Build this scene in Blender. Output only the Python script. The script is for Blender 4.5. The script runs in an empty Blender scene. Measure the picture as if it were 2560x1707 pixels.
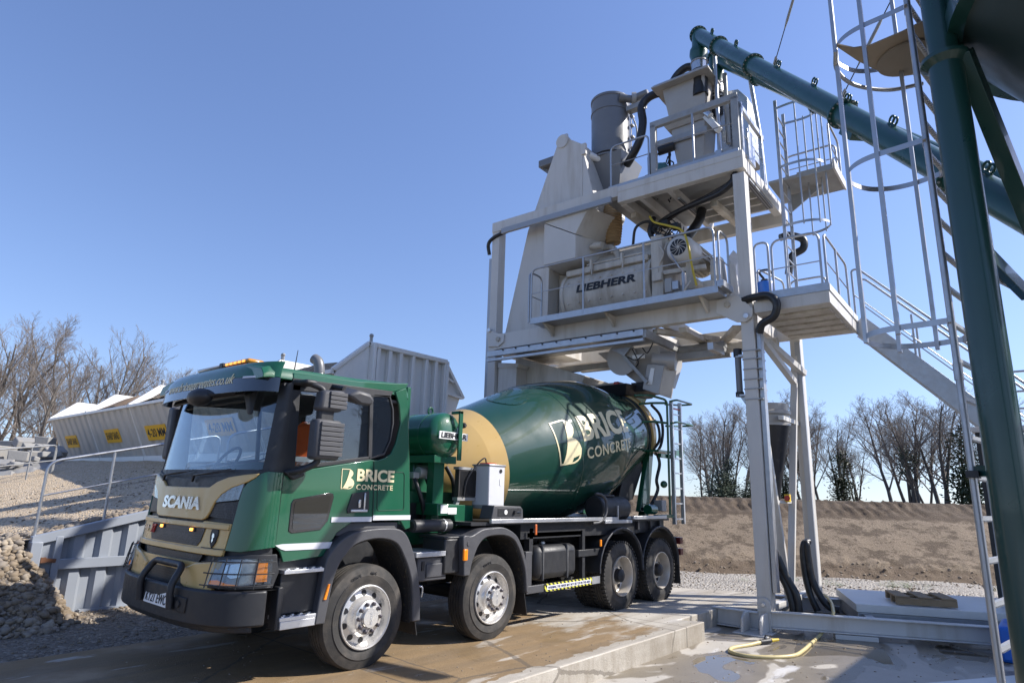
import bpy, bmesh, math, random
from mathutils import Vector, Matrix, noise as mnoise
rad = math.radians
C = bpy.context.scene
# ---------------------------------------------------------------- camera
cd = bpy.data.cameras.new('camera'); cam = bpy.data.objects.new('camera', cd)
C.collection.objects.link(cam); C.camera = cam
cd.sensor_width = 36; cd.lens = 22.18; cd.clip_start = .05; cd.clip_end = 2000
def cam_mat(loc, yaw, pitch, roll):
    f = Vector((math.cos(pitch)*math.cos(yaw), math.cos(pitch)*math.sin(yaw), math.sin(pitch)))
    r = f.cross(Vector((0, 0, 1))).normalized(); u = r.cross(f)
    r2 = math.cos(roll)*r + math.sin(roll)*u; u2 = -math.sin(roll)*r + math.cos(roll)*u
    m = Matrix((r2, u2, -f)).transposed().to_4x4(); m.translation = loc
    return m
cam.matrix_world = cam_mat(Vector((-4.3826, -5.6285, 1.7721)), rad(40.5901), rad(13.4933), rad(1.6661))
# ---------------------------------------------------------------- light
SUN_AZ, SUN_EL = -47.5, 39.5          # azimuth from +x, counter-clockwise
w = bpy.data.worlds.new('World'); C.world = w; w.use_nodes = True
nt = w.node_tree; bg = nt.nodes['Background']
sky = nt.nodes.new('ShaderNodeTexSky'); sky.sky_type = 'NISHITA'; sky.sun_disc = False
sky.sun_elevation = rad(SUN_EL); sky.sun_rotation = rad(90 - SUN_AZ)
sky.altitude = 0; sky.air_density = 1.4; sky.dust_density = .6; sky.ozone_density = 4.5
tc = nt.nodes.new('ShaderNodeTexCoord'); lift = nt.nodes.new('ShaderNodeVectorMath'); lift.operation = 'ADD'; lift.inputs[1].default_value = (0, 0, .07)
nt.links.new(tc.outputs['Generated'], lift.inputs[0]); nt.links.new(lift.outputs[0], sky.inputs[0])
hue = nt.nodes.new('ShaderNodeMix'); hue.data_type = 'RGBA'; hue.blend_type = 'MULTIPLY'; hue.inputs[0].default_value = 1; hue.inputs[7].default_value = (1.0, .95, 1.12, 1)
nt.links.new(sky.outputs[0], hue.inputs[6]); nt.links.new(hue.outputs[2], bg.inputs[0]); bg.inputs[1].default_value = .112
sl = bpy.data.lights.new('sun', 'SUN'); sl.energy = 4.6; sl.angle = rad(.5); sl.color = (1, .95, .88)
so = bpy.data.objects.new('sun', sl); C.collection.objects.link(so)
S = Vector((math.cos(rad(SUN_EL))*math.cos(rad(SUN_AZ)), math.cos(rad(SUN_EL))*math.sin(rad(SUN_AZ)), math.sin(rad(SUN_EL))))
so.rotation_euler = S.to_track_quat('Z', 'Y').to_euler(); so.location = (20, -12, 30)
C.view_settings.view_transform = 'Standard'; C.view_settings.look = 'None'
C.view_settings.exposure = .68; C.view_settings.gamma = 1
# ---------------------------------------------------------------- helpers
COL = C.collection
WM = {}
FR = Matrix.Identity(4)               # construction frame -> world
def setframe(m=None):
    global FR; FR = m if m is not None else Matrix.Identity(4)
class MB:
    def __init__(s): s.v = []; s.f = []; s.mi = []; s.cur = 0
    def add(s, vs, fs):
        o = len(s.v); s.v += [Vector(p) for p in vs]
        for f in fs: s.f.append([i+o for i in f]); s.mi.append(s.cur)
        return s
    def box(s, x0, x1, y0, y1, z0, z1):
        return s.add([(x0,y0,z0),(x1,y0,z0),(x1,y1,z0),(x0,y1,z0),(x0,y0,z1),(x1,y0,z1),(x1,y1,z1),(x0,y1,z1)],
                     [(0,3,2,1),(4,5,6,7),(0,1,5,4),(1,2,6,5),(2,3,7,6),(3,0,4,7)])
    def bar(s, p, q, w, h, up=(0,0,1)):
        p, q = Vector(p), Vector(q); d = (q-p).normalized(); up = Vector(up)
        if abs(d.dot(up)) > .99: up = Vector((1,0,0))
        a = d.cross(up).normalized(); b = a.cross(d)
        vs = [e + a*sx*w/2 + b*sy*h/2 for e in (p, q) for sx, sy in ((-1,-1),(1,-1),(1,1),(-1,1))]
        return s.add(vs, [(0,3,2,1),(4,5,6,7),(0,1,5,4),(1,2,6,5),(2,3,7,6),(3,0,4,7)])
    def tube(s, pts, r, n=8, cap=True):
        pts = [Vector(p) for p in pts]; m = len(pts)
        rs = r if isinstance(r, (list, tuple)) else [r]*m
        t0 = (pts[1]-pts[0]).normalized(); up = Vector((0,0,1)) if abs(t0.z) < .9 else Vector((1,0,0))
        a = t0.cross(up).normalized(); vs = []
        for i, p in enumerate(pts):
            t = ((pts[min(i+1,m-1)]-p).normalized() + (p-pts[max(i-1,0)]).normalized())
            t = t.normalized() if t.length > 1e-6 else t0
            a = (a - t*a.dot(t)).normalized(); b = t.cross(a)
            for k in range(n):
                th = 2*math.pi*k/n; vs.append(p + (a*math.cos(th)+b*math.sin(th))*rs[i])
        fs = [(i*n+k, i*n+(k+1)%n, (i+1)*n+(k+1)%n, (i+1)*n+k) for i in range(m-1) for k in range(n)]
        if cap: fs += [tuple(reversed(range(n))), tuple((m-1)*n+k for k in range(n))]
        return s.add(vs, fs)
    def lathe(s, prof, o=(0,0,0), ax=(0,0,1), n=32, up=None, cap=True):
        o = Vector(o); ax = Vector(ax).normalized()
        a = Vector(up) if up else (Vector((0,0,1)) if abs(ax.z) < .9 else Vector((1,0,0)))
        a = (a-ax*a.dot(ax)).normalized(); b = ax.cross(a); vs = []
        for (t, r) in prof:
            for k in range(n):
                th = 2*math.pi*k/n; vs.append(o+ax*t+(a*math.cos(th)+b*math.sin(th))*r)
        fs = [(i*n+k, i*n+(k+1)%n, (i+1)*n+(k+1)%n, (i+1)*n+k) for i in range(len(prof)-1) for k in range(n)]
        if cap and prof[0][1] > 1e-5: fs.append(tuple(reversed(range(n))))
        if cap and prof[-1][1] > 1e-5: fs.append(tuple((len(prof)-1)*n+k for k in range(n)))
        return s.add(vs, fs)
    def cyl(s, p, q, r, n=16, r2=None):
        p, q = Vector(p), Vector(q); L = (q-p).length
        return s.lathe([(0, r), (L, r if r2 is None else r2)], p, q-p, n)
    def prism(s, poly, d):
        poly = [Vector(p) for p in poly]; d = Vector(d); n = len(poly)
        return s.add(poly+[p+d for p in poly], [tuple(reversed(range(n))), tuple(range(n, 2*n))] +
                     [(i, (i+1)%n, (i+1)%n+n, i+n) for i in range(n)])
    def grid(s, fn, us, vs_):
        pts = [fn(u, v) for v in vs_ for u in us]; m = len(us)
        return s.add(pts, [(j*m+i, j*m+i+1, (j+1)*m+i+1, (j+1)*m+i) for j in range(len(vs_)-1) for i in range(m-1)])
    def loft(s, rings, closed=True, cap=True):
        n = len(rings[0]); vs = [p for r in rings for p in r]
        fs = [(i*n+k, i*n+(k+1)%n, (i+1)*n+(k+1)%n, (i+1)*n+k) for i in range(len(rings)-1) for k in range(n if closed else n-1)]
        if cap and closed: fs += [tuple(reversed(range(n))), tuple((len(rings)-1)*n+k for k in range(n))]
        return s.add(vs, fs)
    def ball(s, c, r, n=10, sc=(1,1,1)):
        c = Vector(c); vs = []; m = n//2
        for j in range(m+1):
            ph = math.pi*j/m
            for k in range(n):
                th = 2*math.pi*k/n
                vs.append(c+Vector((r*sc[0]*math.sin(ph)*math.cos(th), r*sc[1]*math.sin(ph)*math.sin(th), r*sc[2]*math.cos(ph))))
        return s.add(vs, [(j*n+k, (j+1)*n+k, (j+1)*n+(k+1)%n, j*n+(k+1)%n) for j in range(m) for k in range(n)])
def fillet(pts, r, n=5):
    pts = [Vector(p) for p in pts]; out = [pts[0]]
    for i in range(1, len(pts)-1):
        p = pts[i]; a = pts[i-1]-p; b = pts[i+1]-p
        rr = min(r, a.length*.49, b.length*.49); A = p+a.normalized()*rr; B = p+b.normalized()*rr
        for k in range(n+1):
            t = k/n; out.append(A*(1-t)**2 + p*2*t*(1-t) + B*t*t)
    out.append(pts[-1]); return out
def spline(pts, n=8):
    pts = [Vector(p) for p in pts]; P = [pts[0]*2-pts[1]]+pts+[pts[-1]*2-pts[-2]]; out = []
    for i in range(1, len(P)-2):
        a, b, c, d = P[i-1:i+3]
        for k in range(n):
            t = k/n; out.append(.5*((2*b)+(c-a)*t+(2*a-5*b+4*c-d)*t*t+(3*b-a-3*c+d)*t**3))
    out.append(pts[-1]); return out
def obj(name, mb, m, parent=None, bev=0, ang=35, kind=None, solid=0):
    me = bpy.data.meshes.new(name)
    Mx = FR if parent is None else WM[parent].inverted() @ FR
    me.from_pydata([tuple(Mx @ p) for p in mb.v], [], mb.f)
    ms = m if isinstance(m, (list, tuple)) else [m]
    for x in ms: me.materials.append(x)
    if len(ms) > 1:
        for p, i in zip(me.polygons, mb.mi): p.material_index = i
    bm = bmesh.new(); bm.from_mesh(me); bmesh.ops.recalc_face_normals(bm, faces=bm.faces); bm.to_mesh(me); bm.free()
    for p in me.polygons: p.use_smooth = True
    me.set_sharp_from_angle(angle=rad(ang))
    o = bpy.data.objects.new(name, me); COL.objects.link(o)
    if parent is not None: o.parent = parent; WM[o] = WM[parent]
    else: WM[o] = Matrix.Identity(4)
    if solid:
        md = o.modifiers.new('thickness', 'SOLIDIFY'); md.thickness = solid; md.offset = 0
    if bev:
        md = o.modifiers.new('edge', 'BEVEL'); md.width = bev; md.segments = 2; md.limit_method = 'ANGLE'; md.angle_limit = rad(40)
    if kind: o['kind'] = kind
    return o
def thing(name, label, cat, loc=(0,0,0), rz=0, group=None):
    o = bpy.data.objects.new(name, None); COL.objects.link(o); o.empty_display_size = .2
    m = FR @ Matrix.Translation(Vector(loc)) @ Matrix.Rotation(rz, 4, 'Z')
    o.location = m.translation; o.rotation_euler = m.to_euler(); WM[o] = m
    return tag(o, label, cat, group)
def tag(o, label, cat, group=None):
    o['label'] = label; o['category'] = cat
    if group: o['group'] = group
    return o
def dup(root, mtx, label=None, group=None):
    def cp(o, par):
        c = o.copy(); COL.objects.link(c)
        if par is not None: c.parent = par
        for ch in kids.get(o, []): cp(ch, c)
        return c
    kids = {}
    for o in list(COL.objects):
        if o.parent is not None: kids.setdefault(o.parent, []).append(o)
    r = cp(root, None); r.location = mtx.translation; r.rotation_euler = mtx.to_euler(); r.scale = mtx.to_scale(); WM[r] = mtx
    if label: r['label'] = label
    if group: r['group'] = group
    return r
# ---------------------------------------------------------------- lettering
def text_geo(body, w, h, bold=.0, shear=0, th=.004, space=1.0, cut=0):
    cu = bpy.data.curves.new('lettering', 'FONT'); cu.body = body; cu.offset = bold; cu.shear = shear; cu.extrude = .5
    cu.space_character = space; cu.resolution_u = 4; cu.size = 1
    ob = bpy.data.objects.new('lettering', cu); COL.objects.link(ob)
    dg = bpy.context.evaluated_depsgraph_get(); me = bpy.data.meshes.new_from_object(ob.evaluated_get(dg))
    bpy.data.objects.remove(ob); bpy.data.curves.remove(cu)
    bm = bmesh.new(); bm.from_mesh(me); bpy.data.meshes.remove(me)
    xs = [v.co.x for v in bm.verts]; ys = [v.co.y for v in bm.verts]
    x0, x1, y0, y1 = min(xs), max(xs), min(ys), max(ys)
    for v in bm.verts:
        v.co = Vector(((v.co.x-x0)/(x1-x0)*w, (v.co.y-y0)/(y1-y0)*h, th if v.co.z > 0 else 0))
    return cutmesh(bm, cut)
def cutmesh(bm, cut):
    bmesh.ops.triangulate(bm, faces=bm.faces)
    if cut:
        for _ in range(6):
            es = [e for e in bm.edges if e.calc_length() > cut]
            if not es: break
            bmesh.ops.subdivide_edges(bm, edges=es, cuts=1); bmesh.ops.triangulate(bm, faces=bm.faces)
    bm.verts.index_update()
    r = ([v.co.copy() for v in bm.verts], [[v.index for v in f.verts] for f in bm.faces]); bm.free(); return r
def mapped(geo, fn, mb=None):
    mb = mb or MB(); return mb.add([fn(*p) for p in geo[0]], geo[1])
def poly_geo(poly, th, cut, holes=()):
    """flat polygon (a,b) -> subdivided slab of thickness th, for bending onto a surface"""
    bm = bmesh.new(); vs = [bm.verts.new((p[0], p[1], th)) for p in poly]; bm.faces.new(vs)
    bmesh.ops.triangulate(bm, faces=bm.faces)
    for _ in range(6):
        es = [e for e in bm.edges if e.calc_length() > cut]
        if not es: break
        bmesh.ops.subdivide_edges(bm, edges=es, cuts=1); bmesh.ops.triangulate(bm, faces=bm.faces)
    r = bmesh.ops.extrude_face_region(bm, geom=bm.faces[:])
    for g in r['geom']:
        if isinstance(g, bmesh.types.BMVert): g.co.z = 0
    bm.verts.index_update()
    out = ([v.co.copy() for v in bm.verts], [[v.index for v in f.verts] for f in bm.faces]); bm.free(); return out
# ---------------------------------------------------------------- materials
def nodes(name):
    m = bpy.data.materials.new(name); m.use_nodes = True; t = m.node_tree
    return m, t, t.nodes['Principled BSDF']
def ramp(t, src, stops):
    r = t.nodes.new('ShaderNodeValToRGB'); e = r.color_ramp.elements
    while len(e) < len(stops): e.new(.5)
    for i, (p, c) in enumerate(stops): e[i].position = p; e[i].color = (*c, 1) if len(c) == 3 else c
    t.links.new(src, r.inputs[0]); return r.outputs[0]
def coord(t): return t.nodes.new('ShaderNodeTexCoord').outputs['Object']
def nz(t, vec, scale, det=4, rough=.55, out='Fac', dist=0):
    n = t.nodes.new('ShaderNodeTexNoise'); n.inputs['Scale'].default_value = scale; n.inputs['Detail'].default_value = det
    n.inputs['Roughness'].default_value = rough; n.inputs['Distortion'].default_value = dist; t.links.new(vec, n.inputs['Vector']); return n.outputs[out]
def mixc(t, fac, a, b, mode='MIX'):
    n = t.nodes.new('ShaderNodeMix'); n.data_type = 'RGBA'; n.blend_type = mode
    for k, x in ((0, fac), (6, a), (7, b)):
        if isinstance(x, (int, float)): n.inputs[k].default_value = x
        elif isinstance(x, tuple): n.inputs[k].default_value = (*x, 1)
        else: t.links.new(x, n.inputs[k])
    return n.outputs[2]
def math_(t, op, a, b=0.0):
    n = t.nodes.new('ShaderNodeMath'); n.operation = op
    for k, x in ((0, a), (1, b)):
        if isinstance(x, (int, float)): n.inputs[k].default_value = x
        else: t.links.new(x, n.inputs[k])
    return n.outputs[0]
def scaled(t, vec, sc):
    n = t.nodes.new('ShaderNodeMapping'); n.inputs['Scale'].default_value = sc; t.links.new(vec, n.inputs[0]); return n.outputs[0]
def bump(t, p, h, strength, dist=.02):
    b = t.nodes.new('ShaderNodeBump'); b.inputs['Strength'].default_value = strength; b.inputs['Distance'].default_value = dist
    t.links.new(h, b.inputs['Height']); t.links.new(b.outputs[0], p.inputs['Normal'])
def mat(name, col, rough=.5, metal=0, var=.1, vs=3, bmp=0, bs=60, coat=0, dirt=None, dscale=2.5, dlo=.52, dhi=.75, streak=False, spec=.5):
    m, t, p = nodes(name); c = coord(t)
    n = nz(t, c, vs, 5)
    base = mixc(t, n, tuple(x*(1-var) for x in col), tuple(min(1, x*(1+var)) for x in col))
    if dirt:
        v = scaled(t, c, (1, 1, .12)) if streak else c
        d = ramp(t, nz(t, v, dscale, 8, .65), [(dlo, (0,0,0)), (dhi, (1,1,1))])
        base = mixc(t, math_(t, 'MULTIPLY', d, .8), base, dirt)
    t.links.new(base, p.inputs['Base Color'])
    p.inputs['Metallic'].default_value = metal; p.inputs['Coat Weight'].default_value = coat; p.inputs['Coat Roughness'].default_value = .04
    p.inputs['Specular IOR Level'].default_value = spec
    r = ramp(t, nz(t, c, vs*2.3, 4), [(.3, (max(0, rough-.08),)*3), (.7, (min(1, rough+.1),)*3)])
    t.links.new(r, p.inputs['Roughness'])
    if bmp: bump(t, p, nz(t, c, bs, 3), bmp)
    return m
def glassy(name, tint, trans):
    m = bpy.data.materials.new(name); m.use_nodes = True; t = m.node_tree; t.nodes.clear()
    o = t.nodes.new('ShaderNodeOutputMaterial'); tr = t.nodes.new('ShaderNodeBsdfTransparent'); gl = t.nodes.new('ShaderNodeBsdfGlossy')
    fr = t.nodes.new('ShaderNodeFresnel'); mx = t.nodes.new('ShaderNodeMixShader')
    tr.inputs[0].default_value = (*tint, 1); gl.inputs['Roughness'].default_value = .02; gl.inputs[0].default_value = (.9,.95,1,1)
    t.nodes.remove(fr); lw = t.nodes.new('ShaderNodeLayerWeight'); lw.inputs[0].default_value = .5
    a = math_(t, 'ADD', math_(t, 'MULTIPLY', math_(t, 'POWER', lw.outputs['Facing'], 4.0), .9), trans)
    t.links.new(a, mx.inputs[0]); t.links.new(tr.outputs[0], mx.inputs[1]); t.links.new(gl.outputs[0], mx.inputs[2]); t.links.new(mx.outputs[0], o.inputs[0])
    return m
def emit(name, col, s, base=(.8,.4,.1)):
    m, t, p = nodes(name); p.inputs['Base Color'].default_value = (*base, 1)
    p.inputs['Emission Color'].default_value = (*col, 1); p.inputs['Emission Strength'].default_value = s; p.inputs['Roughness'].default_value = .25
    return m
GREEN = mat('green_paint', (.006,.088,.042), .45, 0, .08, 1.5, coat=1, spec=.25)
DRUM_GREEN = mat('drum_green_paint', (.003,.043,.027), .5, 0, .06, 1.2, .06, 1.7, coat=1, dirt=(.05,.065,.05), dscale=1.6, dlo=.66, dhi=.95, spec=.2)
GOLD = mat('gold_paint', (.60,.40,.145), .32, 0, .05, 2, coat=.35)
LOGO = mat('logo_cream', (.78,.68,.42), .35, 0, .03)
SILVER = mat('silver_stripe', (.62,.63,.66), .4, 0, .05)
BLACKP = mat('black_plastic', (.022,.023,.026), .48, 0, .15, 6, .05, 220)
GREYP = mat('grey_plastic', (.062,.063,.070), .5, 0, .12, 5, .06, 240, dirt=(.16,.14,.12), dscale=3, dlo=.6, dhi=.9)
DKMETAL = mat('dark_chassis', (.020,.021,.024), .5, .1, .2, 4, dirt=(.10,.085,.065), dscale=3, dlo=.55, dhi=.9)
RUBBER = mat('tyre_rubber', (.026,.025,.024), .75, 0, .25, 5, .15, 90, dirt=(.13,.11,.09), dscale=4, dlo=.45, dhi=.85)
ALU = mat('polished_alloy', (.60,.585,.56), .28, .5, .08, 3, .03, 30)
DIRTYALU = mat('rear_rim', (.56,.51,.44), .38, .3, .1, 3, dirt=(.42,.36,.28), dscale=4, dlo=.4, dhi=.8)
CHROME = mat('chrome', (.75,.75,.76), .14, 1, .05)
ALUBAR = mat('aluminium_strip', (.60,.61,.63), .36, .75, .06)
GLASS = glassy('cab_glass', (.86,.90,.91), .06)
DGLASS = glassy('dark_glass', (.05,.055,.06), .11)
TGLASS = glassy('tinted_glass', (.5,.54,.56), .12)
LENS = glassy('lens_glass', (.85,.88,.9), .05)
PLANT = mat('plant_cream', (.58,.56,.525), .45, 0, .07, 2, .02, 60, dirt=(.33,.27,.19), dscale=2.6, dlo=.50, dhi=.85, streak=True)
PLANTD = mat('mixer_cream_dirty', (.56,.52,.45), .55, 0, .14, 2, .08, 40, dirt=(.25,.20,.14), dscale=3.2, dlo=.44, dhi=.72, streak=True)
GALV = mat('galvanised_steel', (.42,.43,.45), .40, .82, .16, 6, .03, 60)
GALVD = mat('galvanised_dull', (.33,.335,.335), .55, .35, .2, 5, .05, 40, dirt=(.25,.22,.18), dscale=3, dlo=.5, dhi=.8)
STEELGR = mat('filter_grey_paint', (.17,.175,.185), .4, .1, .08, 2, dirt=(.3,.29,.28), dscale=3, dlo=.62, dhi=.95)
HOPPERGR = mat('hopper_grey', (.37,.355,.335), .45, .2, .12, 2, .03, 30, dirt=(.5,.48,.45), dscale=2.4, dlo=.55, dhi=.9)
STAINLESS = mat('stainless_sheet', (.56,.57,.58), .3, .85, .08, 3, .03, 20)
CONVEY = mat('conveyor_green', (.010,.068,.062), .34, 0, .1, 2, coat=.35)
SILOG = mat('silo_green', (.007,.042,.037), .33, 0, .1, 1.5, coat=.35)
SILOIN = mat('silo_cone_paint', (.018,.032,.031), .4, 0, .1, 1.5, .02, 20)
WHITE = mat('white_bin_paint', (.74,.73,.70), .42, 0, .05, 2, dirt=(.45,.42,.37), dscale=2, dlo=.6, dhi=.95, streak=True)
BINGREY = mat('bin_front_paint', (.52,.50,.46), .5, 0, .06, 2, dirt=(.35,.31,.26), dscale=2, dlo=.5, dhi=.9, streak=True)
WALLGR = mat('retaining_wall_paint', (.27,.295,.335), .42, 0, .07, 2, dirt=(.30,.28,.25), dscale=2.5, dlo=.6, dhi=.9)
YELLOW = mat('sign_yellow', (.80,.44,.01), .5, 0, .08, 4, dirt=(.6,.45,.2), dscale=8, dlo=.62, dhi=.85)
BLACKT = mat('black_lettering', (.012,.012,.015), .5, 0, .05)
WHITET = mat('white_plate', (.80,.80,.78), .4, 0, .03)
RED = mat('red_paint', (.45,.03,.02), .4, 0, .1)
ORANGE = mat('hi_vis_orange', (.75,.12,.015), .8, 0, .2, 8)
AMBER = emit('amber_lens', (1,.30,.02), .12, (.75,.22,.01))
BEACON = emit('beacon_lit', (1,.34,.03), 1.3)
BEACONW = emit('marker_lit', (1,.40,.05), 3)
BLUE = mat('blue_drum', (.012,.12,.50), .4, 0, .08)
HOSE = mat('black_hose', (.016,.016,.018), .38, 0, .15, 6, dirt=(.12,.11,.1), dscale=5, dlo=.55, dhi=.85)
HOSEY = mat('cream_hose', (.56,.46,.22), .45, 0, .12, 8, dirt=(.22,.17,.10), dscale=5, dlo=.55, dhi=.75)
YCABLE = mat('yellow_cable', (.55,.40,.03), .5, 0, .1)
BELLOW = mat('tan_bellow', (.36,.24,.12), .75, 0, .15, 4)
WOOD = mat('pallet_wood', (.26,.18,.10), .8, 0, .3, 6, .2, 40)
BARK = mat('tree_bark', (.11,.098,.085), .9, 0, .35, 2)
TWIG = mat('twig_bark', (.19,.165,.145), .9, 0, .25, 2)
IVY = mat('ivy_leaf', (.028,.045,.018), .6, 0, .5, 1.5)
SEAT = mat('seat_cloth', (.03,.03,.035), .85, 0, .2, 20)
LININ = mat('cab_lining', (.10,.10,.105), .8, 0, .1, 5)
# ================================================================ ground materials
def mud_concrete():
    m, t, p = nodes('muddy_concrete'); c = coord(t)
    sx = t.nodes.new('ShaderNodeSeparateXYZ'); t.links.new(c, sx.inputs[0]); X, Y = sx.outputs[0], sx.outputs[1]
    conc = mixc(t, nz(t, c, 1.3, 8, .7), (.38,.345,.29), (.58,.54,.475))
    conc = mixc(t, ramp(t, nz(t, c, 45, 3), [(.35,(0,0,0)),(.7,(1,1,1))]), conc, mixc(t, .25, conc, (.3,.27,.23)))
    mud = mixc(t, nz(t, scaled(t, c, (.8,2.2,1)), 2.6, 9, .7), (.16,.105,.052), (.34,.235,.125))
    # mud lies where the lorries stop: more towards the entrance, little at the kerb lip and at the far end
    far = math_(t, 'MULTIPLY', math_(t, 'ADD', X, -2.6), .13)
    lip = math_(t, 'MULTIPLY', math_(t, 'LESS_THAN', math_(t, 'ADD', Y, math_(t, 'MULTIPLY', nz(t, c, 3.5, 5), .35)), -1.0), .6)
    v = math_(t, 'SUBTRACT', nz(t, scaled(t, c, (.55,1.5,1)), 1.25, 6, .6), math_(t, 'ADD', far, lip))
    f = ramp(t, v, [(.30,(0,0,0)),(.42,(1,1,1))])
    col = mixc(t, f, conc, mud)
    streak = ramp(t, nz(t, scaled(t, c, (.7,3.2,1)), 1.1, 5, .6), [(.60,(0,0,0)),(.64,(1,1,1))])
    col = mixc(t, math_(t, 'MULTIPLY', streak, .55), col, (.60,.57,.52))
    trk = ramp(t, nz(t, scaled(t, c, (.12,2.6,1)), 1.3, 6, .6), [(.44,(0,0,0)),(.60,(1,1,1))]); col = mixc(t, math_(t, 'MULTIPLY', trk, .38), col, (.15,.115,.075))
    ck = t.nodes.new('ShaderNodeTexVoronoi'); ck.feature = 'DISTANCE_TO_EDGE'; ck.inputs['Scale'].default_value = .42; t.links.new(mixc(t, .12, c, nz(t, c, 2.5, 6, .7, 'Color')), ck.inputs['Vector'])
    col = mixc(t, math_(t, 'MULTIPLY', math_(t, 'LESS_THAN', ck.outputs[0], .006), .6), col, (.09,.075,.06))
    pit = ramp(t, nz(t, c, 38, 4, .6), [(.63,(0,0,0)),(.68,(1,1,1))]); col = mixc(t, math_(t, 'MULTIPLY', pit, .5), col, (.12,.10,.08))
    sz = math_(t, 'LESS_THAN', sx.outputs[2], -.012); fc = ramp(t, nz(t, scaled(t, c, (1,1,.35)), 3.2, 8, .7), [(.42,(0,0,0)),(.66,(1,1,1))]); col = mixc(t, math_(t, 'MULTIPLY', math_(t, 'MULTIPLY', sz, fc), .65), col, (.20,.165,.12))
    jt = t.nodes.new('ShaderNodeMath'); jt.operation = 'PINGPONG'; t.links.new(X, jt.inputs[0]); jt.inputs[1].default_value = 2.3
    joint = math_(t, 'LESS_THAN', jt.outputs[0], .012); col = mixc(t, math_(t, 'MULTIPLY', joint, .7), col, (.07,.06,.05))
    t.links.new(col, p.inputs['Base Color'])
    wet = ramp(t, nz(t, c, 1.1, 5), [(.50,(.85,.85,.85)),(.66,(.42,.42,.42))]); t.links.new(wet, p.inputs['Roughness'])
    bump(t, p, mixc(t, .5, nz(t, c, 22, 8, .7), nz(t, c, 110, 3)), .45, .03); return m
def yard_concrete():
    m, t, p = nodes('wet_yard_concrete'); c = coord(t)
    sx = t.nodes.new('ShaderNodeSeparateXYZ'); t.links.new(c, sx.inputs[0])
    dry = mixc(t, nz(t, c, 1.7, 8, .7), (.33,.30,.255), (.52,.485,.43))
    damp = mixc(t, nz(t, c, 3, 8, .7), (.155,.13,.098), (.27,.23,.175))
    big = nz(t, scaled(t, c, (.65,1.25,1)), .95, 3, .5, dist=.6)
    fd = ramp(t, big, [(.47,(0,0,0)),(.50,(1,1,1))]); fp = ramp(t, big, [(.60,(0,0,0)),(.615,(1,1,1))])
    col = mixc(t, fd, dry, damp); col = mixc(t, fp, col, (.13,.105,.072))
    scum = ramp(t, nz(t, scaled(t, c, (.5,1.6,1)), 1.9, 6, .65), [(.62,(0,0,0)),(.69,(1,1,1))])
    col = mixc(t, math_(t, 'MULTIPLY', scum, math_(t, 'SUBTRACT', .75, math_(t, 'MULTIPLY', fp, .7))), col, (.58,.57,.56))
    t.links.new(col, p.inputs['Base Color'])
    r = mixc(t, fd, (.8,.8,.8), (.33,.33,.33)); r = mixc(t, fp, r, (.025,.025,.025)); t.links.new(r, p.inputs['Roughness'])
    h = mixc(t, fp, mixc(t, .5, nz(t, c, 18, 8, .7), nz(t, c, 130, 3)), (.5,.5,.5)); bump(t, p, h, .35, .02); return m
def gravel_mat(name, cols, scale, bs=1.0, big=(.55,.8)):
    m, t, p = nodes(name); c = coord(t)
    vo = t.nodes.new('ShaderNodeTexVoronoi'); vo.inputs['Scale'].default_value = scale; t.links.new(c, vo.inputs['Vector'])
    sep = t.nodes.new('ShaderNodeSeparateColor'); t.links.new(vo.outputs['Color'], sep.inputs[0])
    n = len(cols); col = ramp(t, sep.outputs[0], [(i/(n-1), k) for i, k in enumerate(cols)])
    col = mixc(t, ramp(t, nz(t, c, .8, 6), [(big[0],(0,0,0)),(big[1],(1,1,1))]), col, mixc(t, .6, col, tuple(x*.45 for x in cols[0])))
    t.links.new(col, p.inputs['Base Color']); p.inputs['Roughness'].default_value = .9
    b = math_(t, 'SUBTRACT', 1.0, vo.outputs['Distance']); bump(t, p, b, bs, 1.2/scale); return m
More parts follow.
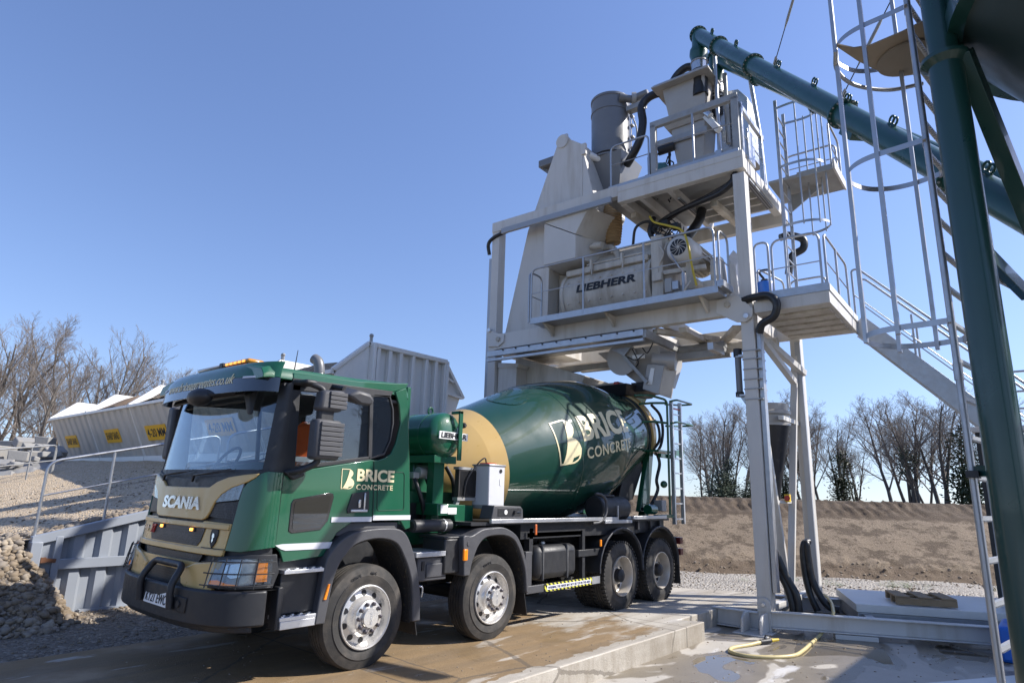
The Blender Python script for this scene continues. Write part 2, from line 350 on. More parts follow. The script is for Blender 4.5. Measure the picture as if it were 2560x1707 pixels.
def soil_mat():
    m, t, p = nodes('bank_soil'); c = coord(t)
    a = mixc(t, nz(t, c, .9, 8, .7), (.185,.14,.095), (.30,.235,.165))
    g = ramp(t, nz(t, scaled(t, c, (1,1,2.6)), 1.6, 10, .72), [(.50,(0,0,0)),(.57,(1,1,1))])
    a = mixc(t, math_(t, 'MULTIPLY', g, .8), a, (.085,.060,.038))
    g4 = ramp(t, nz(t, scaled(t, c, (1,1,1.8)), 7, 10, .75), [(.54,(0,0,0)),(.60,(1,1,1))]); a = mixc(t, math_(t, 'MULTIPLY', g4, .75), a, (.075,.052,.033))
    g2 = ramp(t, nz(t, c, .35, 5), [(.58,(0,0,0)),(.75,(1,1,1))]); a = mixc(t, math_(t, 'MULTIPLY', g2, .35), a, (.20,.17,.085))
    sx = t.nodes.new('ShaderNodeSeparateXYZ'); t.links.new(c, sx.inputs[0])
    top = ramp(t, math_(t, 'ADD', sx.outputs[2], math_(t, 'MULTIPLY', nz(t, c, 3, 4), .16)), [(.0,(1,1,1)),(.1,(1,1,1))])
    dug = ramp(t, math_(t, 'MULTIPLY', math_(t, 'ADD', sx.outputs[2], math_(t, 'MULTIPLY', nz(t, c, 4, 4), .2)), .5), [(.70,(0,0,0)),(.73,(1,1,1))])
    a = mixc(t, math_(t, 'MULTIPLY', dug, .9), a, mixc(t, nz(t, c, 7, 6, .7), (.045,.031,.020), (.135,.095,.060)))
    low = ramp(t, math_(t, 'ADD', sx.outputs[2], math_(t, 'MULTIPLY', nz(t, c, 3, 5), .5)), [(.42,(1,1,1)),(.5,(0,0,0))])
    a = mixc(t, math_(t, 'MULTIPLY', low, .8), a, (.14,.10,.065))
    t.links.new(a, p.inputs['Base Color']); p.inputs['Roughness'].default_value = .95
    bump(t, p, mixc(t, .5, nz(t, scaled(t, c, (1,1,2)), 5, 10, .75), nz(t, c, 24, 5, .7)), .9, .08); return m
PADM = mud_concrete(); YARDM = yard_concrete()
GRAV = gravel_mat('pea_gravel', [(.34,.25,.155),(.52,.39,.245),(.66,.52,.35),(.45,.37,.27),(.72,.61,.47)], 34, 1)
GRAVD = gravel_mat('dirty_gravel', [(.13,.105,.08),(.24,.20,.155),(.17,.135,.10),(.33,.29,.24)], 26, 1)
GRAVG = gravel_mat('grey_gravel', [(.25,.22,.185),(.42,.39,.35),(.34,.30,.25),(.54,.51,.46)], 22, 1)
SANDM = gravel_mat('sharp_sand', [(.40,.29,.15),(.50,.37,.20),(.45,.33,.18)], 60, .7)
AGG = gravel_mat('stone_aggregate', [(.17,.12,.07),(.36,.26,.15),(.26,.19,.12),(.48,.37,.24)], 22, 1)
STONE = gravel_mat('cobble_stone', [(.15,.115,.078),(.25,.195,.135),(.21,.18,.15),(.36,.30,.225)], 5, .1)
RUBBLEM = mat('broken_concrete', (.26,.255,.245), .85, 0, .25, 3, .3, 20, dirt=(.3,.25,.19), dscale=3)
SOIL = soil_mat()
FIELD = mat('field_soil', (.20,.16,.09), .95, 0, .3, .3, .3, 5)
def nf(x, y, s=1.0, o=0.0): return mnoise.noise(Vector((x*s+o, y*s-o, o*.7)))
# ================================================================ ground
g = MB().add([(-400,-400,-.30),(600,-400,-.30),(600,600,-.30),(-400,600,-.30)], [(0,1,2,3)]); obj('ground', g, FIELD, kind='structure')
y_ = MB().add([(-45,-40,-.265),(32,-40,-.265),(32,-1.0,-.265),(-45,-1.0,-.265)], [(0,1,2,3)]); obj('yard', y_, YARDM, kind='structure')
padpoly = [(-45,-1.34),(5.2,-1.34),(4.98,-1.0),(6.58,-1.0),(6.98,-1.55),(7.75,-1.55),(8.35,-1.72),(8.75,-.35),(8.2,.7),(7.3,2.6),(-45,2.6)]
p_ = MB().prism([(x, y, -.5) for x, y in padpoly], (0,0,.5)); obj('concrete_pad', p_, PADM, kind='structure', bev=.012)
vg = MB()
vg.add([(-45,2.58,-.035),(7.6,2.58,-.035),(7.6,60,-.035),(-45,60,-.035)], [(0,1,2,3)]); obj('gravel_verge', vg, GRAVD, kind='structure')
vr = MB(); vr.grid(lambda a, b: (7.2+a, b, -.05+.05*nf(a, b, .9, 3)), [i*.3 for i in range(60)], [-14+i*.4 for i in range(76)])
def inpad(x, y):                                   # keep the gravel off the pad and out of the plant's pit
    return y < -1.25 and x < 8.9-(y+2.1)*.36
vr.f = [f for f in vr.f if not any(inpad(vr.v[i].x, vr.v[i].y) for i in f)]
obj('gravel_strip', vr, GRAVG, kind='structure')
# the soil bank: foot line F + t*D, rising along N
BF, BD, BN = Vector((11.9,2.0)), Vector((.552,-.834)), Vector((.834,.552))
def bank(t, d):
    x, y = BF.x+BD.x*t+BN.x*d, BF.y+BD.y*t+BN.y*d
    prof = [(-1.2,-.12),(-.25,-.06),(.0,.06),(.25,.22),(2.35,1.42),(2.55,1.47),(3.5,1.80),(4.4,1.83),(8,1.8),(30,1.75),(260,1.7)]
    for (a, za), (b, zb) in zip(prof, prof[1:]):
        if d <= b: z = za+(zb-za)*(d-a)/(b-a); break
    if -.3 < d < .5: z += .09*abs(nf(x, y, 3.2)) + .10*max(0, nf(x, y, 7, 2))
    if .2 < d < 2.5: z += .045*nf(x, y, .8, 4) + .02*nf(x, y, 3, 5)
    if 2.45 < d < 3.7:
        z += .05*nf(x, y, 2, 6) + .06*math.sin(t*2*math.pi/.34 + .8*math.sin(d*9)) * (.6+.8*nf(x, y, 1.1, 9)) + .05*max(0, nf(x, y, 8, 3))
    return (x, y, z)
bk = MB(); ds = [-1.2,-.7,-.3]+[-.2+.075*i for i in range(8)]+[.45+.12*i for i in range(17)]+[2.5+.07*i for i in range(19)]+[4.4,6,8,14,30,90,260]
bk.grid(bank, [-14+i*.085 for i in range(0, 520)], ds); obj('soil_bank', bk, SOIL, kind='structure', ang=180)
# ramp up to the aggregate bins
def ramp_z(x, y):
    z = .97+.25*(x+1.7)
    z = min(2.38, z); z = max(z, min(2.2, .02*(y-5)*1.6 + .25*(x+1.7)*.3)) if y > 14 else z
    z = min(2.38, z+.45*max(0, min(1, (y-11)/7))); k = max(0, y-22); z = max(z, min(2.35, .17*k)) if y > 22 else z
    return max(-.04, z)
rp = MB()
def rampf(x, y):
    z = ramp_z(x, y)
    return (x, y, z+.025*nf(x, y, 2.2)+.02*nf(x, y, 5, 4))
def frange(a, b, s):
    o = []; 
    while a < b: o.append(a); a += s
    return o
rp.grid(rampf, frange(-16, 3.2, .16)+[3.2,4,6,8], [5.30]+frange(5.4, 14, .16)+frange(14, 40, .7)+[40,60])
obj('gravel_ramp', rp, GRAV, kind='structure', ang=180)
def pile_z(x, y):
    h = 1.02-.86*math.hypot(1.6*max(0, x+1.9), max(0, 5.3-y))
    return min(h, ramp_z(min(x, -1.7), y)+.06)
pl = MB(); pl.grid(lambda x, y: (x, y, max(-.06, pile_z(x, y)+.05*nf(x, y, 3))), frange(-14, -.4, .12), frange(3.4, 5.65, .12))
obj('cobble_slope', pl, GRAVD, kind='structure', ang=180)
# stones
def ico(sub=1):
    bm = bmesh.new(); bmesh.ops.create_icosphere(bm, subdivisions=sub, radius=1); bm.verts.index_update()
    r = ([v.co.copy() for v in bm.verts], [[v.index for v in f.verts] for f in bm.faces]); bm.free(); return r
I1, I2 = ico(1), ico(2)
R = random.Random(7)
def stone(mb, c, r, geo=None):
    gv, gf = geo or I1; q = Matrix.Rotation(R.uniform(0, 6.3), 3, 'Z') @ Matrix.Rotation(R.uniform(-.7, .7), 3, 'X')
    sc = Vector((R.uniform(.8,1.35), R.uniform(.75,1.1), R.uniform(.5,.85)))*r; o = R.uniform(0, 99)
    mb.add([Vector(c)+q @ Vector((v.x*sc.x, v.y*sc.y, v.z*sc.z))*(1+.22*mnoise.noise(v*1.3+Vector((o,o,o)))) for v in gv], gf)
cb = MB()
for _ in range(3600):
    x, y = R.uniform(-4.2, -.75), R.uniform(3.75, 5.7)
    z = pile_z(x, y)
    if z > -.03 or (z > -.22 and R.random() < .25): stone(cb, (x, y, max(z, -.03)+.01), R.choice((.025,.03,.035,.04,.045,.055,.07)))
o = obj('cobble_pile', cb, STONE, kind='stuff', ang=180); tag(o, 'loose brown cobbles spilling down past the end of the grey retaining wall', 'cobbles')
cb = MB()
for _ in range(900):
    x = R.uniform(-1.7, 1.6); y = 5.36+abs(R.gauss(0, .17)); stone(cb, (x, y, ramp_z(x, y)+.02), R.choice((.025,.03,.04,.05,.06)))
o = obj('wall_top_cobbles', cb, STONE, kind='stuff', ang=180); tag(o, 'row of rounded cobbles lying along the top of the retaining wall', 'cobbles')
cb = MB()
for _ in range(2600):
    x = R.uniform(-6, 3); y = R.choice((R.uniform(2.62, 5.2), R.uniform(4.2, 5.2))); stone(cb, (x, y, -.03), R.choice((.008,.01,.014,.018,.03)))
for _ in range(2200):
    x = R.uniform(-6, 3); y = R.uniform(5.5, 13); stone(cb, (x, y, ramp_z(x, y)+.0), R.choice((.012,.016,.02,.028)))
o = obj('loose_gravel', cb, STONE, kind='stuff', ang=180); tag(o, 'loose gravel scattered over the ramp and the strip beside the pad', 'gravel')
cb = MB()
for _ in range(520):
    x = R.uniform(-2, 5.5); y = R.uniform(-1.3, 2.4)
    stone(cb, (x, y, .0), R.choice((.004,.006,.008,.011)))
for _ in range(420):
    x = R.uniform(2.5, 9); y = R.uniform(-4.8, -1.4); stone(cb, (x, y, -.265), R.choice((.005,.007,.01,.016)))
for _ in range(2400):
    d = R.uniform(-3.6, .3); t_ = R.uniform(-3, 13); x, y, z = bank(t_, max(d, -1.2)); x, y = BF.x+BD.x*t_+BN.x*d, BF.y+BD.y*t_+BN.y*d
    if not inpad(x, y): stone(cb, (x, y, max(z, -.05)), R.choice((.012,.016,.022,.03,.045 if d > -.4 else .02)))
o = obj('loose_stones', cb, STONE, kind='stuff', ang=180); tag(o, 'small stones and mud crumbs lying on the concrete and at the bank foot', 'stones')
cb = MB()
for _ in range(34):
    t_ = R.choice((1.6, 4.5, 6.2, 3.0))+R.gauss(0, .3); d = R.uniform(-1.9, -.9); x, y = BF.x+BD.x*t_+BN.x*d, BF.y+BD.y*t_+BN.y*d
    if inpad(x, y): continue
    for _k in range(26):
        a = R.uniform(0, 6.3); h = R.uniform(.03, .13); px, py = x+R.gauss(0, .06), y+R.gauss(0, .06)
        cb.add([(px-.004, py, -.05), (px+.004, py, -.05), (px+math.cos(a)*h*.5, py+math.sin(a)*h*.5, -.05+h)], [(0,1,2)])
o = obj('weeds', cb, mat('weed_green', (.06,.12,.025), .7), kind='stuff'); tag(o, 'few tufts of green weeds in the gravel below the soil bank', 'weeds')
# ================================================================ trees
def tree(name, seed, H, lean=0, stems=1, dense=1.0, ivy=0, tw=.008, wide=1.0):
    rr = random.Random(seed); tk = MB(); cr = MB(); iv = MB()
    def branch(p, d, L, r, lvl, mb):
        n = 5 if lvl < 2 else 3; pts = [p]; rs = [r]; q = p; dd = d
        for i in range(n):
            dd = (dd + Vector((rr.gauss(0,.13), rr.gauss(0,.13), rr.gauss(.05,.09)))*(1 if lvl else .5)).normalized()
            q = q+dd*L/n; pts.append(q); rs.append(max(.0035, r*(1-(i+1)/n*(.75 if lvl < 3 else .8))))
        mb.tube(pts, rs, 6 if lvl == 0 else (4 if lvl == 1 else 3), cap=False)
        if lvl >= 4: return
        cnt = [int(11*dense), int(7*dense), int(6*dense), 4][lvl]
        for i in range(cnt):
            f = (.17 if lvl == 0 else .15)+(.8 if lvl else .86)*(i+rr.random())/cnt; f = min(f, .99); k = f*n; a = int(k); b = pts[a].lerp(pts[min(a+1, n)], k-a)
            ax = (pts[min(a+1, n)]-pts[a]).normalized(); th = rr.uniform(0, 6.28)
            s_ = ax.orthogonal().normalized(); s2 = ax.cross(s_); side = s_*math.cos(th)+s2*math.sin(th)
            nd = (ax*rr.uniform(.55,1.0)+side*rr.uniform(.5,.9)*wide+Vector((0,0,.18))).normalized()
            if lvl == 0: LL = L*(.62-.38*f)*rr.uniform(.8,1.15)
            else: LL = L*(.62-.25*f)*rr.uniform(.7,1.15)
            branch(b, nd, LL, max(tw*(.55 if lvl > 2 else 1), r*(.55 if lvl == 0 else .5)*(1-.55*f)), lvl+1, cr)
            if ivy and lvl <= 1 and b.z < H*.55 and rr.random() < ivy:
                for _ in range(70):
                    c = b+Vector((rr.gauss(0,.16), rr.gauss(0,.16), rr.gauss(0,.3))); e = rr.uniform(.035,.075)
                    a1 = Vector((rr.gauss(0,1), rr.gauss(0,1), rr.gauss(0,1))).normalized()*e; a2 = a1.orthogonal().normalized()*e
                    iv.add([c-a1-a2*.4, c+a1*.3-a2, c+a1+a2*.3, c-a1*.4+a2], [(0,1,2,3)])
    for k in range(stems):
        a = rr.uniform(0, 6.28); o = Vector((math.cos(a), math.sin(a), 0))*(0 if k == 0 else rr.uniform(.2,.6))
        branch(o-Vector((0,0,.3)), Vector((rr.gauss(lean,.10)+(o.x*.35), rr.gauss(0,.10)+o.y*.35, 1)).normalized(), H*rr.uniform(.82,1), H*.0125+.02, 0, tk)
    t = thing(name, name, 'tree')
    obj('trunk', tk, BARK, t, ang=180); obj('crown', cr, TWIG, t, ang=180)
    if ivy: obj('ivy', iv, IVY, t, ang=180)
    t.location = (0,0,0); return t
def bushy(name, seed, H, Wd, n=2600, leaf=.11):
    rr = random.Random(seed); tk = MB(); cr = MB(); cl = []
    tk.tube([(0,0,-.3),(.05,0,H*.5),(0,.05,H*.95)], [.12,.08,.02], 6)
    for i in range(26):
        z = H*(.08+.9*i/26); a = rr.uniform(0, 6.28); k = Wd*(1-.75*i/26)*rr.uniform(.5,1)
        e = Vector((math.cos(a)*k, math.sin(a)*k, z+rr.uniform(-.2,.25))); tk.tube([(0,0,z*.9), e], [.03,.012], 4); cl.append((e*.8, .28+.25*(1-i/26)*Wd)); cl.append((e*.4, .3*Wd+.1))
    for _ in range(n):
        c0, s_ = rr.choice(cl); c = c0+Vector((rr.gauss(0,s_), rr.gauss(0,s_), rr.gauss(0,s_*.6))); e = rr.uniform(.5,1.3)*leaf
        a1 = Vector((rr.gauss(0,1), rr.gauss(0,1), rr.gauss(0,.6))).normalized()*e; a2 = a1.orthogonal().normalized()*e*.45
        cr.add([c-a1, c-a2, c+a1, c+a2], [(0,1,2,3)])
    t = thing(name, name, 'tree'); obj('trunk', tk, BARK, t, ang=180); obj('crown', cr, IVY, t, ang=180); return t
def polar(az, D): return (-4.38+D*math.cos(rad(az)), -5.63+D*math.sin(rad(az)))
PROT = [tree('bare_tree', 11, 8.2, 0, 1, 1.15), tree('bare_tree', 23, 8.0, .1, 3, .9), tree('bare_tree', 37, 8.4, 0, 2, 1.05, ivy=.18), tree('bare_tree', 41, 7.6, -.08, 1, 1.3, wide=1.25), tree('slim_tree', 52, 8.5, 0, 4, .8, wide=.7)]
BUSH = [bushy('evergreen_shrub', 5, 4.2, 1.3), bushy('evergreen_shrub', 9, 5.6, .95)]
used = set()
def plant(p, az, D, top, base, label, group, rz, wid=1.0):
    """top: sine-like slope of the tree's tip seen from the yard, turned into a true height"""
    x, y = polar(az, D); H0 = {0:8.2,1:8.0,2:8.4,3:7.6,4:8.5}.get(p) if isinstance(p, int) else {'a':4.2,'b':5.6}[p]
    proto = PROT[p] if isinstance(p, int) else BUSH['ab'.index(p)]
    h = 1.77+top*D-base; s = h/H0
    m = Matrix.Translation((x, y, base)) @ Matrix.Rotation(rz, 4, 'Z') @ Matrix.Diagonal((s*wid, s*wid, s, 1))
    if p in used: return dup(proto, m, label, group)
    used.add(p); proto.location = m.translation; proto.rotation_euler = m.to_euler(); proto.scale = m.to_scale(); return tag(proto, label, 'shrub' if isinstance(p, str) else 'tree', group)
GR, GL = 'bare trees beyond the soil bank', 'bare trees behind the bins and the rubble'
plant(3, 23.9, 50, .105, 1.7, 'leftmost bare tree right of the truck ladder, thin pale crown', GR, .3)
plant(1, 22.3, 54, .135, 1.7, 'forked bare tree just right of the truck ladder', GR, 1.2)
plant(0, 20.7, 52, .140, 1.7, 'tall bare tree just left of the near cream post', GR, 2.0)
plant(4, 19.2, 55, .128, 1.7, 'bare tree mostly hidden behind the near cream post', GR, .5)
plant(2, 17.4, 50, .120, 1.7, 'ivy-clad bare tree between the diagonal braces of the plant', GR, 2.9)
plant(0, 16.2, 56, .135, 1.7, 'bare tree directly behind the rear cream post', GR, 4.1)
plant(3, 14.9, 50, .137, 1.7, 'spreading bare tree just right of the rear cream post', GR, 5.0)
plant(1, 13.5, 54, .115, 1.7, 'bare tree left of the gap in the tree line', GR, .9)
plant(4, 12.4, 58, .085, 1.7, 'low thin tree standing in the gap of the tree line', GR, 2.2)
plant(0, 9.9, 46, .140, 1.7, 'leaning bare tree right of the gap in the tree line', GR, 3.4, 1.2)
plant(2, 8.2, 46, .138, 1.7, 'bare tree with ivy on its limbs, middle of the right clump', GR, .2, 1.2)
plant(1, 6.9, 45, .146, 1.7, 'broad forked tree, tallest of the right clump', GR, 1.0, 1.25)
plant(3, 5.6, 48, .125, 1.7, 'bare tree showing between the ladder cage bars and the ladder', GR, 2.5)
plant(0, 1.2, 50, .125, 1.7, 'bare tree at the right picture edge beyond the green leg', GR, 4.4)
plant(4, -1.0, 50, .12, 1.7, 'thin bare tree by the right edge, beyond the white cabin', GR, 1.4)
plant(1, 23.2, 60, .118, 1.7, 'thin bare tree behind the truck ladder top', GR, 3.3)
plant(4, 21.5, 58, .125, 1.7, 'multi stemmed bare tree, second rank left of the near post', GR, 5.2)
plant(3, 18.3, 58, .12, 1.7, 'bare tree glimpsed between near post and black sock', GR, .1)
plant(1, 15.6, 60, .122, 1.7, 'second rank bare tree right beside the rear post', GR, 2.4)
plant(4, 9.0, 55, .13, 1.7, 'second rank multi stemmed tree in the right clump', GR, 1.9, 1.2)
plant(2, 7.5, 56, .12, 1.7, 'second rank ivy tree in the right clump', GR, 4.9)
plant('a', 22.5, 47, .055, 1.6, 'dark evergreen shrub at the foot of the trees by the truck ladder', 'evergreens under the tree line', 0, 1.5)
plant('b', 21.7, 48, .075, 1.6, 'dark upright evergreen left of the near cream post', 'evergreens under the tree line', 1)
plant('b', 13.2, 48, .09, 1.6, 'narrow ivy-dark evergreen right of the rear cream post', 'evergreens under the tree line', 2)
plant('a', 17.3, 49, .05, 1.6, 'dark evergreen between the diagonal braces of the plant', 'evergreens under the tree line', 3)
plant('b', 4.95, 44, .125, 1.6, 'tall dark evergreen behind the silo ladder', 'evergreens under the tree line', 4)
plant('a', 20.0, 47, .04, 1.6, 'low dark shrub left of the near cream post, half hidden', 'evergreens under the tree line', 5, 1.6)
plant(4, 79.6, 40, .175, 1.8, 'bare tree cut by the left picture edge', GL, 0, 1.1)
plant(0, 78.6, 42, .190, 1.8, 'tall bare tree above the rubble heap, tallest at far left', GL, 1.1, 1.1)
plant(1, 77.4, 38, .150, 1.8, 'bare tree between rubble heap and first bin', GL, 2.6)
plant(3, 76.4, 44, .135, 1.8, 'low spreading bare tree by the first bin', GL, 3.0)
plant(0, 75.1, 46, .200, 1.8, 'tall slender tree behind the first bin', GL, 5.1)
plant(4, 73.9, 46, .185, 1.8, 'bushy bare tree behind the second bin', GL, .8, 1.1)
plant(3, 72.6, 48, .150, 1.8, 'bare tree above the join of second and third bin', GL, 2.0)
plant(1, 69.2, 50, .160, 1.8, 'bare tree showing left of the amber light bar', GL, 4.0)
plant(0, 67.6, 52, .150, 1.8, 'faint bare tree right behind the amber light bar', GL, 5.6)
# trees on the other side of the yard, seen mirrored in the cab glass
for i, (x, y) in enumerate([polar(a, d) for a, d in ((104,52),(109,46),(114,50),(119,44),(124,50),(130,46),(137,50),(-27,44),(-33,50),(-39,42),(-45,48),(-52,44))]):
    m = Matrix.Translation((x, y, -.3)) @ Matrix.Rotation(i*1.7, 4, 'Z') @ Matrix.Diagonal((1.2,1.2,1.15,1))
    dup(PROT[i % 5], m, 'bare tree across the yard, mirrored in the cab glass', 'trees across the yard')
# ================================================================ rubble, wall, bins
R = random.Random(3); RG = 'broken concrete lumps on the far left'
spots = [(79.0,25,.9,.55),(78.2,26,.5,.3),(77.8,24.5,.5,.35),(77.3,26,.55,.6),(77.0,25,.4,.35),(76.6,25.5,.5,.5),(76.3,24.5,.4,.25),(75.9,25.5,.6,.25),(78.6,24,.45,.2),(76.9,24,.35,.2),(76.5,26.5,.6,.75),(77.6,27,.7,.8),(78.4,27.5,.7,.7),(75.6,25,.35,.2),(77.9,23.8,.3,.15),(76.1,26,.4,.45)]
for i, (az, D, sz, zz) in enumerate(spots):
    x, y = polar(az, D); mb = MB(); q = Matrix.Translation((x, y, ramp_z(x, y)+.1+zz*.8)) @ Matrix.Rotation(R.uniform(0,3), 4, 'Z') @ Matrix.Rotation(R.uniform(-.6,.6), 4, 'X')
    a, b, c = sz*R.uniform(.4,.6), sz*R.uniform(.25,.4), sz*R.uniform(.18,.34)
    mb.add([q @ Vector((sx*a*R.uniform(.75,1.1), sy*b*R.uniform(.75,1.1), sz_*c*R.uniform(.8,1.1))) for sz_ in (-1,1) for sx, sy in ((-1,-1),(1,-1),(1,1),(-1,1))],
           [(0,3,2,1),(4,5,6,7),(0,1,5,4),(1,2,6,5),(2,3,7,6),(3,0,4,7)])
    lab = 'big rounded grey boulder at the left picture edge' if i == 0 else 'broken pale concrete lump in the rubble heap far left'
    o = obj('concrete_lump', mb, RUBBLEM, bev=.03); tag(o, lab, 'rubble', None if i == 0 else RG)
hp = MB(); hp.grid(lambda a, b: (polar(a, b)[0], polar(a, b)[1], ramp_z(*polar(a, b))-.05+.3*max(0, 1-((a-77.6)/2.6)**2)*max(0, 1-((b-26.5)/3.5)**2)+.08*nf(a*3, b, 2)), [74.5+.2*i for i in range(30)], [22+.4*i for i in range(22)])
o = obj('rubble_heap', hp, RUBBLEM, kind='stuff'); tag(o, 'grey heap of crushed rubble under the broken concrete lumps', 'rubble')
# retaining wall along the ramp
t = thing('retaining_wall', 'grey ribbed steel retaining wall holding back the gravel ramp', 'wall', (-1.65,5.25,0))
wt = lambda x: 1.0+.245*(x+1.66)
mb = MB(); xs = [-1.33]; st = [(.0,.0),(.12,.0),(.17,.07),(.29,.07),(.34,.0)]; pr_ = []
x = -1.37
while x < 2.7: pr_ += [(x+a, 5.25+.035-b) for a, b in st[:4]]; x += .34
mb.add([(px, py, -.05) for px, py in pr_]+[(px, py, wt(px)-.05) for px, py in pr_], [(i, i+1, len(pr_)+i+1, len(pr_)+i) for i in range(len(pr_)-1)])
obj('ribbed_sheet', mb, WALLGR, t, ang=20)
mb = MB(); mb.prism([(-1.72,5.17,wt(-1.7)-.11),(2.75,5.17,wt(2.7)-.11),(2.75,5.17,wt(2.7)+.02),(-1.72,5.17,wt(-1.7)+.02)], (0,.12,0)); obj('top_rail', mb, WALLGR, t, bev=.008)
mb = MB(); mb.box(-1.36,2.75,5.16,5.215,.56,.70); obj('middle_rail', mb, WALLGR, t, bev=.008)
mb = MB(); mb.box(-1.0,2.75,5.17,5.27,-.04,-.005); obj('bottom_rail', mb, WALLGR, t)
for a, b, n in ((-1.73,-1.60,'end_post'),(-1.44,-1.35,'inner_post')):
    mb = MB(); mb.box(a, b, 5.165 if n == 'inner_post' else 5.10, 5.30, -.05, wt((a+b)/2)-.06); obj(n, mb, WALLGR, t, bev=.008)
mb = MB(); mb.box(-1.60,-1.44,5.22,5.25,-.05,wt(-1.5)-.06); obj('end_plate', mb, WALLGR, t)
mb = MB(); mb.bar((-1.62,5.18,.70),(-1.40,5.18,.68),.05,.05); mb.box(-1.58,-1.52,5.15,5.2,.66,.73); obj('rusty_bolt', mb, mat('rust', (.16,.07,.035), .85, 0, .3, 9), t)
# handrail on the wall
t = thing('handrail', 'pale tubular handrail standing on the grey retaining wall, nearer bay', 'handrail', (-1.68,5.27,1))
mb = MB(); mb.tube(fillet([(-1.68,5.27,.98),(-1.68,5.27,2.02),(.72,5.27,2.60),(.72,5.27,1.65)], .16), .021, 8); obj('rail', mb, GALV, t, ang=60)
mb = MB(); mb.tube([(-1.68,5.27,1.55),(.72,5.27,2.13)], .013, 6); obj('middle_rail', mb, GALV, t, ang=60)
mb = MB(); mb.tube([(-.86,5.27,1.19),(-.86,5.27,2.2)], .021, 8); obj('post', mb, GALV, t, ang=60)
t = thing('handrail', 'pale tubular handrail on the wall seen through the cab, farther bay', 'handrail', (.86,5.27,1.6))
mb = MB(); mb.tube(fillet([(.86,5.27,1.6),(.86,5.27,2.62),(2.7,5.27,3.08),(2.7,5.27,2.1)], .16), .021, 8); obj('rail', mb, GALV, t, ang=60)
mb = MB(); mb.tube([(.86,5.27,2.17),(2.7,5.27,2.62)], .013, 6); obj('middle_rail', mb, GALV, t, ang=60)
# rail far left beyond the ramp
t = thing('handrail', 'thin dark handrail in front of the rubble heap far left', 'handrail', polar(77,21)+(2.0,))
A_, B_ = Vector(polar(79.6,20)+(2.42,)), Vector(polar(75.75,22)+(2.72,))
mb = MB(); mb.tube(fillet([A_, B_, B_-Vector((0,0,.75))], .2), .024, 6); mb.tube([A_-Vector((0,0,.42)), B_-Vector((0,0,.42))], .015, 6); obj('rail', mb, GALVD, t, ang=60)
for f in (.02,.6,.98):
    mb = MB(); q = A_.lerp(B_, f); mb.tube([q-Vector((0,0,.85)), q], .022, 6); obj('post', mb, GALVD, t, ang=60)
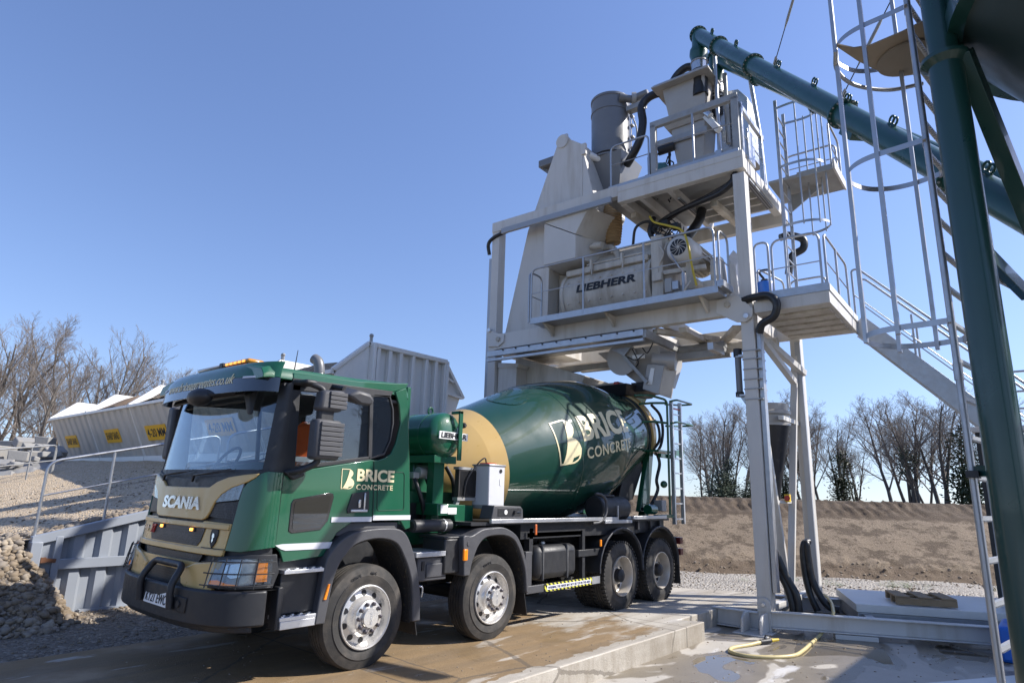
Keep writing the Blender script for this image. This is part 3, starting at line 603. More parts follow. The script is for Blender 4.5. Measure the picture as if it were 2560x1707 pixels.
# aggregate bins: front faces -x, row runs along y
div = [5.22,8.8,12.4,16.1,20.05,24.2]; XF, ZF = 2.8, 4.09
signs = ['4-20 MM','4-20 MM','4-20 MM','SHARP SAND','SHARP SAND']
blab = ['white steel aggregate bin with big sunlit ribbed end wall, nearest the tower','white aggregate bin behind the truck cab roof','aggregate bin with stone sign seen through the windscreen','second bin from the left, heaped with brown sand','leftmost cream aggregate bin with yellow sand sign']
for i in range(5):
    y0, y1 = div[i]+.02, div[i+1]-.02; n = 7
    t = thing('aggregate_bin', blab[i], 'aggregate bin', (XF+1.8,(y0+y1)/2,2.3), 0, 'row of aggregate bins')
    def fr(y, z, off=0):                    # sloping front plate
        k = (ZF-z)/(ZF-2.55); return (XF+.75*k-off, y, z)
    mb = MB(); w_ = (y1-y0)/n; vs = []
    for k in range(n):
        for a, off in ((.0,.0),(.30,.0),(.42,.05),(.88,.05)): vs.append((y0+(k+a)*w_, off))
    vs.append((y1, 0))
    mb.add([fr(y, 2.55, o_) for y, o_ in vs]+[fr(y, ZF-.06, o_) for y, o_ in vs], [(q, q+1, len(vs)+q+1, len(vs)+q) for q in range(len(vs)-1)])
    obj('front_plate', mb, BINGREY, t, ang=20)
    mb = MB(); mb.box(XF-.07,XF+.06,y0,y1,ZF-.09,ZF); mb.box(XF+.66,XF+.82,y0,y1,2.36,2.57); obj('edge_rail', mb, WHITE, t, bev=.01)
    for yy, nm in ((y0, 'side_wall'), (y1-.05, 'side_wall')):
        mb = MB(); mb.prism([(XF,yy,ZF-.02),(XF+.82,yy,ZF+.70),(XF+3.0,yy,ZF+.68),(XF+3.62,yy,ZF-.1),(XF+3.0,yy,2.4),(XF+.75,yy,2.4)], (0,.05,0)); obj(nm, mb, WHITE, t, bev=.006)
    for yy in (y0-.03, y1-.02):
        mb = MB(); mb.bar((XF-.02,yy+.03,ZF),(XF+.82,yy+.03,ZF+.72),.1,.08); mb.bar((XF+.78,yy+.03,ZF+.70),(XF+3.02,yy+.03,ZF+.68),.1,.09); mb.bar((XF+3.0,yy+.03,ZF+.68),(XF+3.62,yy+.03,ZF-.1),.09,.08)
        obj('top_rim', mb, WHITE, t, bev=.01)
    mb = MB(); mb.box(XF+.80,XF+.9,y0+.06,y1-.06,ZF-.4,ZF+.70) if False else mb.box(XF+2.9,XF+3.0,y0+.06,y1-.06,2.6,ZF+.64); obj('back_wall', mb, WHITE, t)
    mb = MB()
    for yy in (y0, y1): mb.tube([(XF+.86,yy,ZF+.72),(XF+.86,yy,ZF+.86)], .035, 6); mb.ball((XF+.86,yy,ZF+.88), .05, 8)
    obj('lifting_lug', mb, GALVD, t)
    hz = [.55,.75,.72,.62,.30][i]
    mb = MB(); mb.grid(lambda a, b: (XF+.05+a*2.85, y0+.06+b*(y1-y0-.12), ZF-.05+hz*math.sin(math.pi*min(1, a*1.15+.06))*(.35+.65*math.sin(math.pi*b))+.05*nf(a*5, b*5+i, 1.5)), [k/16 for k in range(17)], [k/16 for k in range(17)])
    mb2 = [AGG, AGG, AGG, mat('brown_sand', (.23,.15,.085), .95, 0, .35, 2, .5, 14), SANDM][i]
    o = obj('aggregate_heap', mb, mb2, None, ang=180); tag(o, ['brown stone heap in the bin nearest the tower','brown stone heap showing behind the exhaust stack','brown stone heap in the middle bin','brown sand heap in the second bin from the left','yellow sand low in the leftmost bin'][i], 'aggregate', 'material heaped in the bins')
    yc = [7,10.6,14.6,18.15,22.4][i]; sw, sh, zc = [1.5,1.5,1.5,1.3,1.3][i], .42, [3.2,3.2,3.22,3.24,3.18][i]
    f_ = lambda x, y, z: fr(yc-x, zc+y, .06+z)
    mb = mapped(poly_geo([(-sw/2,-sh/2),(sw/2,-sh/2),(sw/2,sh/2),(-sw/2,sh/2)], .012, 5), f_); sg = obj('sign', mb, YELLOW, t)
    g_ = text_geo(signs[i], sw*.86, sh*.55, .012, 0, .004); mb = mapped(g_, lambda x, y, z: f_(x-sw*.43, y-sh*.28, z+.013)); obj('lettering', mb, BLACKT, sg)
    if i == 0:                              # sunlit end wall with ribs, faces the truck
        mb = MB(); xs_ = [1.0,1.32,1.62,1.98,2.38,2.68,2.98]
        for q in xs_: mb.box(XF+q-.045,XF+q+.045,y0-.13,y0,2.4,ZF+.66)
        mb.box(XF+.84,XF+.92,y0-.16,y0,2.4,ZF+.70); mb.box(XF+.86,XF+3.02,y0-.15,y0-.01,ZF+.62,ZF+.72); mb.box(XF+3.0,XF+3.07,y0-.15,y0,2.4,ZF+.68)
        obj('end_rib', mb, WHITE, t, bev=.012)
        mb = MB(); mb.bar((XF+3.0,y0-.06,ZF+.66),(XF+3.65,y0-.06,ZF-.12),.1,.07); mb.bar((XF+3.02,y0-.06,ZF+.32),(XF+3.3,y0-.06,ZF+.22),.08,.05); mb.bar((XF+3.02,y0-.06,ZF-.06),(XF+3.62,y0-.06,ZF-.12),.08,.05); obj('end_brace', mb, WHITE, t)
# ================================================================ mixing plant (frame: u away from the camera side, v towards the bins, z from the yard)
TM = Matrix.Translation((6.52,-1.66,-.265)) @ Matrix.Rotation(.0414670335, 4, 'Z')
setframe(TM)
def rail_u(mb, a, b, h, r=.021, fr=.14, n=7, top=None):
    a, b = Vector(a), Vector(b); mb.tube(fillet([a, a+Vector((0,0,h)), b+Vector((0,0,h if top is None else top)), b], fr), r, 8)
def perf(mb, p, q, w, h): mb.bar(p, q, w, h)
def perfmat(name, col, axis_scale):
    m, t, p = nodes(name); c = coord(t); v = t.nodes.new('ShaderNodeTexBrick'); v.offset = .5
    v.inputs['Scale'].default_value = 1; v.inputs['Mortar Size'].default_value = .009; v.inputs['Brick Width'].default_value = .05; v.inputs['Row Height'].default_value = .022
    v.inputs['Color1'].default_value = (.09,.09,.10,1); v.inputs['Color2'].default_value = (.12,.12,.13,1); v.inputs['Mortar'].default_value = (*col, 1)
    mp = t.nodes.new('ShaderNodeMapping'); mp.inputs['Rotation'].default_value = axis_scale; t.links.new(c, mp.inputs[0]); t.links.new(mp.outputs[0], v.inputs[0])
    t.links.new(v.outputs[0], p.inputs['Base Color']); p.inputs['Metallic'].default_value = .3; p.inputs['Roughness'].default_value = .45; return m
PERFH = perfmat('perforated_tray', (.36,.38,.41), (0, rad(90), rad(90)))
PERFV = perfmat('perforated_tray_upright', (.40,.42,.45), (rad(90), 0, rad(90)))
T = thing('mixing_tower', 'tall cream steel mixing tower straddling the truck lane, with two decks', 'batching plant', (0,0,0))
def P(name, mb, m=PLANT, par=None, bev=.006, **k): return obj(name, mb, m, par or T, bev=bev, **k)
P('post', MB().box(0,.25,-.22,0,.36,8.02)); P('post', MB().box(0,.25,5.68,5.90,.05,8.42))
P('post', MB().box(2.42,2.62,-.40,-.20,.30,5.3)); P('post', MB().box(2.42,2.62,5.68,5.90,.05,8.3))
ft = P('foot', MB().box(-.02,.24,-.21,-.01,.02,.36)); P('base_plate', MB().box(-.46,.34,-.26,.27,0,.022), par=ft)
for v in (-.17, .12): P('gusset', MB().prism([(-.40,v,.022),(-.02,v,.022),(-.02,v,.30),(-.26,v,.30),(-.38,v,.22)], (0,.035,0)), par=ft)
mb = MB(); mb.lathe([(0,.105),(.03,.105)], (-.035,-.11,.42), (1,0,0), 24); mb.box(-.03,-.004,-.215,-.005,.30,.42); hp_ = P('hinge_plate', mb); P('pin', MB().lathe([(0,.034),(.05,.034)], (-.07,-.11,.42), (1,0,0), 16), ALUBAR, hp_)
# upper deck
P('deck_beam', MB().box(-.02,.14,-.22,2.43,8.10,8.47)); P('deck_beam', MB().box(-.02,.14,2.43,5.90,8.25,8.50))
mb = MB(); mb.box(-.028,-.021,-.2,2.43,8.335,8.35); P('beam_seam', mb, bev=0)
P('deck_beam', MB().box(2.5,2.66,-.3,5.9,7.9,8.2)); P('deck_beam', MB().box(.14,2.5,-.22,-.06,8.08,8.36)); P('deck_beam', MB().box(.14,2.5,2.3,2.43,8.08,8.3))
for v, u0, u1 in ((1.28,.14,2.5),(1.9,.14,2.5)): P('cross_beam', MB().box(u0,u1,v,v+.1,8.1,8.3))
for u in (1.1,1.45,1.8,2.15): P('deck_joist', MB().box(u,u+.06,-.06,1.28,8.14,8.28))
for a, b in (((.95,.72,8.0),(2.4,.62,7.98)), ((.55,2.35,8.02),(2.0,2.1,7.85))): P('light_fitting', MB().bar(a, b, .14, .12), PLANTD)
P('deck_plate', MB().box(.1,2.55,-.1,2.9,8.37,8.40), GALVD); P('toe_plate', MB().box(-.018,.03,-.15,2.65,8.40,8.53), GALV)
P('cable_tray', MB().box(-.10,-.025,2.55,5.55,8.12,8.25), PERFH); 
P('cable_tray', MB().box(.35,1.9,-.20,-.08,8.02,8.06), PERFH, bev=0); P('cable_tray', MB().box(.03,.2,5.92,6.0,2.2,7.6), PERFV, bev=0); P('cable_tray', MB().box(2.36,2.415,-.40,-.30,.4,5.2), PERFV, bev=0)
P('cable_tray', MB().box(.4,1.7,1.2,1.27,8.02,8.06), PERFH, bev=0)
# lower (mixer) deck
P('main_beam', MB().box(-.02,.16,-.02,5.72,5.28,5.64)); P('main_beam', MB().box(2.4,2.56,-.2,5.7,5.28,5.64))
for v in (.05,1.5,2.2,3.4,5.4): P('cross_beam', MB().box(.16,2.4,v,v+.12,5.3,5.55))
mb = MB()
for a, b in (((.2,1.75,5.24),(2.3,.55,5.24)), ((.7,.3,5.22),(2.3,1.3,5.22)), ((.25,1.2,5.2),(1.3,1.2,5.2))): mb.bar(a, b, .16, .1)
P('brace', mb, PLANTD)
P('side_tube', MB().cyl((1.3,1.75,5.04),(1.3,.75,5.02),.12,20), GALVD); P('side_tube', MB().cyl((1.55,.8,5.05),(1.55,-.2,5.05),.1,20), PLANTD)
for v, pts in ((0, [(-.06,.40,5.58),(-.06,.02,5.62),(-.06,-.24,5.32),(-.06,-.22,5.18),(-.06,-.10,5.10),(-.06,.06,5.12),(-.06,.42,5.34)]), (1, [(-.06,5.92,5.82),(-.06,5.62,5.66),(-.06,5.38,5.60),(-.06,5.40,5.42),(-.06,5.55,5.33),(-.06,5.86,5.36)])):
    k = P('pin_plate', MB().prism(pts, (.05,0,0))); c = pts[4] if v == 0 else pts[0]
    P('pin', MB().lathe([(0,.05),(.05,.05)], (-.1,-.12 if v == 0 else 5.83,5.2 if v == 0 else 5.75), (1,0,0), 16), ALUBAR, k)
    P('lug', MB().lathe([(0,.06),(.06,.06)], (-.1,.2 if v == 0 else 5.55,5.46 if v == 0 else 5.5), (1,0,0), 6), PLANTD, k)
# front walkway with kick plate
wk = P('walkway', MB().box(-.5,-.02,.22,4.30,5.60,5.70), GALV)
P('kick_plate', MB().box(-.515,-.495,.20,4.32,5.58,5.71), GALV, wk, bev=0)
for v in (.55,2.5,4.0):
    P('bracket', MB().prism([(-.45,v,5.6),(-.02,v,5.6),(-.02,v,5.40),(-.08,v,5.36),(-.14,v,5.42)], (0,.05,0)), PLANTD, wk)
def railing(a, b, h, posts, mids, m=GALV, fr=.15, par=None, r=.021):
    a, b = Vector(a), Vector(b); k = P('railing', (lambda q: (rail_u(q, a, b, h, r, fr), q)[1])(MB()), m, par, bev=0, ang=60)
    for f in posts: q = a.lerp(b, f); P('rail_post', MB().tube([q, q+Vector((0,0,h))], r, 8), m, k, bev=0, ang=60)
    for z in mids: P('middle_rail', MB().tube([a+Vector((0,0,z)), b+Vector((0,0,z))], .011, 6), m, k, bev=0, ang=60)
    return k
railing((-.5,4.30,5.62),(-.5,.24,5.64),1.2,(.325,.66),(.64,))
railing((-.5,.16,5.66),(-.02,.16,5.66),1.1,(),(.55,)); railing((-.5,4.36,5.62),(-.03,4.36,5.62),1.16,(),(.62,))
P('latch_box', MB().box(-.52,0,.10,.22,5.68,5.80), GALV)
# access platform on the right
pf = P('platform', MB().box(.0,2.4,-1.47,-.24,5.25,5.46)); P('toe_plate', MB().box(-.012,.03,-1.48,-.3,5.46,5.60), GALV, pf, bev=0); P('toe_plate', MB().box(.0,2.42,-1.49,-1.45,5.46,5.58), WHITE, pf, bev=0)
mb = MB(); 
for u in (.3,.7,1.1,1.5,1.9): mb.box(u,u+.28,-1.40,-.3,5.215,5.25)
P('floor_plank', mb, PLANTD, pf)
P('brace', MB().bar((1.2,-.1,5.0),(2.45,-.42,4.55),.12,.12)); P('brace', MB().bar((.25,-.1,5.1),(1.9,-.35,4.3),.11,.11))
railing((.02,-.30,5.5),(.02,-.54,5.5),1.04,(),(.5,),fr=.11); railing((.02,-.60,5.5),(.02,-1.38,5.5),1.03,(.3,),(.5,),fr=.16)
railing((.05,-1.45,5.5),(1.9,-1.45,5.5),1.0,(.5,),(.5,),fr=.16); railing((2.35,-1.0,5.5),(2.35,-.3,5.5),1.0,(),(.5,))
railing((2.3,-.2,5.5),(1.2,.0,5.5),1.0,(),(.5,))
# V braces between the front and rear posts, and the little bar with the stop switch
P('brace', MB().bar((.28,-.11,4.4),(1.36,-.13,.34),.09,.12,(0,1,0))); P('brace', MB().bar((2.40,-.28,4.9),(1.46,-.13,.34),.09,.12,(0,1,0)))
P('brace', MB().bar((1.02,-.12,2.02),(1.80,-.17,2.02),.05,.05)); P('brace', MB().box(.3,2.9,-.14,-.02,.26,.36))
# galvanised frame under the mixer deck
gf = P('gate_frame', MB().box(-.32,-.24,1.75,5.66,5.04,5.17), GALV); P('gate_rail', MB().box(-.33,-.25,1.75,5.66,4.93,4.99), GALV, gf)
P('gate_rail', MB().box(-.3,1.6,1.70,1.78,5.0,5.16), GALVD, gf); P('gate_rail', MB().box(1.0,1.1,.75,4.6,4.78,4.92), GALVD, gf); P('gate_rail', MB().box(.5,1.1,.70,.82,4.80,4.95), GALV, gf)
P('gate_rail', MB().box(1.7,1.8,.8,4.4,4.9,5.02), GALVD, gf); P('gate_plate', MB().box(-.2,.9,2.0,5.3,5.17,5.2), GALVD, gf)
mb = MB()
for v in [1.95+.36*i for i in range(10)]: mb.lathe([(0,.018),(.02,.018)], (-.34,v,5.15), (1,0,0), 6)
P('bolt', mb, DKMETAL, gf, bev=0)
# base frame on the yard, runs off to the right of the near post
A0, B0 = Vector((.02,-.20,0)), Vector((1.75,-4.2,0)); dv = (B0-A0).normalized(); nv = Vector((-dv.y, dv.x, 0)) if -dv.y > 0 else Vector((dv.y, -dv.x, 0)); nv = Vector((.94,.34,0))
def ibeam(mb, a, b, h, w, t=.02):
    a, b = Vector(a), Vector(b)
    mb.bar(a+Vector((0,0,h-t/2)), b+Vector((0,0,h-t/2)), w, t); mb.bar(a+Vector((0,0,t/2)), b+Vector((0,0,t/2)), w, t); mb.bar(a+Vector((0,0,h/2)), b+Vector((0,0,h/2)), .015, h-2*t-.004)
mb = MB(); ibeam(mb, A0+Vector((0,0,.08)), B0+Vector((0,0,.08)), .25, .16); P('base_beam', mb, PLANT)
mb = MB(); ibeam(mb, A0+nv*2.1+Vector((0,0,.06)), B0+nv*2.1+Vector((0,0,.06)), .25, .16); P('base_beam', mb, GALV)
mb = MB(); ibeam(mb, (.02,.0,.02), (.02,.75,.02), .27, .14); P('base_beam', mb, PLANT); mb = MB(); ibeam(mb, (.72,-1.5,.08), (.72+2*.94,-1.5+2*.34,.08), .24, .12); P('base_beam', mb, GALV)
P('base_block', MB().bar(A0+dv*.9+Vector((0,0,.035)), A0+dv*1.5+Vector((0,0,.035)), .16, .07), PLANT)
def treadmat():
    m, t, p = nodes('chequer_plate'); c = coord(t); v = t.nodes.new('ShaderNodeTexChecker'); v.inputs['Scale'].default_value = 30; t.links.new(c, v.inputs[0])
    t.links.new(mixc(t, nz(t, c, 3, 5), (.55,.54,.5), (.68,.67,.64)), p.inputs['Base Color']); p.inputs['Metallic'].default_value = .1; p.inputs['Roughness'].default_value = .5; bump(t, p, v.outputs[1], .4, .01); return m
CHEQ = treadmat()
hb = lambda s, k, z: A0+dv*s+nv*k+Vector((0,0,z))
mb = MB(); mb.loft([[hb(1.32,.45,.34),hb(4.2,.45,.34),hb(4.2,2.4,.34),hb(1.32,2.4,.34)],[hb(1.32,.45,.46),hb(4.2,.45,.46),hb(4.2,2.4,.46),hb(1.32,2.4,.46)]])
cv = obj('pit_cover', mb, CHEQ, bev=.006); tag(cv, 'raised chequer plate pit cover on the base frame carrying the pallet', 'cover plate')
k = P('cover_skirt', (lambda q: q.loft([[hb(1.34,.47,.12),hb(4.2,.47,.12),hb(4.2,2.3,.12),hb(1.34,2.3,.12)],[hb(1.34,.47,.335),hb(4.2,.47,.335),hb(4.2,2.3,.335),hb(1.34,2.3,.335)]]))(MB()), GALV)
# pallet
t = thing('pallet', 'small brown wooden pallet lying on the chequer plate cover', 'pallet', hb(2.2,.75,.46))
pq = lambda s, k, z: hb(1.95+s,.62+k,.465+z)
for s in (0,.33,.66):
    mb = MB(); mb.bar(pq(s+.10,0,.125), pq(s+.10,.75,.125), .2, .022); obj('top_board', mb, WOOD, t)
for k in (.03,.37,.72):
    mb = MB(); mb.bar(pq(0,k,.06), pq(.86,k,.06), .08, .10); obj('bearer', mb, WOOD, t)
# pneumatic canister and straps on the near post
t = thing('air_cylinder', 'upright grey cylinder clamped to the near cream post', 'cylinder', (.1,.10,4))
obj('barrel', MB().cyl((.1,.12,3.86),(.1,.12,4.55),.055,18), STEELGR, t); obj('cap', MB().cyl((.1,.12,4.52),(.1,.12,4.66),.075,18), BLACKP, t); obj('cap', MB().cyl((.1,.12,3.80),(.1,.12,3.88),.072,18), BLACKP, t)
mb = MB(); mb.box(.03,.17,.0,.14,4.50,4.54); mb.box(.03,.17,0,.14,3.80,3.83); mb.prism([(.1,.0,3.78),(.1,.12,3.80),(.1,.0,3.6)], (.02,0,0)); obj('bracket', mb, GALV, t)
for z in (3.72,3.90,4.07,4.25,4.43,4.58):
    P('strap', MB().box(-.012,.30,-.30,.012,z,z+.018), GALVD, bev=0)
P('conduit', MB().box(.06,.22,-.31,-.235,.6,5.0), GALV)
# skip hoist shaft
t = thing('skip_hoist', 'tall tapering cream skip hoist housing rising left of the mixer', 'skip hoist', (1,4.5,5))
obj('shaft', MB().prism([(.3,5.78,5.2),(.3,5.04,8.2),(.3,4.22,10.22),(.3,4.12,10.42),(.3,3.88,10.28),(.3,3.46,9.98),(.3,3.46,9.72),(.3,3.2,8.6),(.3,3.4,8.2),(.3,4.40,7.1),(.3,4.44,5.2)], (1.5,0,0)), PLANT, t, bev=.01)
obj('cap', MB().lathe([(0,.17),(.14,.17)], (.27,4.06,10.27), (1,0,0), 24), PLANT, t); obj('seam_rib', MB().box(.285,.30,3.50,3.52,8.5,9.7), PLANT, t)
obj('corner_lug', MB().box(.26,.34,3.40,3.52,9.72,10.0), PLANT, t, bev=.01); obj('lifting_ring', MB().tube([(.32,3.98+.06*math.cos(a),10.38+.07*math.sin(a)) for a in [k*math.pi/6 for k in range(-1,8)]], .014, 6), PLANT, t)
obj('limit_arm', MB().box(.35,1.2,4.35,4.80,9.84,10.02), STEELGR, t, bev=.01); obj('arm_stay', MB().bar((.5,4.74,9.84),(.5,4.45,9.6),.06,.06), STEELGR, t)
obj('exhaust_pipe', MB().tube([(.6,3.5,9.86),(.9,3.2,9.72),(1.1,3.1,9.6)], .085, 16), WHITE, t, ang=60)
obj('outlet_box', MB().loft([[(-.02,4.33,8.1),(-.02,3.48,7.62),(-.02,3.48,7.08),(-.02,4.33,7.08)],[(1.3,4.33,8.1),(1.1,3.2,7.7),(1.1,3.2,7.15),(1.3,4.33,7.08)]]), PLANT, t, bev=.008)
obj('outlet_hood', MB().loft([[(-.02,4.33,8.12),(-.02,3.14,8.2),(-.02,3.48,7.64)],[(1.2,4.33,8.12),(1.2,2.9,8.25),(1.0,3.3,7.7)]]), PLANT, t, bev=.006)
obj('receiving_throat', MB().prism([(.05,4.36,5.7),(.05,4.36,6.95),(.05,4.0,7.06),(.05,3.3,6.9),(.05,3.3,5.7)], (.04,0,0)) if False else MB().loft([[(.7,4.38,5.72),(.7,3.9,5.72),(.7,3.7,6.9),(.7,4.38,7.06)],[(1.2,4.38,5.72),(1.2,3.9,5.72),(1.2,3.7,6.9),(1.2,4.38,7.06)]]), PLANTD, t)
obj('skip_chute', MB().loft([[(.5,5.45,5.18),(.5,3.55,4.55),(.5,3.62,4.40),(.5,5.6,3.6)],[(1.6,5.45,5.18),(1.6,3.55,4.55),(1.6,3.62,4.40),(1.6,5.6,3.6)]]), PLANTD, t, bev=.008)
obj('lower_guide', MB().box(.1,.5,5.12,5.66,2.6,4.86), PLANT, t, bev=.008); obj('lower_guide', MB().prism([(.08,5.66,4.98),(.08,5.05,4.90),(.08,5.08,4.82),(.08,5.66,4.86)], (.4,0,0)), PLANT, t)
# bellow between hopper and mixer, mesh guard
t = thing('dust_bellow', 'tan ribbed fabric bellow above the left end of the mixer', 'bellow', (1.0,3.1,8)); prof = []
for i in range(31):
    f = i/30; prof.append((f*.98, (.215-.05*max(0, f-.6)/.4)+.010*(1 if i % 2 else -1)))
obj('fabric', MB().lathe(prof, (1.0,3.12,8.66), (.04,.0,-1), 24), BELLOW, t, ang=60); obj('clamp_ring', MB().lathe([(0,.235),(.05,.235)], (1.0,3.12,8.68), (0,0,-1), 24), GALVD, t)
t = thing('mesh_guard', 'triangular wire mesh guard between hoist housing and tan bellow', 'guard', (.95,3.3,7.8))
def meshmat():
    m = bpy.data.materials.new('wire_mesh'); m.use_nodes = True; t_ = m.node_tree; p = t_.nodes['Principled BSDF']; c = coord(t_)
    v = t_.nodes.new('ShaderNodeTexVoronoi'); v.feature = 'DISTANCE_TO_EDGE'; v.inputs['Scale'].default_value = 28; v.inputs['Randomness'].default_value = 0; t_.links.new(c, v.inputs[0])
    p.inputs['Base Color'].default_value = (.2,.2,.21,1); t_.links.new(math_(t_, 'LESS_THAN', v.outputs[0], .16), p.inputs['Alpha']); return m
obj('mesh', MB().add([(.95,3.50,7.55),(.95,3.10,8.3),(.95,3.05,7.4),(.95,3.45,7.4)], [(0,1,2,3)]), meshmat(), t)
# twin shaft mixer
t = thing('concrete_mixer', 'dirty cream trough mixer with dark lettering, behind the walkway rail', 'mixer', (.9,2.9,5.7)); MX = t
def mixp(v0, v1, prof):   # prof in (u,z) swept along v
    return MB().loft([[(u, v0, z) for u, z in prof],[(u, v1, z) for u, z in prof]])
cyl_ = [(.95+.80*math.cos(a), 6.36+.66*math.sin(a)) for a in [math.pi*(.80+1.40*k/24) for k in range(25)]]
shell = cyl_+[(1.45,6.86),(.45,6.86)]
obj('trough', mixp(3.92, 1.82, [(u, z) for u, z in shell]), PLANTD, t, bev=.01, ang=25)
for v in (3.94,1.86):
    mb = MB(); mb.add(mixp(v+.04, v-.04, [(.95+(u-.95)*1.05, 6.3+(z-6.3)*1.05) for u, z in shell]).v, mixp(0,1,shell).f)
    obj('end_flange', mb, PLANTD, t, bev=.008)
obj('rim', MB().box(.26,1.64,1.9,3.9,6.80,6.93), PLANTD, t, bev=.01); obj('lid', MB().loft([[(.30,3.55,6.9),(1.6,3.55,6.9),(1.6,1.85,6.9),(.30,1.85,6.9)],[(.85,3.3,7.38),(1.5,3.3,7.38),(1.5,1.95,7.38),(.85,1.95,7.38)]]), PLANTD, t, bev=.008)
mb = MB(); mb.tube([(.27,3.35,6.97),(.27,2.0,6.97)], .022, 8); mb.tube([(.80,3.3,7.42),(.80,1.9,7.42)], .022, 8)
for v in (3.2,2.45): mb.box(.2,.34,v,v+.05,6.82,7.05); mb.tube([(.24,v,6.92),(.2,v,6.70)], .018, 6)
obj('clamp_bar', mb, PLANTD, t, ang=60)
mb = MB()
for v in [3.8-.27*i for i in range(8)]:
    for z, u in ((6.12,.20),(6.60,.20)): obj('bolt', MB().lathe([(0,.022),(.03,.022)], (u+.01,v,z), (-1,0,.1), 6), PLANTD, t)

g_ = text_geo('LIEBHERR', 1.44, .18, .045, .1, .004, 1.02, .05)
obj('lettering', mapped(g_, lambda x, y, z: (.95-.80*math.sqrt(max(0,1-((6.33+y-6.36)/.66)**2))-.004-z, 3.56-x, 6.33+y)), BLACKT, t)
obj('end_panel', MB().box(.2,1.6,1.55,1.80,5.72,7.25), PLANTD, t, bev=.01); obj('gear_case', MB().box(.5,1.5,.65,1.55,5.72,6.2), PLANTD, t, bev=.02)
mt = obj('motor', MB().lathe([(-.16,.15),(-.15,.22),(-.10,.265),(.0,.285),(.34,.285),(.35,.295)], (.24,1.16,6.84), (1,0,0), 32), PLANT, t, ang=40)
obj('motor_barrel', MB().lathe([(0,.265),(.75,.265),(.8,.18)], (.56,1.14,6.82), (1,0,0), 32), PLANTD, t)
mb = MB()
for k in range(20): a = 2*math.pi*k/20; mb.box(0,0,0,0,0,0) if False else mb.bar((.60,1.14+.265*math.cos(a),6.82+.265*math.sin(a)), (1.25,1.14+.265*math.cos(a),6.82+.265*math.sin(a)), .012, .05, (0,math.cos(a),math.sin(a)))
obj('cooling_fin', mb, PLANTD, t)
obj('fan_grille', MB().lathe([(0,.17),(.012,.165)], (.082,1.16,6.84), (-1,0,0), 32), BLACKT, mt)
mb = MB()
for k in range(11):
    a = 2*math.pi*k/11; pts = [(.066, 1.16+r*math.cos(a+r*4), 6.84+r*math.sin(a+r*4)) for r in (.03,.07,.11,.145,.172)]; mb.tube(pts, .006, 4)
mb.lathe([(0,.03),(.015,.02)], (.07,1.16,6.84), (-1,0,0), 12); obj('fan_spoke', mb, PLANT, mt)
obj('belt_guard', MB().lathe([(0,.46),(.16,.46),(.2,.42)], (1.0,.80,6.35), (0.2,-1,0), 36), PLANTD, t); obj('belt_guard_cover', MB().loft([[(.8,.45,5.74),(1.9,.45,5.74),(1.9,.45,6.5),(1.2,.45,7.0),(.8,.45,6.7)],[(.8,.25,5.74),(1.9,.25,5.74),(1.9,.3,6.4),(1.2,.3,6.8),(.8,.3,6.5)]]), PLANT, t, bev=.02)
obj('motor_rail', MB().bar((.25,1.55,6.42),(.45,.75,6.46),.12,.09), PLANTD, t, bev=.01); obj('motor_rail', MB().box(.3,.4,1.0,1.1,6.2,6.62), PLANTD, t)
obj('pump', MB().lathe([(0,.12),(.3,.12),(.32,.09)], (.2,.95,6.1), (1,0,0), 20), PLANTD, t); obj('pump_foot', MB().box(.2,.5,.85,1.6,5.72,5.85), PLANTD, t)
cb_ = obj('control_box', MB().box(-.02,.12,1.28,1.42,5.92,6.20), HOPPERGR, t, bev=.008); obj('valve_block', MB().box(-.02,.1,1.14,1.27,5.95,6.12), GALV, t, bev=.008)
mb = MB(); mb.cyl((.05,1.06,5.9),(.05,1.06,6.28),.035,12); mb.tube(spline([(.05,1.06,6.28),(.0,1.15,6.45),(.05,1.30,6.72)],6), .014, 6); obj('valve', mb, BLUE if False else GALV, t)
obj('junction_box', MB().box(.12,.3,1.55,1.75,6.25,6.42), PLANTD, t, bev=.01); obj('drain_valve', MB().lathe([(0,.08),(.2,.08),(.22,.05),(.3,.05)], (.4,3.05,7.42), (0,1,.1), 16), PLANTD, t)
mb = MB()
for pts in ([(.4,1.7,7.2),(.2,1.6,7.0),(.15,1.5,6.8),(.2,1.62,6.6),(.2,1.66,6.4)], [(.5,1.4,7.15),(.25,1.45,7.05),(.2,1.5,6.9)], [(.1,.95,6.1),(.0,1.0,5.95),(.05,1.12,5.85)]): mb = MB(); mb.tube(spline(pts, 5), .018, 6); obj('cable', mb, PLANTD, t, ang=80)
# pipework and hoses below the upper deck
def hose(name, label, pts, r, m=HOSE, cat='hose', n=10, group=None):
    mb = MB(); mb.tube(spline(pts, 8), r, n); o = obj(name, mb, m, ang=80); return tag(o, label, cat, group)
hose('supply_hose', 'thick black hose swept under the upper deck to the near post', [(.9,2.1,7.65),(.8,1.8,7.82),(.6,1.3,7.86),(.4,.8,7.84),(.2,.3,7.82),(.12,.02,7.95),(.12,-.02,8.15)], .06)
hose('supply_hose', 'second black hose bundled beside the thick one under the upper deck', [(.95,2.0,7.75),(.7,1.3,7.92),(.4,.6,7.92),(.2,.1,7.98),(.16,.03,8.2)], .05)
hose('drop_hose', 'black hose dropping onto the mixer lid left of the motor', [(.6,1.9,7.85),(.5,1.95,7.5),(.6,1.85,7.25)], .055)
hose('drop_hose', 'wide grey-black dosing hose coming down behind the motor', [(1.3,1.1,8.1),(1.2,1.15,7.8),(1.0,1.35,7.4),(.9,1.5,7.2)], .10)
hose('thin_hose', 'thin dark hose looping over the mixer lid, left of the black drop hose', [(.5,2.35,7.3),(.45,2.25,7.65),(.5,2.0,7.75),(.6,1.8,7.6)], .03)
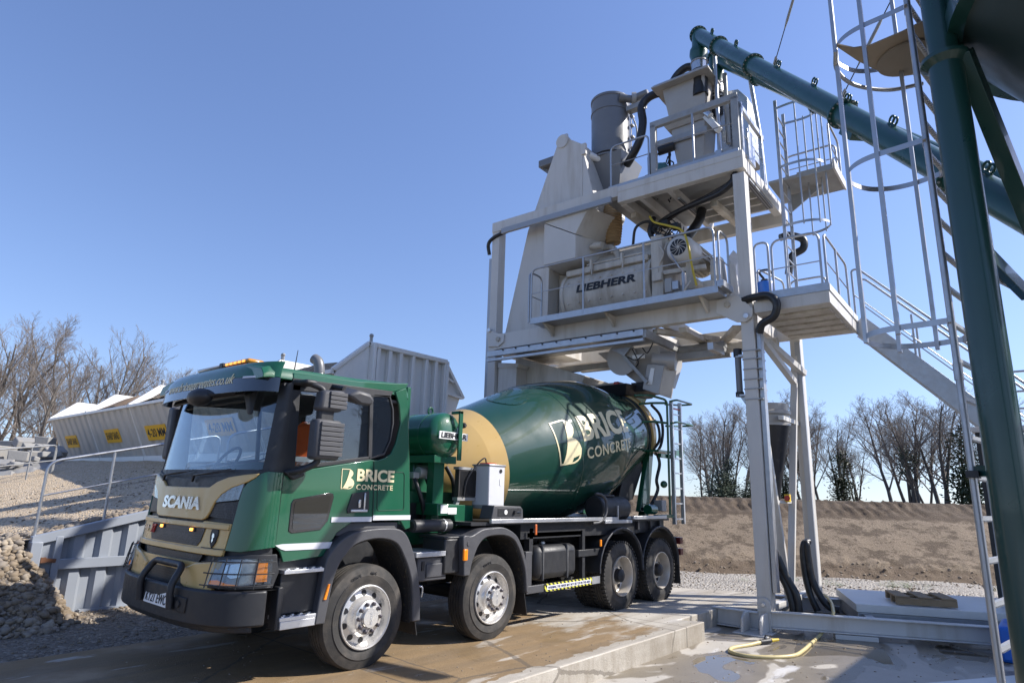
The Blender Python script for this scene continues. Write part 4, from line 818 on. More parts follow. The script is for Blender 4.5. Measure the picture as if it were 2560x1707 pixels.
hose('thin_hose', 'thin black cable sagging behind the yellow hose above the motor', [(.5,1.9,7.55),(.4,1.6,7.3),(.5,1.3,7.28),(.7,1.1,7.35)], .028)
hose('yellow_hose', 'yellow hose hanging down over the mixer motor', [(.3,1.85,7.75),(.2,1.7,7.55),(.12,1.35,7.35),(.05,1.05,7.15),(.0,.92,6.8),(-.02,.86,6.4),(-.02,.78,5.95)], .022, YCABLE)
hose('post_hose', 'black corrugated hose curling along the left post top', [(.0,5.45,8.18),(-.02,5.8,8.12),(-.02,6.0,7.98),(.05,6.02,7.72)], .045)
mb = MB()
for k in range(14):
    a = Vector((.7+R.uniform(-.2,.3), 1.55+R.uniform(-.25,.35), 7.75+R.uniform(-.2,.1))); mb.tube(spline([a, a+Vector((R.uniform(-.1,.1), R.uniform(-.2,.2), -.15)), a+Vector((R.uniform(-.1,.2), R.uniform(-.3,.3), -.3))], 4), .012, 5)
mb.box(.55,.75,1.35,1.5,7.5,7.6); mb.box(.6,.8,1.6,1.75,7.62,7.74); o = obj('cable_tangle', mb, BLACKT, ang=80); tag(o, 'tangle of thin black cables and couplings between deck and mixer lid', 'cables')
# blue drum and thick hose on the access platform
t = thing('blue_drum', 'blue plastic drum behind the near cream post', 'drum', (.5,-.32,5.5)); obj('body', MB().lathe([(0,.16),(.02,.175),(.40,.175),(.46,.15),(.48,.06)], (.5,-.32,5.48), (0,0,1), 28), BLUE, t)
obj('cap', MB().lathe([(0,.07),(.05,.07)], (.5,-.32,5.95), (0,0,1), 16), BLACKP, t); obj('tap', MB().tube(spline([(.5,-.32,6.0),(.45,-.25,6.15),(.5,-.4,6.18),(.52,-.48,6.05)], 5), .022, 6), BLACKP, t, ang=80)
hose('bend_hose', 'thick black ribbed hose bending down beside the near post', [(.05,.05,5.50),(-.06,-.25,5.52),(-.10,-.52,5.50),(-.12,-.66,5.34),(-.10,-.60,5.12),(-.05,-.38,5.02),(0,-.31,4.88)], .068, cat='hose', n=14)
hose('loop_hose', 'black hose loop behind the small caged ladder', [(1.7,-.35,7.25),(1.8,-.5,7.30),(1.9,-.72,7.2),(1.9,-.72,7.0),(1.85,-.5,6.85),(1.85,-.42,6.5)], .075, n=12)
hose('ground_hose', 'black hose rising beside the near post foot, upper one', [(.50,-.02,1.45),(.58,-.15,1.23),(.6,-.31,.82),(.6,-.45,.54),(.6,-.475,.3),(.6,-.47,.05)], .062, n=12)
hose('ground_hose', 'black hose rising beside the near post foot, lower one', [(.52,-.02,1.1),(.6,-.14,.94),(.6,-.27,.75),(.6,-.35,.53),(.6,-.39,.29),(.6,-.39,.05)], .062, n=12)
hose('ground_hose', 'black hose arching down by the rear post, front one', [(1.62,-.46,1.34),(1.52,-.41,1.31),(1.5,-.38,1.15),(1.5,-.39,.79),(1.5,-.45,.45),(1.5,-.55,.20)], .058, n=12)
hose('ground_hose', 'black hose arching down by the rear post, with steel coupling', [(1.6,-.38,1.30),(1.5,-.45,1.31),(1.5,-.46,1.12),(1.5,-.5,.73),(1.5,-.6,.47),(1.5,-.74,.29),(1.5,-.90,.26)], .058, n=12)
# grey dust filter, hopper, weighing box on the upper deck
t = thing('dust_filter', 'grey upright filter cylinder on a cone, left on the upper deck', 'dust filter', (1.2,3.25,9))
obj('cylinder', MB().lathe([(0,.47),(1.55,.47)], (1.2,3.25,9.95), (0,0,1), 40), STEELGR, t); obj('rim_band', MB().lathe([(0,.485),(.06,.485)], (1.2,3.25,11.44), (0,0,1), 40), STEELGR, t); obj('rim_band', MB().lathe([(0,.485),(.03,.485)], (1.2,3.25,11.1), (0,0,1), 40), STEELGR, t)
obj('cone', MB().loft([[(.70,3.95,9.82),(1.75,3.95,9.82),(1.75,2.7,9.82),(.70,2.7,9.82)],[(1.0,3.35,8.75),(1.4,3.35,8.75),(1.4,2.95,8.75),(1.0,2.95,8.75)]]), STEELGR, t); obj('flange', MB().lathe([(0,.54),(.04,.54)], (1.2,3.25,9.82), (0,0,1), 40), STEELGR, t)
obj('blower_mouth', MB().lathe([(0,.13),(.16,.09),(.3,.09)], (.95,2.86,11.35), (.5,-.8,-.2), 24), STEELGR, t); obj('blower_housing', MB().lathe([(0,.17),(.1,.17)], (1.1,2.62,11.28), (.5,-.8,0), 24), BLUE if False else HOPPERGR, t)
obj('blower_motor', MB().lathe([(0,.10),(.3,.10),(.32,.08)], (1.1,2.52,11.28), (.1,-1,.1), 20), STEELGR, t); obj('bracket', MB().box(1.05,1.25,2.3,2.75,11.0,11.12), GALVD, t)
mb = MB(); mb.tube([(1.3,2.76,9.9),(1.3,2.74,11.2)], .015, 6)
for z in (10.1,10.4,10.7,10.95): mb.box(1.25,1.35,2.68,2.76,z,z+.04)
mb.tube(spline([(1.2,2.7,11.0),(1.1,2.6,10.8),(1.2,2.55,10.5),(1.25,2.6,10.2)], 5), .02, 6); obj('side_fitting', mb, GALVD, t, ang=80)
hose('dust_hose', 'thick black S-shaped dust hose between filter and weighing hopper', [(1.0,2.72,9.55),(.85,2.50,9.65),(.8,2.28,9.95),(.8,2.20,10.35),(.8,2.22,10.75),(.85,2.05,10.98),(.95,1.75,11.06),(1.05,1.55,11.12)], .095, n=14)
hose('dust_hose', 'black dust hose arching over the hopper lid to the spout', [(1.0,1.62,11.05),(1.0,1.45,11.35),(1.0,1.2,11.48),(1.05,.98,11.40)], .09, n=12)
t = thing('weighing_hopper', 'grey cement weighing hopper tapering down on the upper deck', 'hopper', (1.2,1.2,9))
def sq(u0, u1, v0, v1, z): return [(u0,v0,z),(u1,v0,z),(u1,v1,z),(u0,v1,z)]
obj('upper_body', MB().loft([sq(.90,1.55,.78,1.58,10.15), sq(.75,1.75,.72,1.66,10.85), sq(.75,1.75,.72,1.66,10.95)]), HOPPERGR, t); obj('lid', MB().loft([sq(.55,1.9,.55,1.86,10.95), sq(.55,1.9,.55,1.86,10.98), sq(.6,1.85,.62,1.80,11.04)]), HOPPERGR, t)
obj('collar', MB().loft([sq(.86,1.6,.70,1.64,9.98), sq(.80,1.66,.66,1.70,10.08), sq(.9,1.55,.78,1.58,10.16)]), HOPPERGR, t); obj('lower_body', MB().loft([sq(1.05,1.35,1.0,1.40,8.5), sq(.92,1.52,.84,1.52,9.5), sq(.9,1.55,.80,1.56,9.98)]), HOPPERGR, t)
obj('load_arm', MB().bar((.85,.75,10.0),(.75,.45,9.5),.1,.12), WHITE, t); mb = MB(); mb.bar((.88,1.9,9.72),(.88,.75,9.70),.05,.16); obj('load_bar', mb, GALVD, t)
obj('vibrator', MB().lathe([(0,.1),(.35,.1),(.37,.07)], (.8,1.85,9.5), (.3,-1,.2), 16), DKMETAL, t); obj('sampling_pipe', MB().tube(spline([(.9,.95,10.15),(.8,.8,10.12),(.75,.62,9.9)], 5), .07, 12), STAINLESS, t, ang=80)
mb = MB()
for k in range(9):
    a = Vector((.95+R.uniform(-.2,.3), 1.85+R.uniform(-.25,.2), 9.4+R.uniform(-.7,.3))); mb.tube(spline([a, a+Vector((R.uniform(-.1,.1), R.uniform(-.15,.15), -.15)), a+Vector((R.uniform(-.1,.1), R.uniform(-.2,.2), -.4))], 4), .018, 5)
mb.box(.8,1.0,1.7,1.85,8.9,9.2); mb.box(.85,1.05,1.9,2.1,9.1,9.3); mb.box(.9,1.05,2.05,2.15,8.5,9.6); mb.box(1.2,1.4,2.2,2.3,8.5,9.7); obj('valve_gear', mb, DKMETAL, t, bev=.008)
t = thing('silo_box', 'shiny stainless steel box with sunlit side, right of the weighing hopper', 'steel box', (1.5,.3,8.5)); obj('box', MB().prism([(1.35,.62,9.1),(1.35,.62,10.80),(1.35,.20,10.72),(1.35,.02,10.45),(1.35,.02,9.1)], (.8,0,0)), STAINLESS, t, bev=.01); obj('vent_pipe', MB().cyl((1.2,.42,9.4),(1.2,.42,11.1),.05,14), GALVD, t); obj('sticker', MB().box(1.335,1.348,.30,.48,9.15,9.28), WHITET, t)
t = thing('guard_frame', 'grey steel gate frame at the front edge of the upper deck', 'frame', (.08,.8,8.5))
fr_ = MB(); fr_.box(.04,.14,1.56,1.68,8.47,9.68); fr_.box(.04,.14,-.16,-.03,8.47,9.68); fr_.box(.04,.14,-.16,1.68,9.62,9.76); fr_.box(.04,.14,-.03,1.56,8.47,8.62); obj('frame', fr_, GALVD, t, bev=.006)
obj('centre_post', MB().tube([(.05,.75,8.48),(.05,.75,9.62)], .025, 8), GALV, t, ang=60); obj('bar', MB().tube([(.05,1.6,9.16),(.05,-.1,9.12)], .012, 6), GALV, t, ang=60); obj('hinge', MB().box(.0,.06,.18,.30,8.47,8.62), GALV, t)
railing((.05,2.62,8.5),(.05,1.72,8.5),1.0,(),(.55,),fr=.14)
for u0, u1 in ((.14,.42),(1.42,1.67)): P('side_post', MB().box(u0,u0+.08,-.2,-.12,8.4,9.6), STAINLESS)
P('side_rail', MB().box(.14,1.6,-.2,-.13,9.45,9.56), STAINLESS); P('side_rail', MB().tube([(.2,-.16,8.95),(1.6,-.16,8.95)], .014, 6), GALV, bev=0); P('side_panel', MB().box(.5,.9,-.19,-.15,8.5,9.2), STAINLESS)
P('support_pole', MB().tube([(1.62,-.16,8.3),(1.45,-.16,9.5),(1.25,-.05,11.35)], .045, 10), GALV, bev=0, ang=60); P('support_pole', MB().tube([(1.0,.55,9.0),(1.0,.55,11.65)], .045, 10), GALV, bev=0, ang=60)
# landing and caged ladder right of the upper deck
P('landing', MB().box(1.3,2.4,-1.5,-.3,8.28,8.34), GALVD); P('landing_edge', MB().box(1.3,2.4,-1.53,-1.49,8.26,8.46), PLANT); P('landing_edge', MB().box(1.27,1.31,-1.5,-.85,8.24,8.36), GALVD); P('landing_bracket', MB().prism([(1.9,-.5,8.2),(1.9,-1.2,8.27),(1.9,-.5,7.8)], (.04,0,0)), GALVD)
railing((1.4,-1.46,8.35),(2.35,-1.46,8.35),1.0,(),(.5,)); railing((2.38,-1.4,8.35),(2.38,-.4,8.35),1.0,(),(.35,.68))
t = thing('caged_ladder', 'small galvanised caged ladder from access platform up to the landing', 'ladder', (1.35,-.6,5.5))
for u in (1.06,1.64): obj('stile', MB().box(u-.015,u+.015,-.63,-.57,5.5,9.95), GALV, t)
for k in range(15): obj('rung', MB().tube([(1.06,-.6,5.72+.28*k),(1.64,-.6,5.72+.28*k)], .015, 6), GALV, t, ang=60)
CG = spline([(1.03,-.60),(1.0,-.85),(1.02,-1.08),(1.14,-1.27),(1.35,-1.36),(1.56,-1.27),(1.68,-1.08),(1.70,-.85),(1.67,-.60)] and [(x, y, 0) for x, y in [(1.03,-.60),(1.0,-.85),(1.02,-1.08),(1.14,-1.27),(1.35,-1.36),(1.56,-1.27),(1.68,-1.08),(1.70,-.85),(1.67,-.60)]], 4)
for z in (7.2,8.45,9.75): mb = MB(); mb.loft([[p+Vector((0,0,z-.025)), p+Vector((0,0,z+.025)), p+Vector((.006,.004,z+.025)), p+Vector((.006,.004,z-.025))] for p in CG]); obj('hoop', mb, GALV, t, ang=80)
for k in (6,11,16,21,26): p = CG[k]; obj('cage_bar', MB().box(p.x-.015,p.x+.015,p.y-.012,p.y+.012,7.15,9.8), GALV, t)
t = thing('valve_cabinet', 'grey pneumatic valve cabinet between filter and hopper on the upper deck', 'cabinet', (1.5,2.2,8.5)); obj('case', MB().box(1.35,1.75,1.95,2.45,8.5,9.35), HOPPERGR, t, bev=.012); obj('door', MB().box(1.335,1.35,2.0,2.4,8.6,9.25), GALVD, t, bev=.006); obj('conduit', MB().tube(fillet([(1.4,2.2,9.35),(1.4,2.2,9.8),(1.3,1.8,9.8),(1.3,1.8,9.3)], .1), .03, 8), HOSE, t, ang=60)
t = thing('blue_actuator', 'small blue grey actuator low beside the weighing hopper', 'actuator', (.8,1.75,8.9)); obj('body', MB().lathe([(0,.1),(.05,.13),(.3,.13),(.34,.09)], (.75,1.75,9.15), (.2,.2,-1), 18), mat('actuator_teal', (.05,.16,.18), .4), t); obj('arm', MB().bar((.75,1.72,8.75),(.9,1.3,9.0),.06,.06), GALVD, t)
t = thing('lid_vent', 'cream vent box with flexible elbow on the mixer lid', 'vent', (1.2,2.9,7.3)); obj('box', MB().box(.9,1.4,3.35,3.75,6.93,7.5), PLANTD, t, bev=.012); obj('elbow', MB().tube(spline([(.9,3.3,7.55),(.7,3.0,7.45),(.55,2.75,7.2),(.5,2.7,6.95)], 6), .07, 12), PLANTD, t, ang=80)
# discharge funnel under the mixer
t = thing('discharge_chute', 'grey steel discharge funnel with swing flap right above the truck hopper', 'chute', (.9,2.2,4.8))
obj('funnel', MB().loft([[(.35,3.15,4.98),(1.5,3.15,4.98),(1.5,1.75,4.98),(.35,1.75,4.98)],[(.4,2.9,4.75),(1.5,2.9,4.75),(1.5,1.75,4.75),(.4,1.75,4.75)],[(.6,2.25,4.22),(1.1,2.25,4.22),(1.1,1.75,4.22),(.6,1.75,4.22)]]), HOPPERGR, t, bev=.01)
obj('side_cheek', MB().lathe([(0,.34),(.05,.34)], (.30,2.55,4.78), (1,0,.1), 28), HOPPERGR, t); obj('flap_drum', MB().lathe([(0,.19),(.45,.19)], (.5,1.95,4.72), (.3,-1,-.1), 24), HOPPERGR, t)
obj('swing_flap', MB().loft([[(.3,1.98,4.62),(.9,1.98,4.62),(.9,1.62,4.55),(.3,1.62,4.55)],[(.3,2.10,4.12),(.9,2.10,4.12),(.9,1.75,3.98),(.3,1.75,3.98)]]), HOPPERGR, t, bev=.012); obj('flap_sticker', MB().loft([[(.285,1.90,4.52),(.29,1.90,4.52),(.29,1.82,4.51),(.285,1.82,4.51)],[(.285,1.98,4.2),(.29,1.98,4.2),(.29,1.88,4.19),(.285,1.88,4.19)]]), WHITET, t)
obj('flap_arm', MB().bar((.25,2.5,4.85),(.22,1.95,4.22),.05,.07), GALVD, t, bev=.006); obj('pivot_plate', MB().prism([(.22,2.75,4.98),(.22,2.3,4.98),(.22,2.45,4.82)], (.03,0,0)), GALV, t); obj('limit_switch', MB().box(.18,.26,2.0,2.25,4.72,4.80), WHITET, t, bev=.01)
obj('skirt', MB().loft([[(.5,2.45,4.30),(1.2,2.45,4.30),(1.2,1.9,4.30),(.5,1.9,4.30)],[(.55,2.4,4.12),(1.15,2.4,4.12),(1.15,1.9,4.12),(.55,1.9,4.12)]]), BLACKP, t)
mb = MB()
for pts in ([(.1,1.75,4.98),(.05,1.85,4.78),(.1,1.98,4.9)], [(.0,1.9,4.75),(.05,2.1,4.66),(.1,2.3,4.75)], [(.1,2.2,4.9),(.05,2.05,4.62),(.15,2.15,4.55)]): mb = MB(); mb.tube(spline(pts, 6), .012, 5); obj('cable', mb, BLACKT, t, ang=80)
mb = MB(); mb.box(.5,.6,2.74,2.86,4.22,4.36); mb.box(.5,.58,2.70,2.78,4.20,4.26); o = obj('red_coupling', mb, RED, bev=.02); tag(o, 'small red coupling hanging left of the discharge funnel', 'coupling')
setframe(TM)
P('cross_tube', MB().box(.9,1.1,2.9,4.6,4.2,4.42), PLANTD)
# hanging sock behind the near post
C_ = Vector((1.62,.10,0)); t = thing('dust_sock', 'black tapering fabric sock hanging from a grey collar behind the near post', 'dust sock', (1.62,.1,3))
obj('collar', MB().lathe([(0,.40),(.05,.40),(.05,.36),(.20,.37),(.22,.41),(.27,.41),(.30,.36),(.42,.37),(.42,.34)], (C_.x,C_.y,3.42), (0,0,1), 36), HOPPERGR, t); obj('sock', MB().lathe([(0,.11),(.4,.17),(1.0,.29),(1.42,.385)], (C_.x,C_.y,2.0), (0,0,1), 36), HOSE, t); obj('outlet', MB().lathe([(0,.07),(.3,.105)], (C_.x,C_.y,1.72), (0,0,1), 24), GALVD, t); obj('bracket', MB().box(1.2,2.5,-.28,-.2,3.5,3.58), PLANT, t)
t = thing('stop_switch', 'red and yellow emergency stop box on the bar between the braces', 'switch', (1.5,-.2,2.05)); obj('box', MB().box(1.40,1.52,-.24,-.15,2.02,2.16), mat('switch_yellow', (.8,.5,.02), .4), t, bev=.01); obj('button', MB().lathe([(0,.045),(.03,.05),(.05,.045)], (1.40,-.2,2.09), (-1,-.4,0), 16), RED, t)
# stairs at the rear right corner of the access platform
t = thing('access_stair', 'galvanised steel stair running down to the right from the access platform', 'stair', (2.8,-2.5,0))
sd = Vector((0,-1.44,-1.57)).normalized(); L_ = 6.4
for u in (2.40,3.12):
    a = Vector((u,-1.46,5.46)); obj('stringer', MB().bar(a, a+sd*L_, .05, .34, (0,1,-.9)), GALV, t, bev=.006)
    mb = MB(); a = Vector((u,-1.46,5.48)); q = fillet([a+Vector((0,-.0,.0)), a+Vector((0,0,1.06)), a+Vector((0,-.12,1.06)), a+Vector((0,-.12,1.06))+sd*L_], .12); mb.tube(q, .021, 8); obj('handrail', mb, GALV, t, ang=60)
    for s in (1.35,3.0,4.6): b = a+sd*s; obj('rail_post', MB().tube([b+Vector((0,0,.1)), b+Vector((0,0,1.0))], .021, 8), GALV, t, ang=60)
    obj('middle_rail', MB().tube([a+Vector((0,0,.55)), a+Vector((0,0,.55))+sd*L_], .012, 6), GALV, t, ang=60)
for k in range(20): b = Vector((2.43,-1.6,5.36))+sd*(.12+.31*k); mb = MB(); mb.box(b.x, 3.09, b.y-.125, b.y-.117, b.z-.035, b.z); mb.box(b.x, 3.09, b.y+.117, b.y+.125, b.z-.035, b.z); [mb.box(b.x+.03*j, b.x+.03*j+.004, b.y-.117, b.y+.117, b.z-.03, b.z) for j in range(22)]; obj('tread', mb, GALVD, t)
setframe()
# ================================================================ yard hose
pts = [(7.95,-2.1,.2),(7.6,-2.35,.15),(7.25,-2.5,.02),(6.9,-2.62,-.18),(6.45,-2.75,-.24),(5.9,-2.85,-.245),(5.45,-2.75,-.245),(5.25,-2.45,-.245),(5.35,-2.15,-.245),(5.75,-2.0,-.245),(6.15,-1.98,-.235)]
h_ = None
hose('yard_hose', 'cream garden hose coiled on the wet yard and draped over the base beam', [(9.0,-1.95,.12),(8.5,-2.2,.12),(7.88,-2.42,.12),(7.15,-2.63,.10),(6.98,-2.66,.06),(6.93,-2.56,-.12),(6.75,-2.50,-.235),(6.13,-2.55,-.245),(5.6,-2.6,-.245),(5.17,-2.6,-.245),(4.85,-2.42,-.245),(4.66,-2.15,-.245),(4.72,-1.92,-.245),(4.96,-1.84,-.245),(5.3,-1.94,-.24),(5.58,-2.03,-.225)], .026, HOSEY, n=8)
t = thing('hose_nozzle', 'black and yellow nozzle at the end of the cream hose', 'nozzle', (5.7,-2.1,-.22)); q0, q1 = Vector((5.56,-2.02,-.225)), Vector((5.86,-2.18,-.21)); qd = q1-q0
obj('body', MB().cyl(q0, q0+qd*.55, .035, 12), BLACKP, t); obj('tip', MB().cyl(q0+qd*.6, q1, .028, 12, .02), YCABLE, t); obj('handle', MB().tube([q0+qd*.2, q0+qd*.3+Vector((0,0,.08)), q0+qd*.6+Vector((0,0,.06))], .012, 6), BLACKP, t)
# ================================================================ screw conveyors
def conveyor(label, A_, B_, rad_, fl, eyes, spout, gap=0):
    A_, B_ = Vector(A_), Vector(B_); d = (B_-A_); L = d.length; dn = d.normalized()
    t = thing('screw_conveyor', label, 'conveyor', A_, 0, 'screw conveyors feeding the tower')
    obj('tube', MB().cyl(A_, B_+d*.25, rad_, 36), CONVEY, t)
    upn = (Vector((0,0,1))-dn*dn.z).normalized()
    for f in fl:
        p = A_+d*f; mb = MB().lathe([(-.02,rad_+.045),(.02,rad_+.045)], p, dn, 36); mb.cur = 1
        for k in range(16): a = math.pi*k/8; mb.lathe([(-.035,.012),(.035,.012)], p+(upn*math.cos(a)+dn.cross(upn)*math.sin(a))*(rad_+.028), dn, 6)
        obj('flange', mb, [CONVEY, GALVD], t)
    for f in eyes:
        p = A_+d*f+upn*(rad_+.05); mb = MB()
        for o in (-.035, .035): mb.tube([p+dn*(o+.04*math.cos(a))+upn*(.045*math.sin(a)) for a in [k*math.pi/6 for k in range(13)]], .014, 6)
        mb.bar(p-upn*.06-dn*.07, p-upn*.06+dn*.07, .03, .04); obj('lifting_eye', mb, CONVEY, t, ang=60)
    s = Vector(spout); z0 = A_.z
    obj('spout', MB().lathe([(0,.13),(.28,.14),(.38,.19),(.50,.20),(.60,.17),(.66,.17)], s+Vector((0,0,.02)), (0,0,-1), 28), CONVEY, t)
    obj('clear_sleeve', MB().lathe([(.66,.175),(.92,.175)], s, (0,0,-1), 28), STAINLESS, t); obj('rubber_sleeve', MB().lathe([(.90,.18),(1.0,.175),(1.5,.165)], s, (0,0,-1), 28), HOSE, t)
    for z in (.67,.93,1.02): obj('clamp', MB().lathe([(z,.19),(z+.03,.19)], s, (0,0,-1), 28), GALVD, t)
    return t
A1, B1 = Vector((7.48,-.73,11.92)), Vector((2.45,-5.58,4.45))
cv_ = conveyor('front teal screw conveyor pipe slanting from the hopper spout down to the silo', A1, B1, .15, (.0,.15,.352,.69,.93), (.09,.245,.455,.59,.69,.80,.965), A1+Vector((-.10,-.03,-.12)))
obj('hatch', MB().bar(A1+(B1-A1)*.70+Vector((0,0,-.2)), A1+(B1-A1)*.73+Vector((0,0,-.2)), .2, .12), CONVEY, cv_)
A2, B2 = Vector((7.99,-.88,11.57)), Vector((5.47,-4.73,6.73))
conveyor('rear teal screw conveyor pipe, mostly hidden behind the front one', A2, B2, .14, (.0,.3,.62), (.5,.75), A2+Vector((-.08,-.03,-.1)))
def stay(label, a, b, turn):
    a, b = Vector(a), Vector(b); d = (b-a).normalized(); t = thing('stay_cable', label, 'stay cable', a)
    obj('wire', MB().tube([a, b], .008, 5), DKMETAL, t); obj('turnbuckle', MB().tube([a+d*turn, a+d*(turn+.12), a+d*(turn+.5), a+d*(turn+.62)], [.01,.022,.022,.01], 8), GALVD, t, ang=80)
    mb = MB(); mb.tube([a+d*.0+Vector((.03,0,0)), a+d*.12+Vector((.03,0,0))], .012, 5); mb.tube([a-Vector((.03,0,0)), a+d*.12-Vector((.03,0,0))], .012, 5); obj('shackle', mb, GALVD, t)
P_ = A1+(B1-A1)*.455+Vector((0,0,.22)); e = Vector((4.82,-3.3,9.2)); stay('thin steel stay with turnbuckle rising from the conveyor into the open sky', P_, P_+(e-P_)*4.2, .55)
P_ = A1+(B1-A1)*.69+Vector((0,0,.22)); e = Vector((3.78,-4.8,7.98)); stay('thin steel stay crossing behind the silo ladder cage', P_, P_+(e-P_)*2.6, .45)
# ================================================================ cement silo with leg, brace and caged ladder
AX = Vector((.93,-6.92,0)); RS = 1.5
t = thing('cement_silo', 'dark green cement silo with leg and cone filling the top right corner', 'silo', (AX.x,AX.y,-.265))
obj('shell', MB().lathe([(5.25,RS),(11.5,RS)], AX, (0,0,1), 64), SILOG, t); obj('cone', MB().lathe([(3.2,.16),(3.25,.2),(5.2,RS-.03)], AX, (0,0,1), 64), SILOIN, t); obj('skirt_ring', MB().lathe([(5.12,RS+.02),(5.26,RS+.02)], AX, (0,0,1), 64), SILOG, t); obj('outlet', MB().lathe([(2.5,.16),(3.22,.16)], AX, (0,0,1), 32), SILOG, t)
obj('roof', MB().lathe([(11.5,RS+.03),(11.9,0)], AX, (0,0,1), 64), SILOG, t)
c0 = Vector((.71,-5.39,0))
lg = obj('leg', MB().lathe([(-.26,.110),(5.0,.110)], c0, (0,0,1), 40), SILOG, t); obj('collar', MB().lathe([(4.90,.11),(4.94,.155),(4.97,.155)], c0, (0,0,1), 40), SILOG, lg)
obj('leg_head', MB().lathe([(4.97,.10),(6.4,.10)], c0+Vector((0,0,0)), (0,0,1), 24), SILOG, t); obj('gusset', MB().prism([(c0.x+.05,c0.y-.02,4.97),(c0.x+.1,c0.y-.12,4.97),(c0.x+.16,c0.y-.14,6.4),(c0.x+.05,c0.y,6.4)], (.02,.02,0)), SILOG, t)
for x, y in ((2.55,-7.2),(-.1,-8.1),(-.65,-6.6)): obj('leg', MB().lathe([(-.26,.11),(5.2,.11)], (x,y,0), (0,0,1), 24), SILOG, t)
obj('brace', MB().bar((.70,-5.50,4.97),(2.3,-5.92,2.95),.11,.13), SILOG, t, bev=.005)
obj('cross_bar', MB().bar((.75,-5.36,3.62),(1.95,-5.62,3.45),.06,.12), SILOG, t, bev=.005)
obj('tie_plate', MB().bar((.82,-5.36,3.42),(1.9,-5.55,3.52),.02,.08), GALV, t)
t = thing('silo_ladder', 'galvanised ladder with safety cage hanging beside the green silo leg', 'ladder', (.9,-5.2,-.265))
for n_, (x, y) in (('a',(.90,-5.195)),('b',(1.42,-5.27))):
    obj('stile', MB().tube([(x,y,-.2),(x,y,8.6)], .0235, 10), GALV, t, ang=60)
def rungmat():
    m, t_, p = nodes('serrated_rung'); c = coord(t_); wv = t_.nodes.new('ShaderNodeTexWave'); wv.inputs['Scale'].default_value = 32; t_.links.new(c, wv.inputs[0])
    t_.links.new(mixc(t_, nz(t_, c, 4, 4), (.42,.44,.46), (.55,.56,.58)), p.inputs['Base Color']); p.inputs['Metallic'].default_value = .5; p.inputs['Roughness'].default_value = .45; bump(t_, p, wv.outputs[1], .5, .01); return m
RUNG = rungmat(); z = .098
while z < 8.4:
    mb = MB().bar((.90,-5.195,z),(1.42,-5.27,z),.03,.028); [mb.box(.96+.035*k,.972+.035*k,-5.225-.0052*k,-5.20-.0052*k,z-.022,z-.012) for k in range(12)]; obj('rung', mb, RUNG, t); z += .2665
hoop = [(.90,-5.17),(.915,-5.03),(.93,-4.83),(.985,-4.70),(1.08,-4.62),(1.20,-4.585),(1.36,-4.60),(1.52,-4.68),(1.61,-4.80),(1.64,-4.92),(1.63,-5.05),(1.58,-5.2)]
for z in (3.05,4.48,5.68,6.9,8.1):
    pts = spline([(x, y, z) for x, y in hoop], 4)
    mb = MB(); mb.loft([[p+Vector((0,0,-.022)), p+Vector((0,0,.022)), p+Vector((.005,.004,.022)), p+Vector((.005,.004,-.022))] for p in pts]); obj('hoop', mb, GALV, t, ang=80)
    obj('hoop_bracket', MB().bar((.84,-5.19,z),(.98,-5.17,z),.02,.05), GALV, t); obj('hoop_bracket', MB().bar((1.60,-5.20,z),(1.42,-5.27,z),.02,.05), GALV, t)
for x, y in ((1.10,-4.612),(1.60,-4.76),(.93,-4.86),(1.635,-5.02),(.92,-5.04)):
    if (x, y) == (.92,-5.04): continue
    obj('cage_bar', MB().box(x-.023,x+.023,y-.015,y+.015,3.0,8.4), GALV, t)
mb = MB(); ring = [(x, y, 5.60) for x, y in [(.93,-4.66),(1.07,-4.76),(1.12,-4.87),(1.10,-5.12),(1.06,-5.3),(1.85,-5.3),(1.81,-5.15),(1.75,-5.01),(1.67,-4.93),(1.47,-4.83),(1.28,-4.75),(.96,-4.65)]]; mb.prism(ring, (0,0,.012)); obj('rest_plate', mb, mat('canvas_tan', (.30,.25,.19), .8, 0, .15, 5), t)
mb = MB(); mb.lathe([(0,.24),(.02,.24)], (1.48,-5.10,5.575), (0,0,1), 36); obj('plate_hatch', mb, mat('canvas_dark', (.24,.21,.17), .8, 0, .15, 5), t)
mb = MB(); mb.tube(spline([(.95,-4.64,5.56),(1.15,-4.60,5.50),(1.4,-4.68,5.46),(1.7,-4.9,5.48),(1.85,-5.15,5.52)], 6), .018, 8); obj('plate_rail', mb, GALV, t, ang=60)
for z in (1.98,): mb = MB(); mb.bar((.80,-5.20,z),(.98,-5.20,z),.07,.045); obj('clamp', mb, DKMETAL, t); obj('bracket', MB().bar((.93,-5.22,z+.02),(.76,-5.35,z+.02),.08,.07), SILOG, t)
for z in (2.62,): obj('coupling', MB().lathe([(0,.029),(.12,.029)], (.90,-5.195,z), (0,0,1), 12), GALV, t)
t = thing('yard_shade_block', 'added unseen block outside the right edge, there to shade the yard', 'shade caster', (14,-9.5,-.265))  # invented block out of view, added and sized to cast the yard's shadow
obj('wall', MB().box(8.6,12.7,-12,-8.65,-.26,5.7), WALLGR, t); obj('roof', MB().prism([(8.5,-12.1,5.7),(8.5,-8.6,5.7),(8.5,-10.3,6.2)], (4.3,0,0)), WHITE, t)
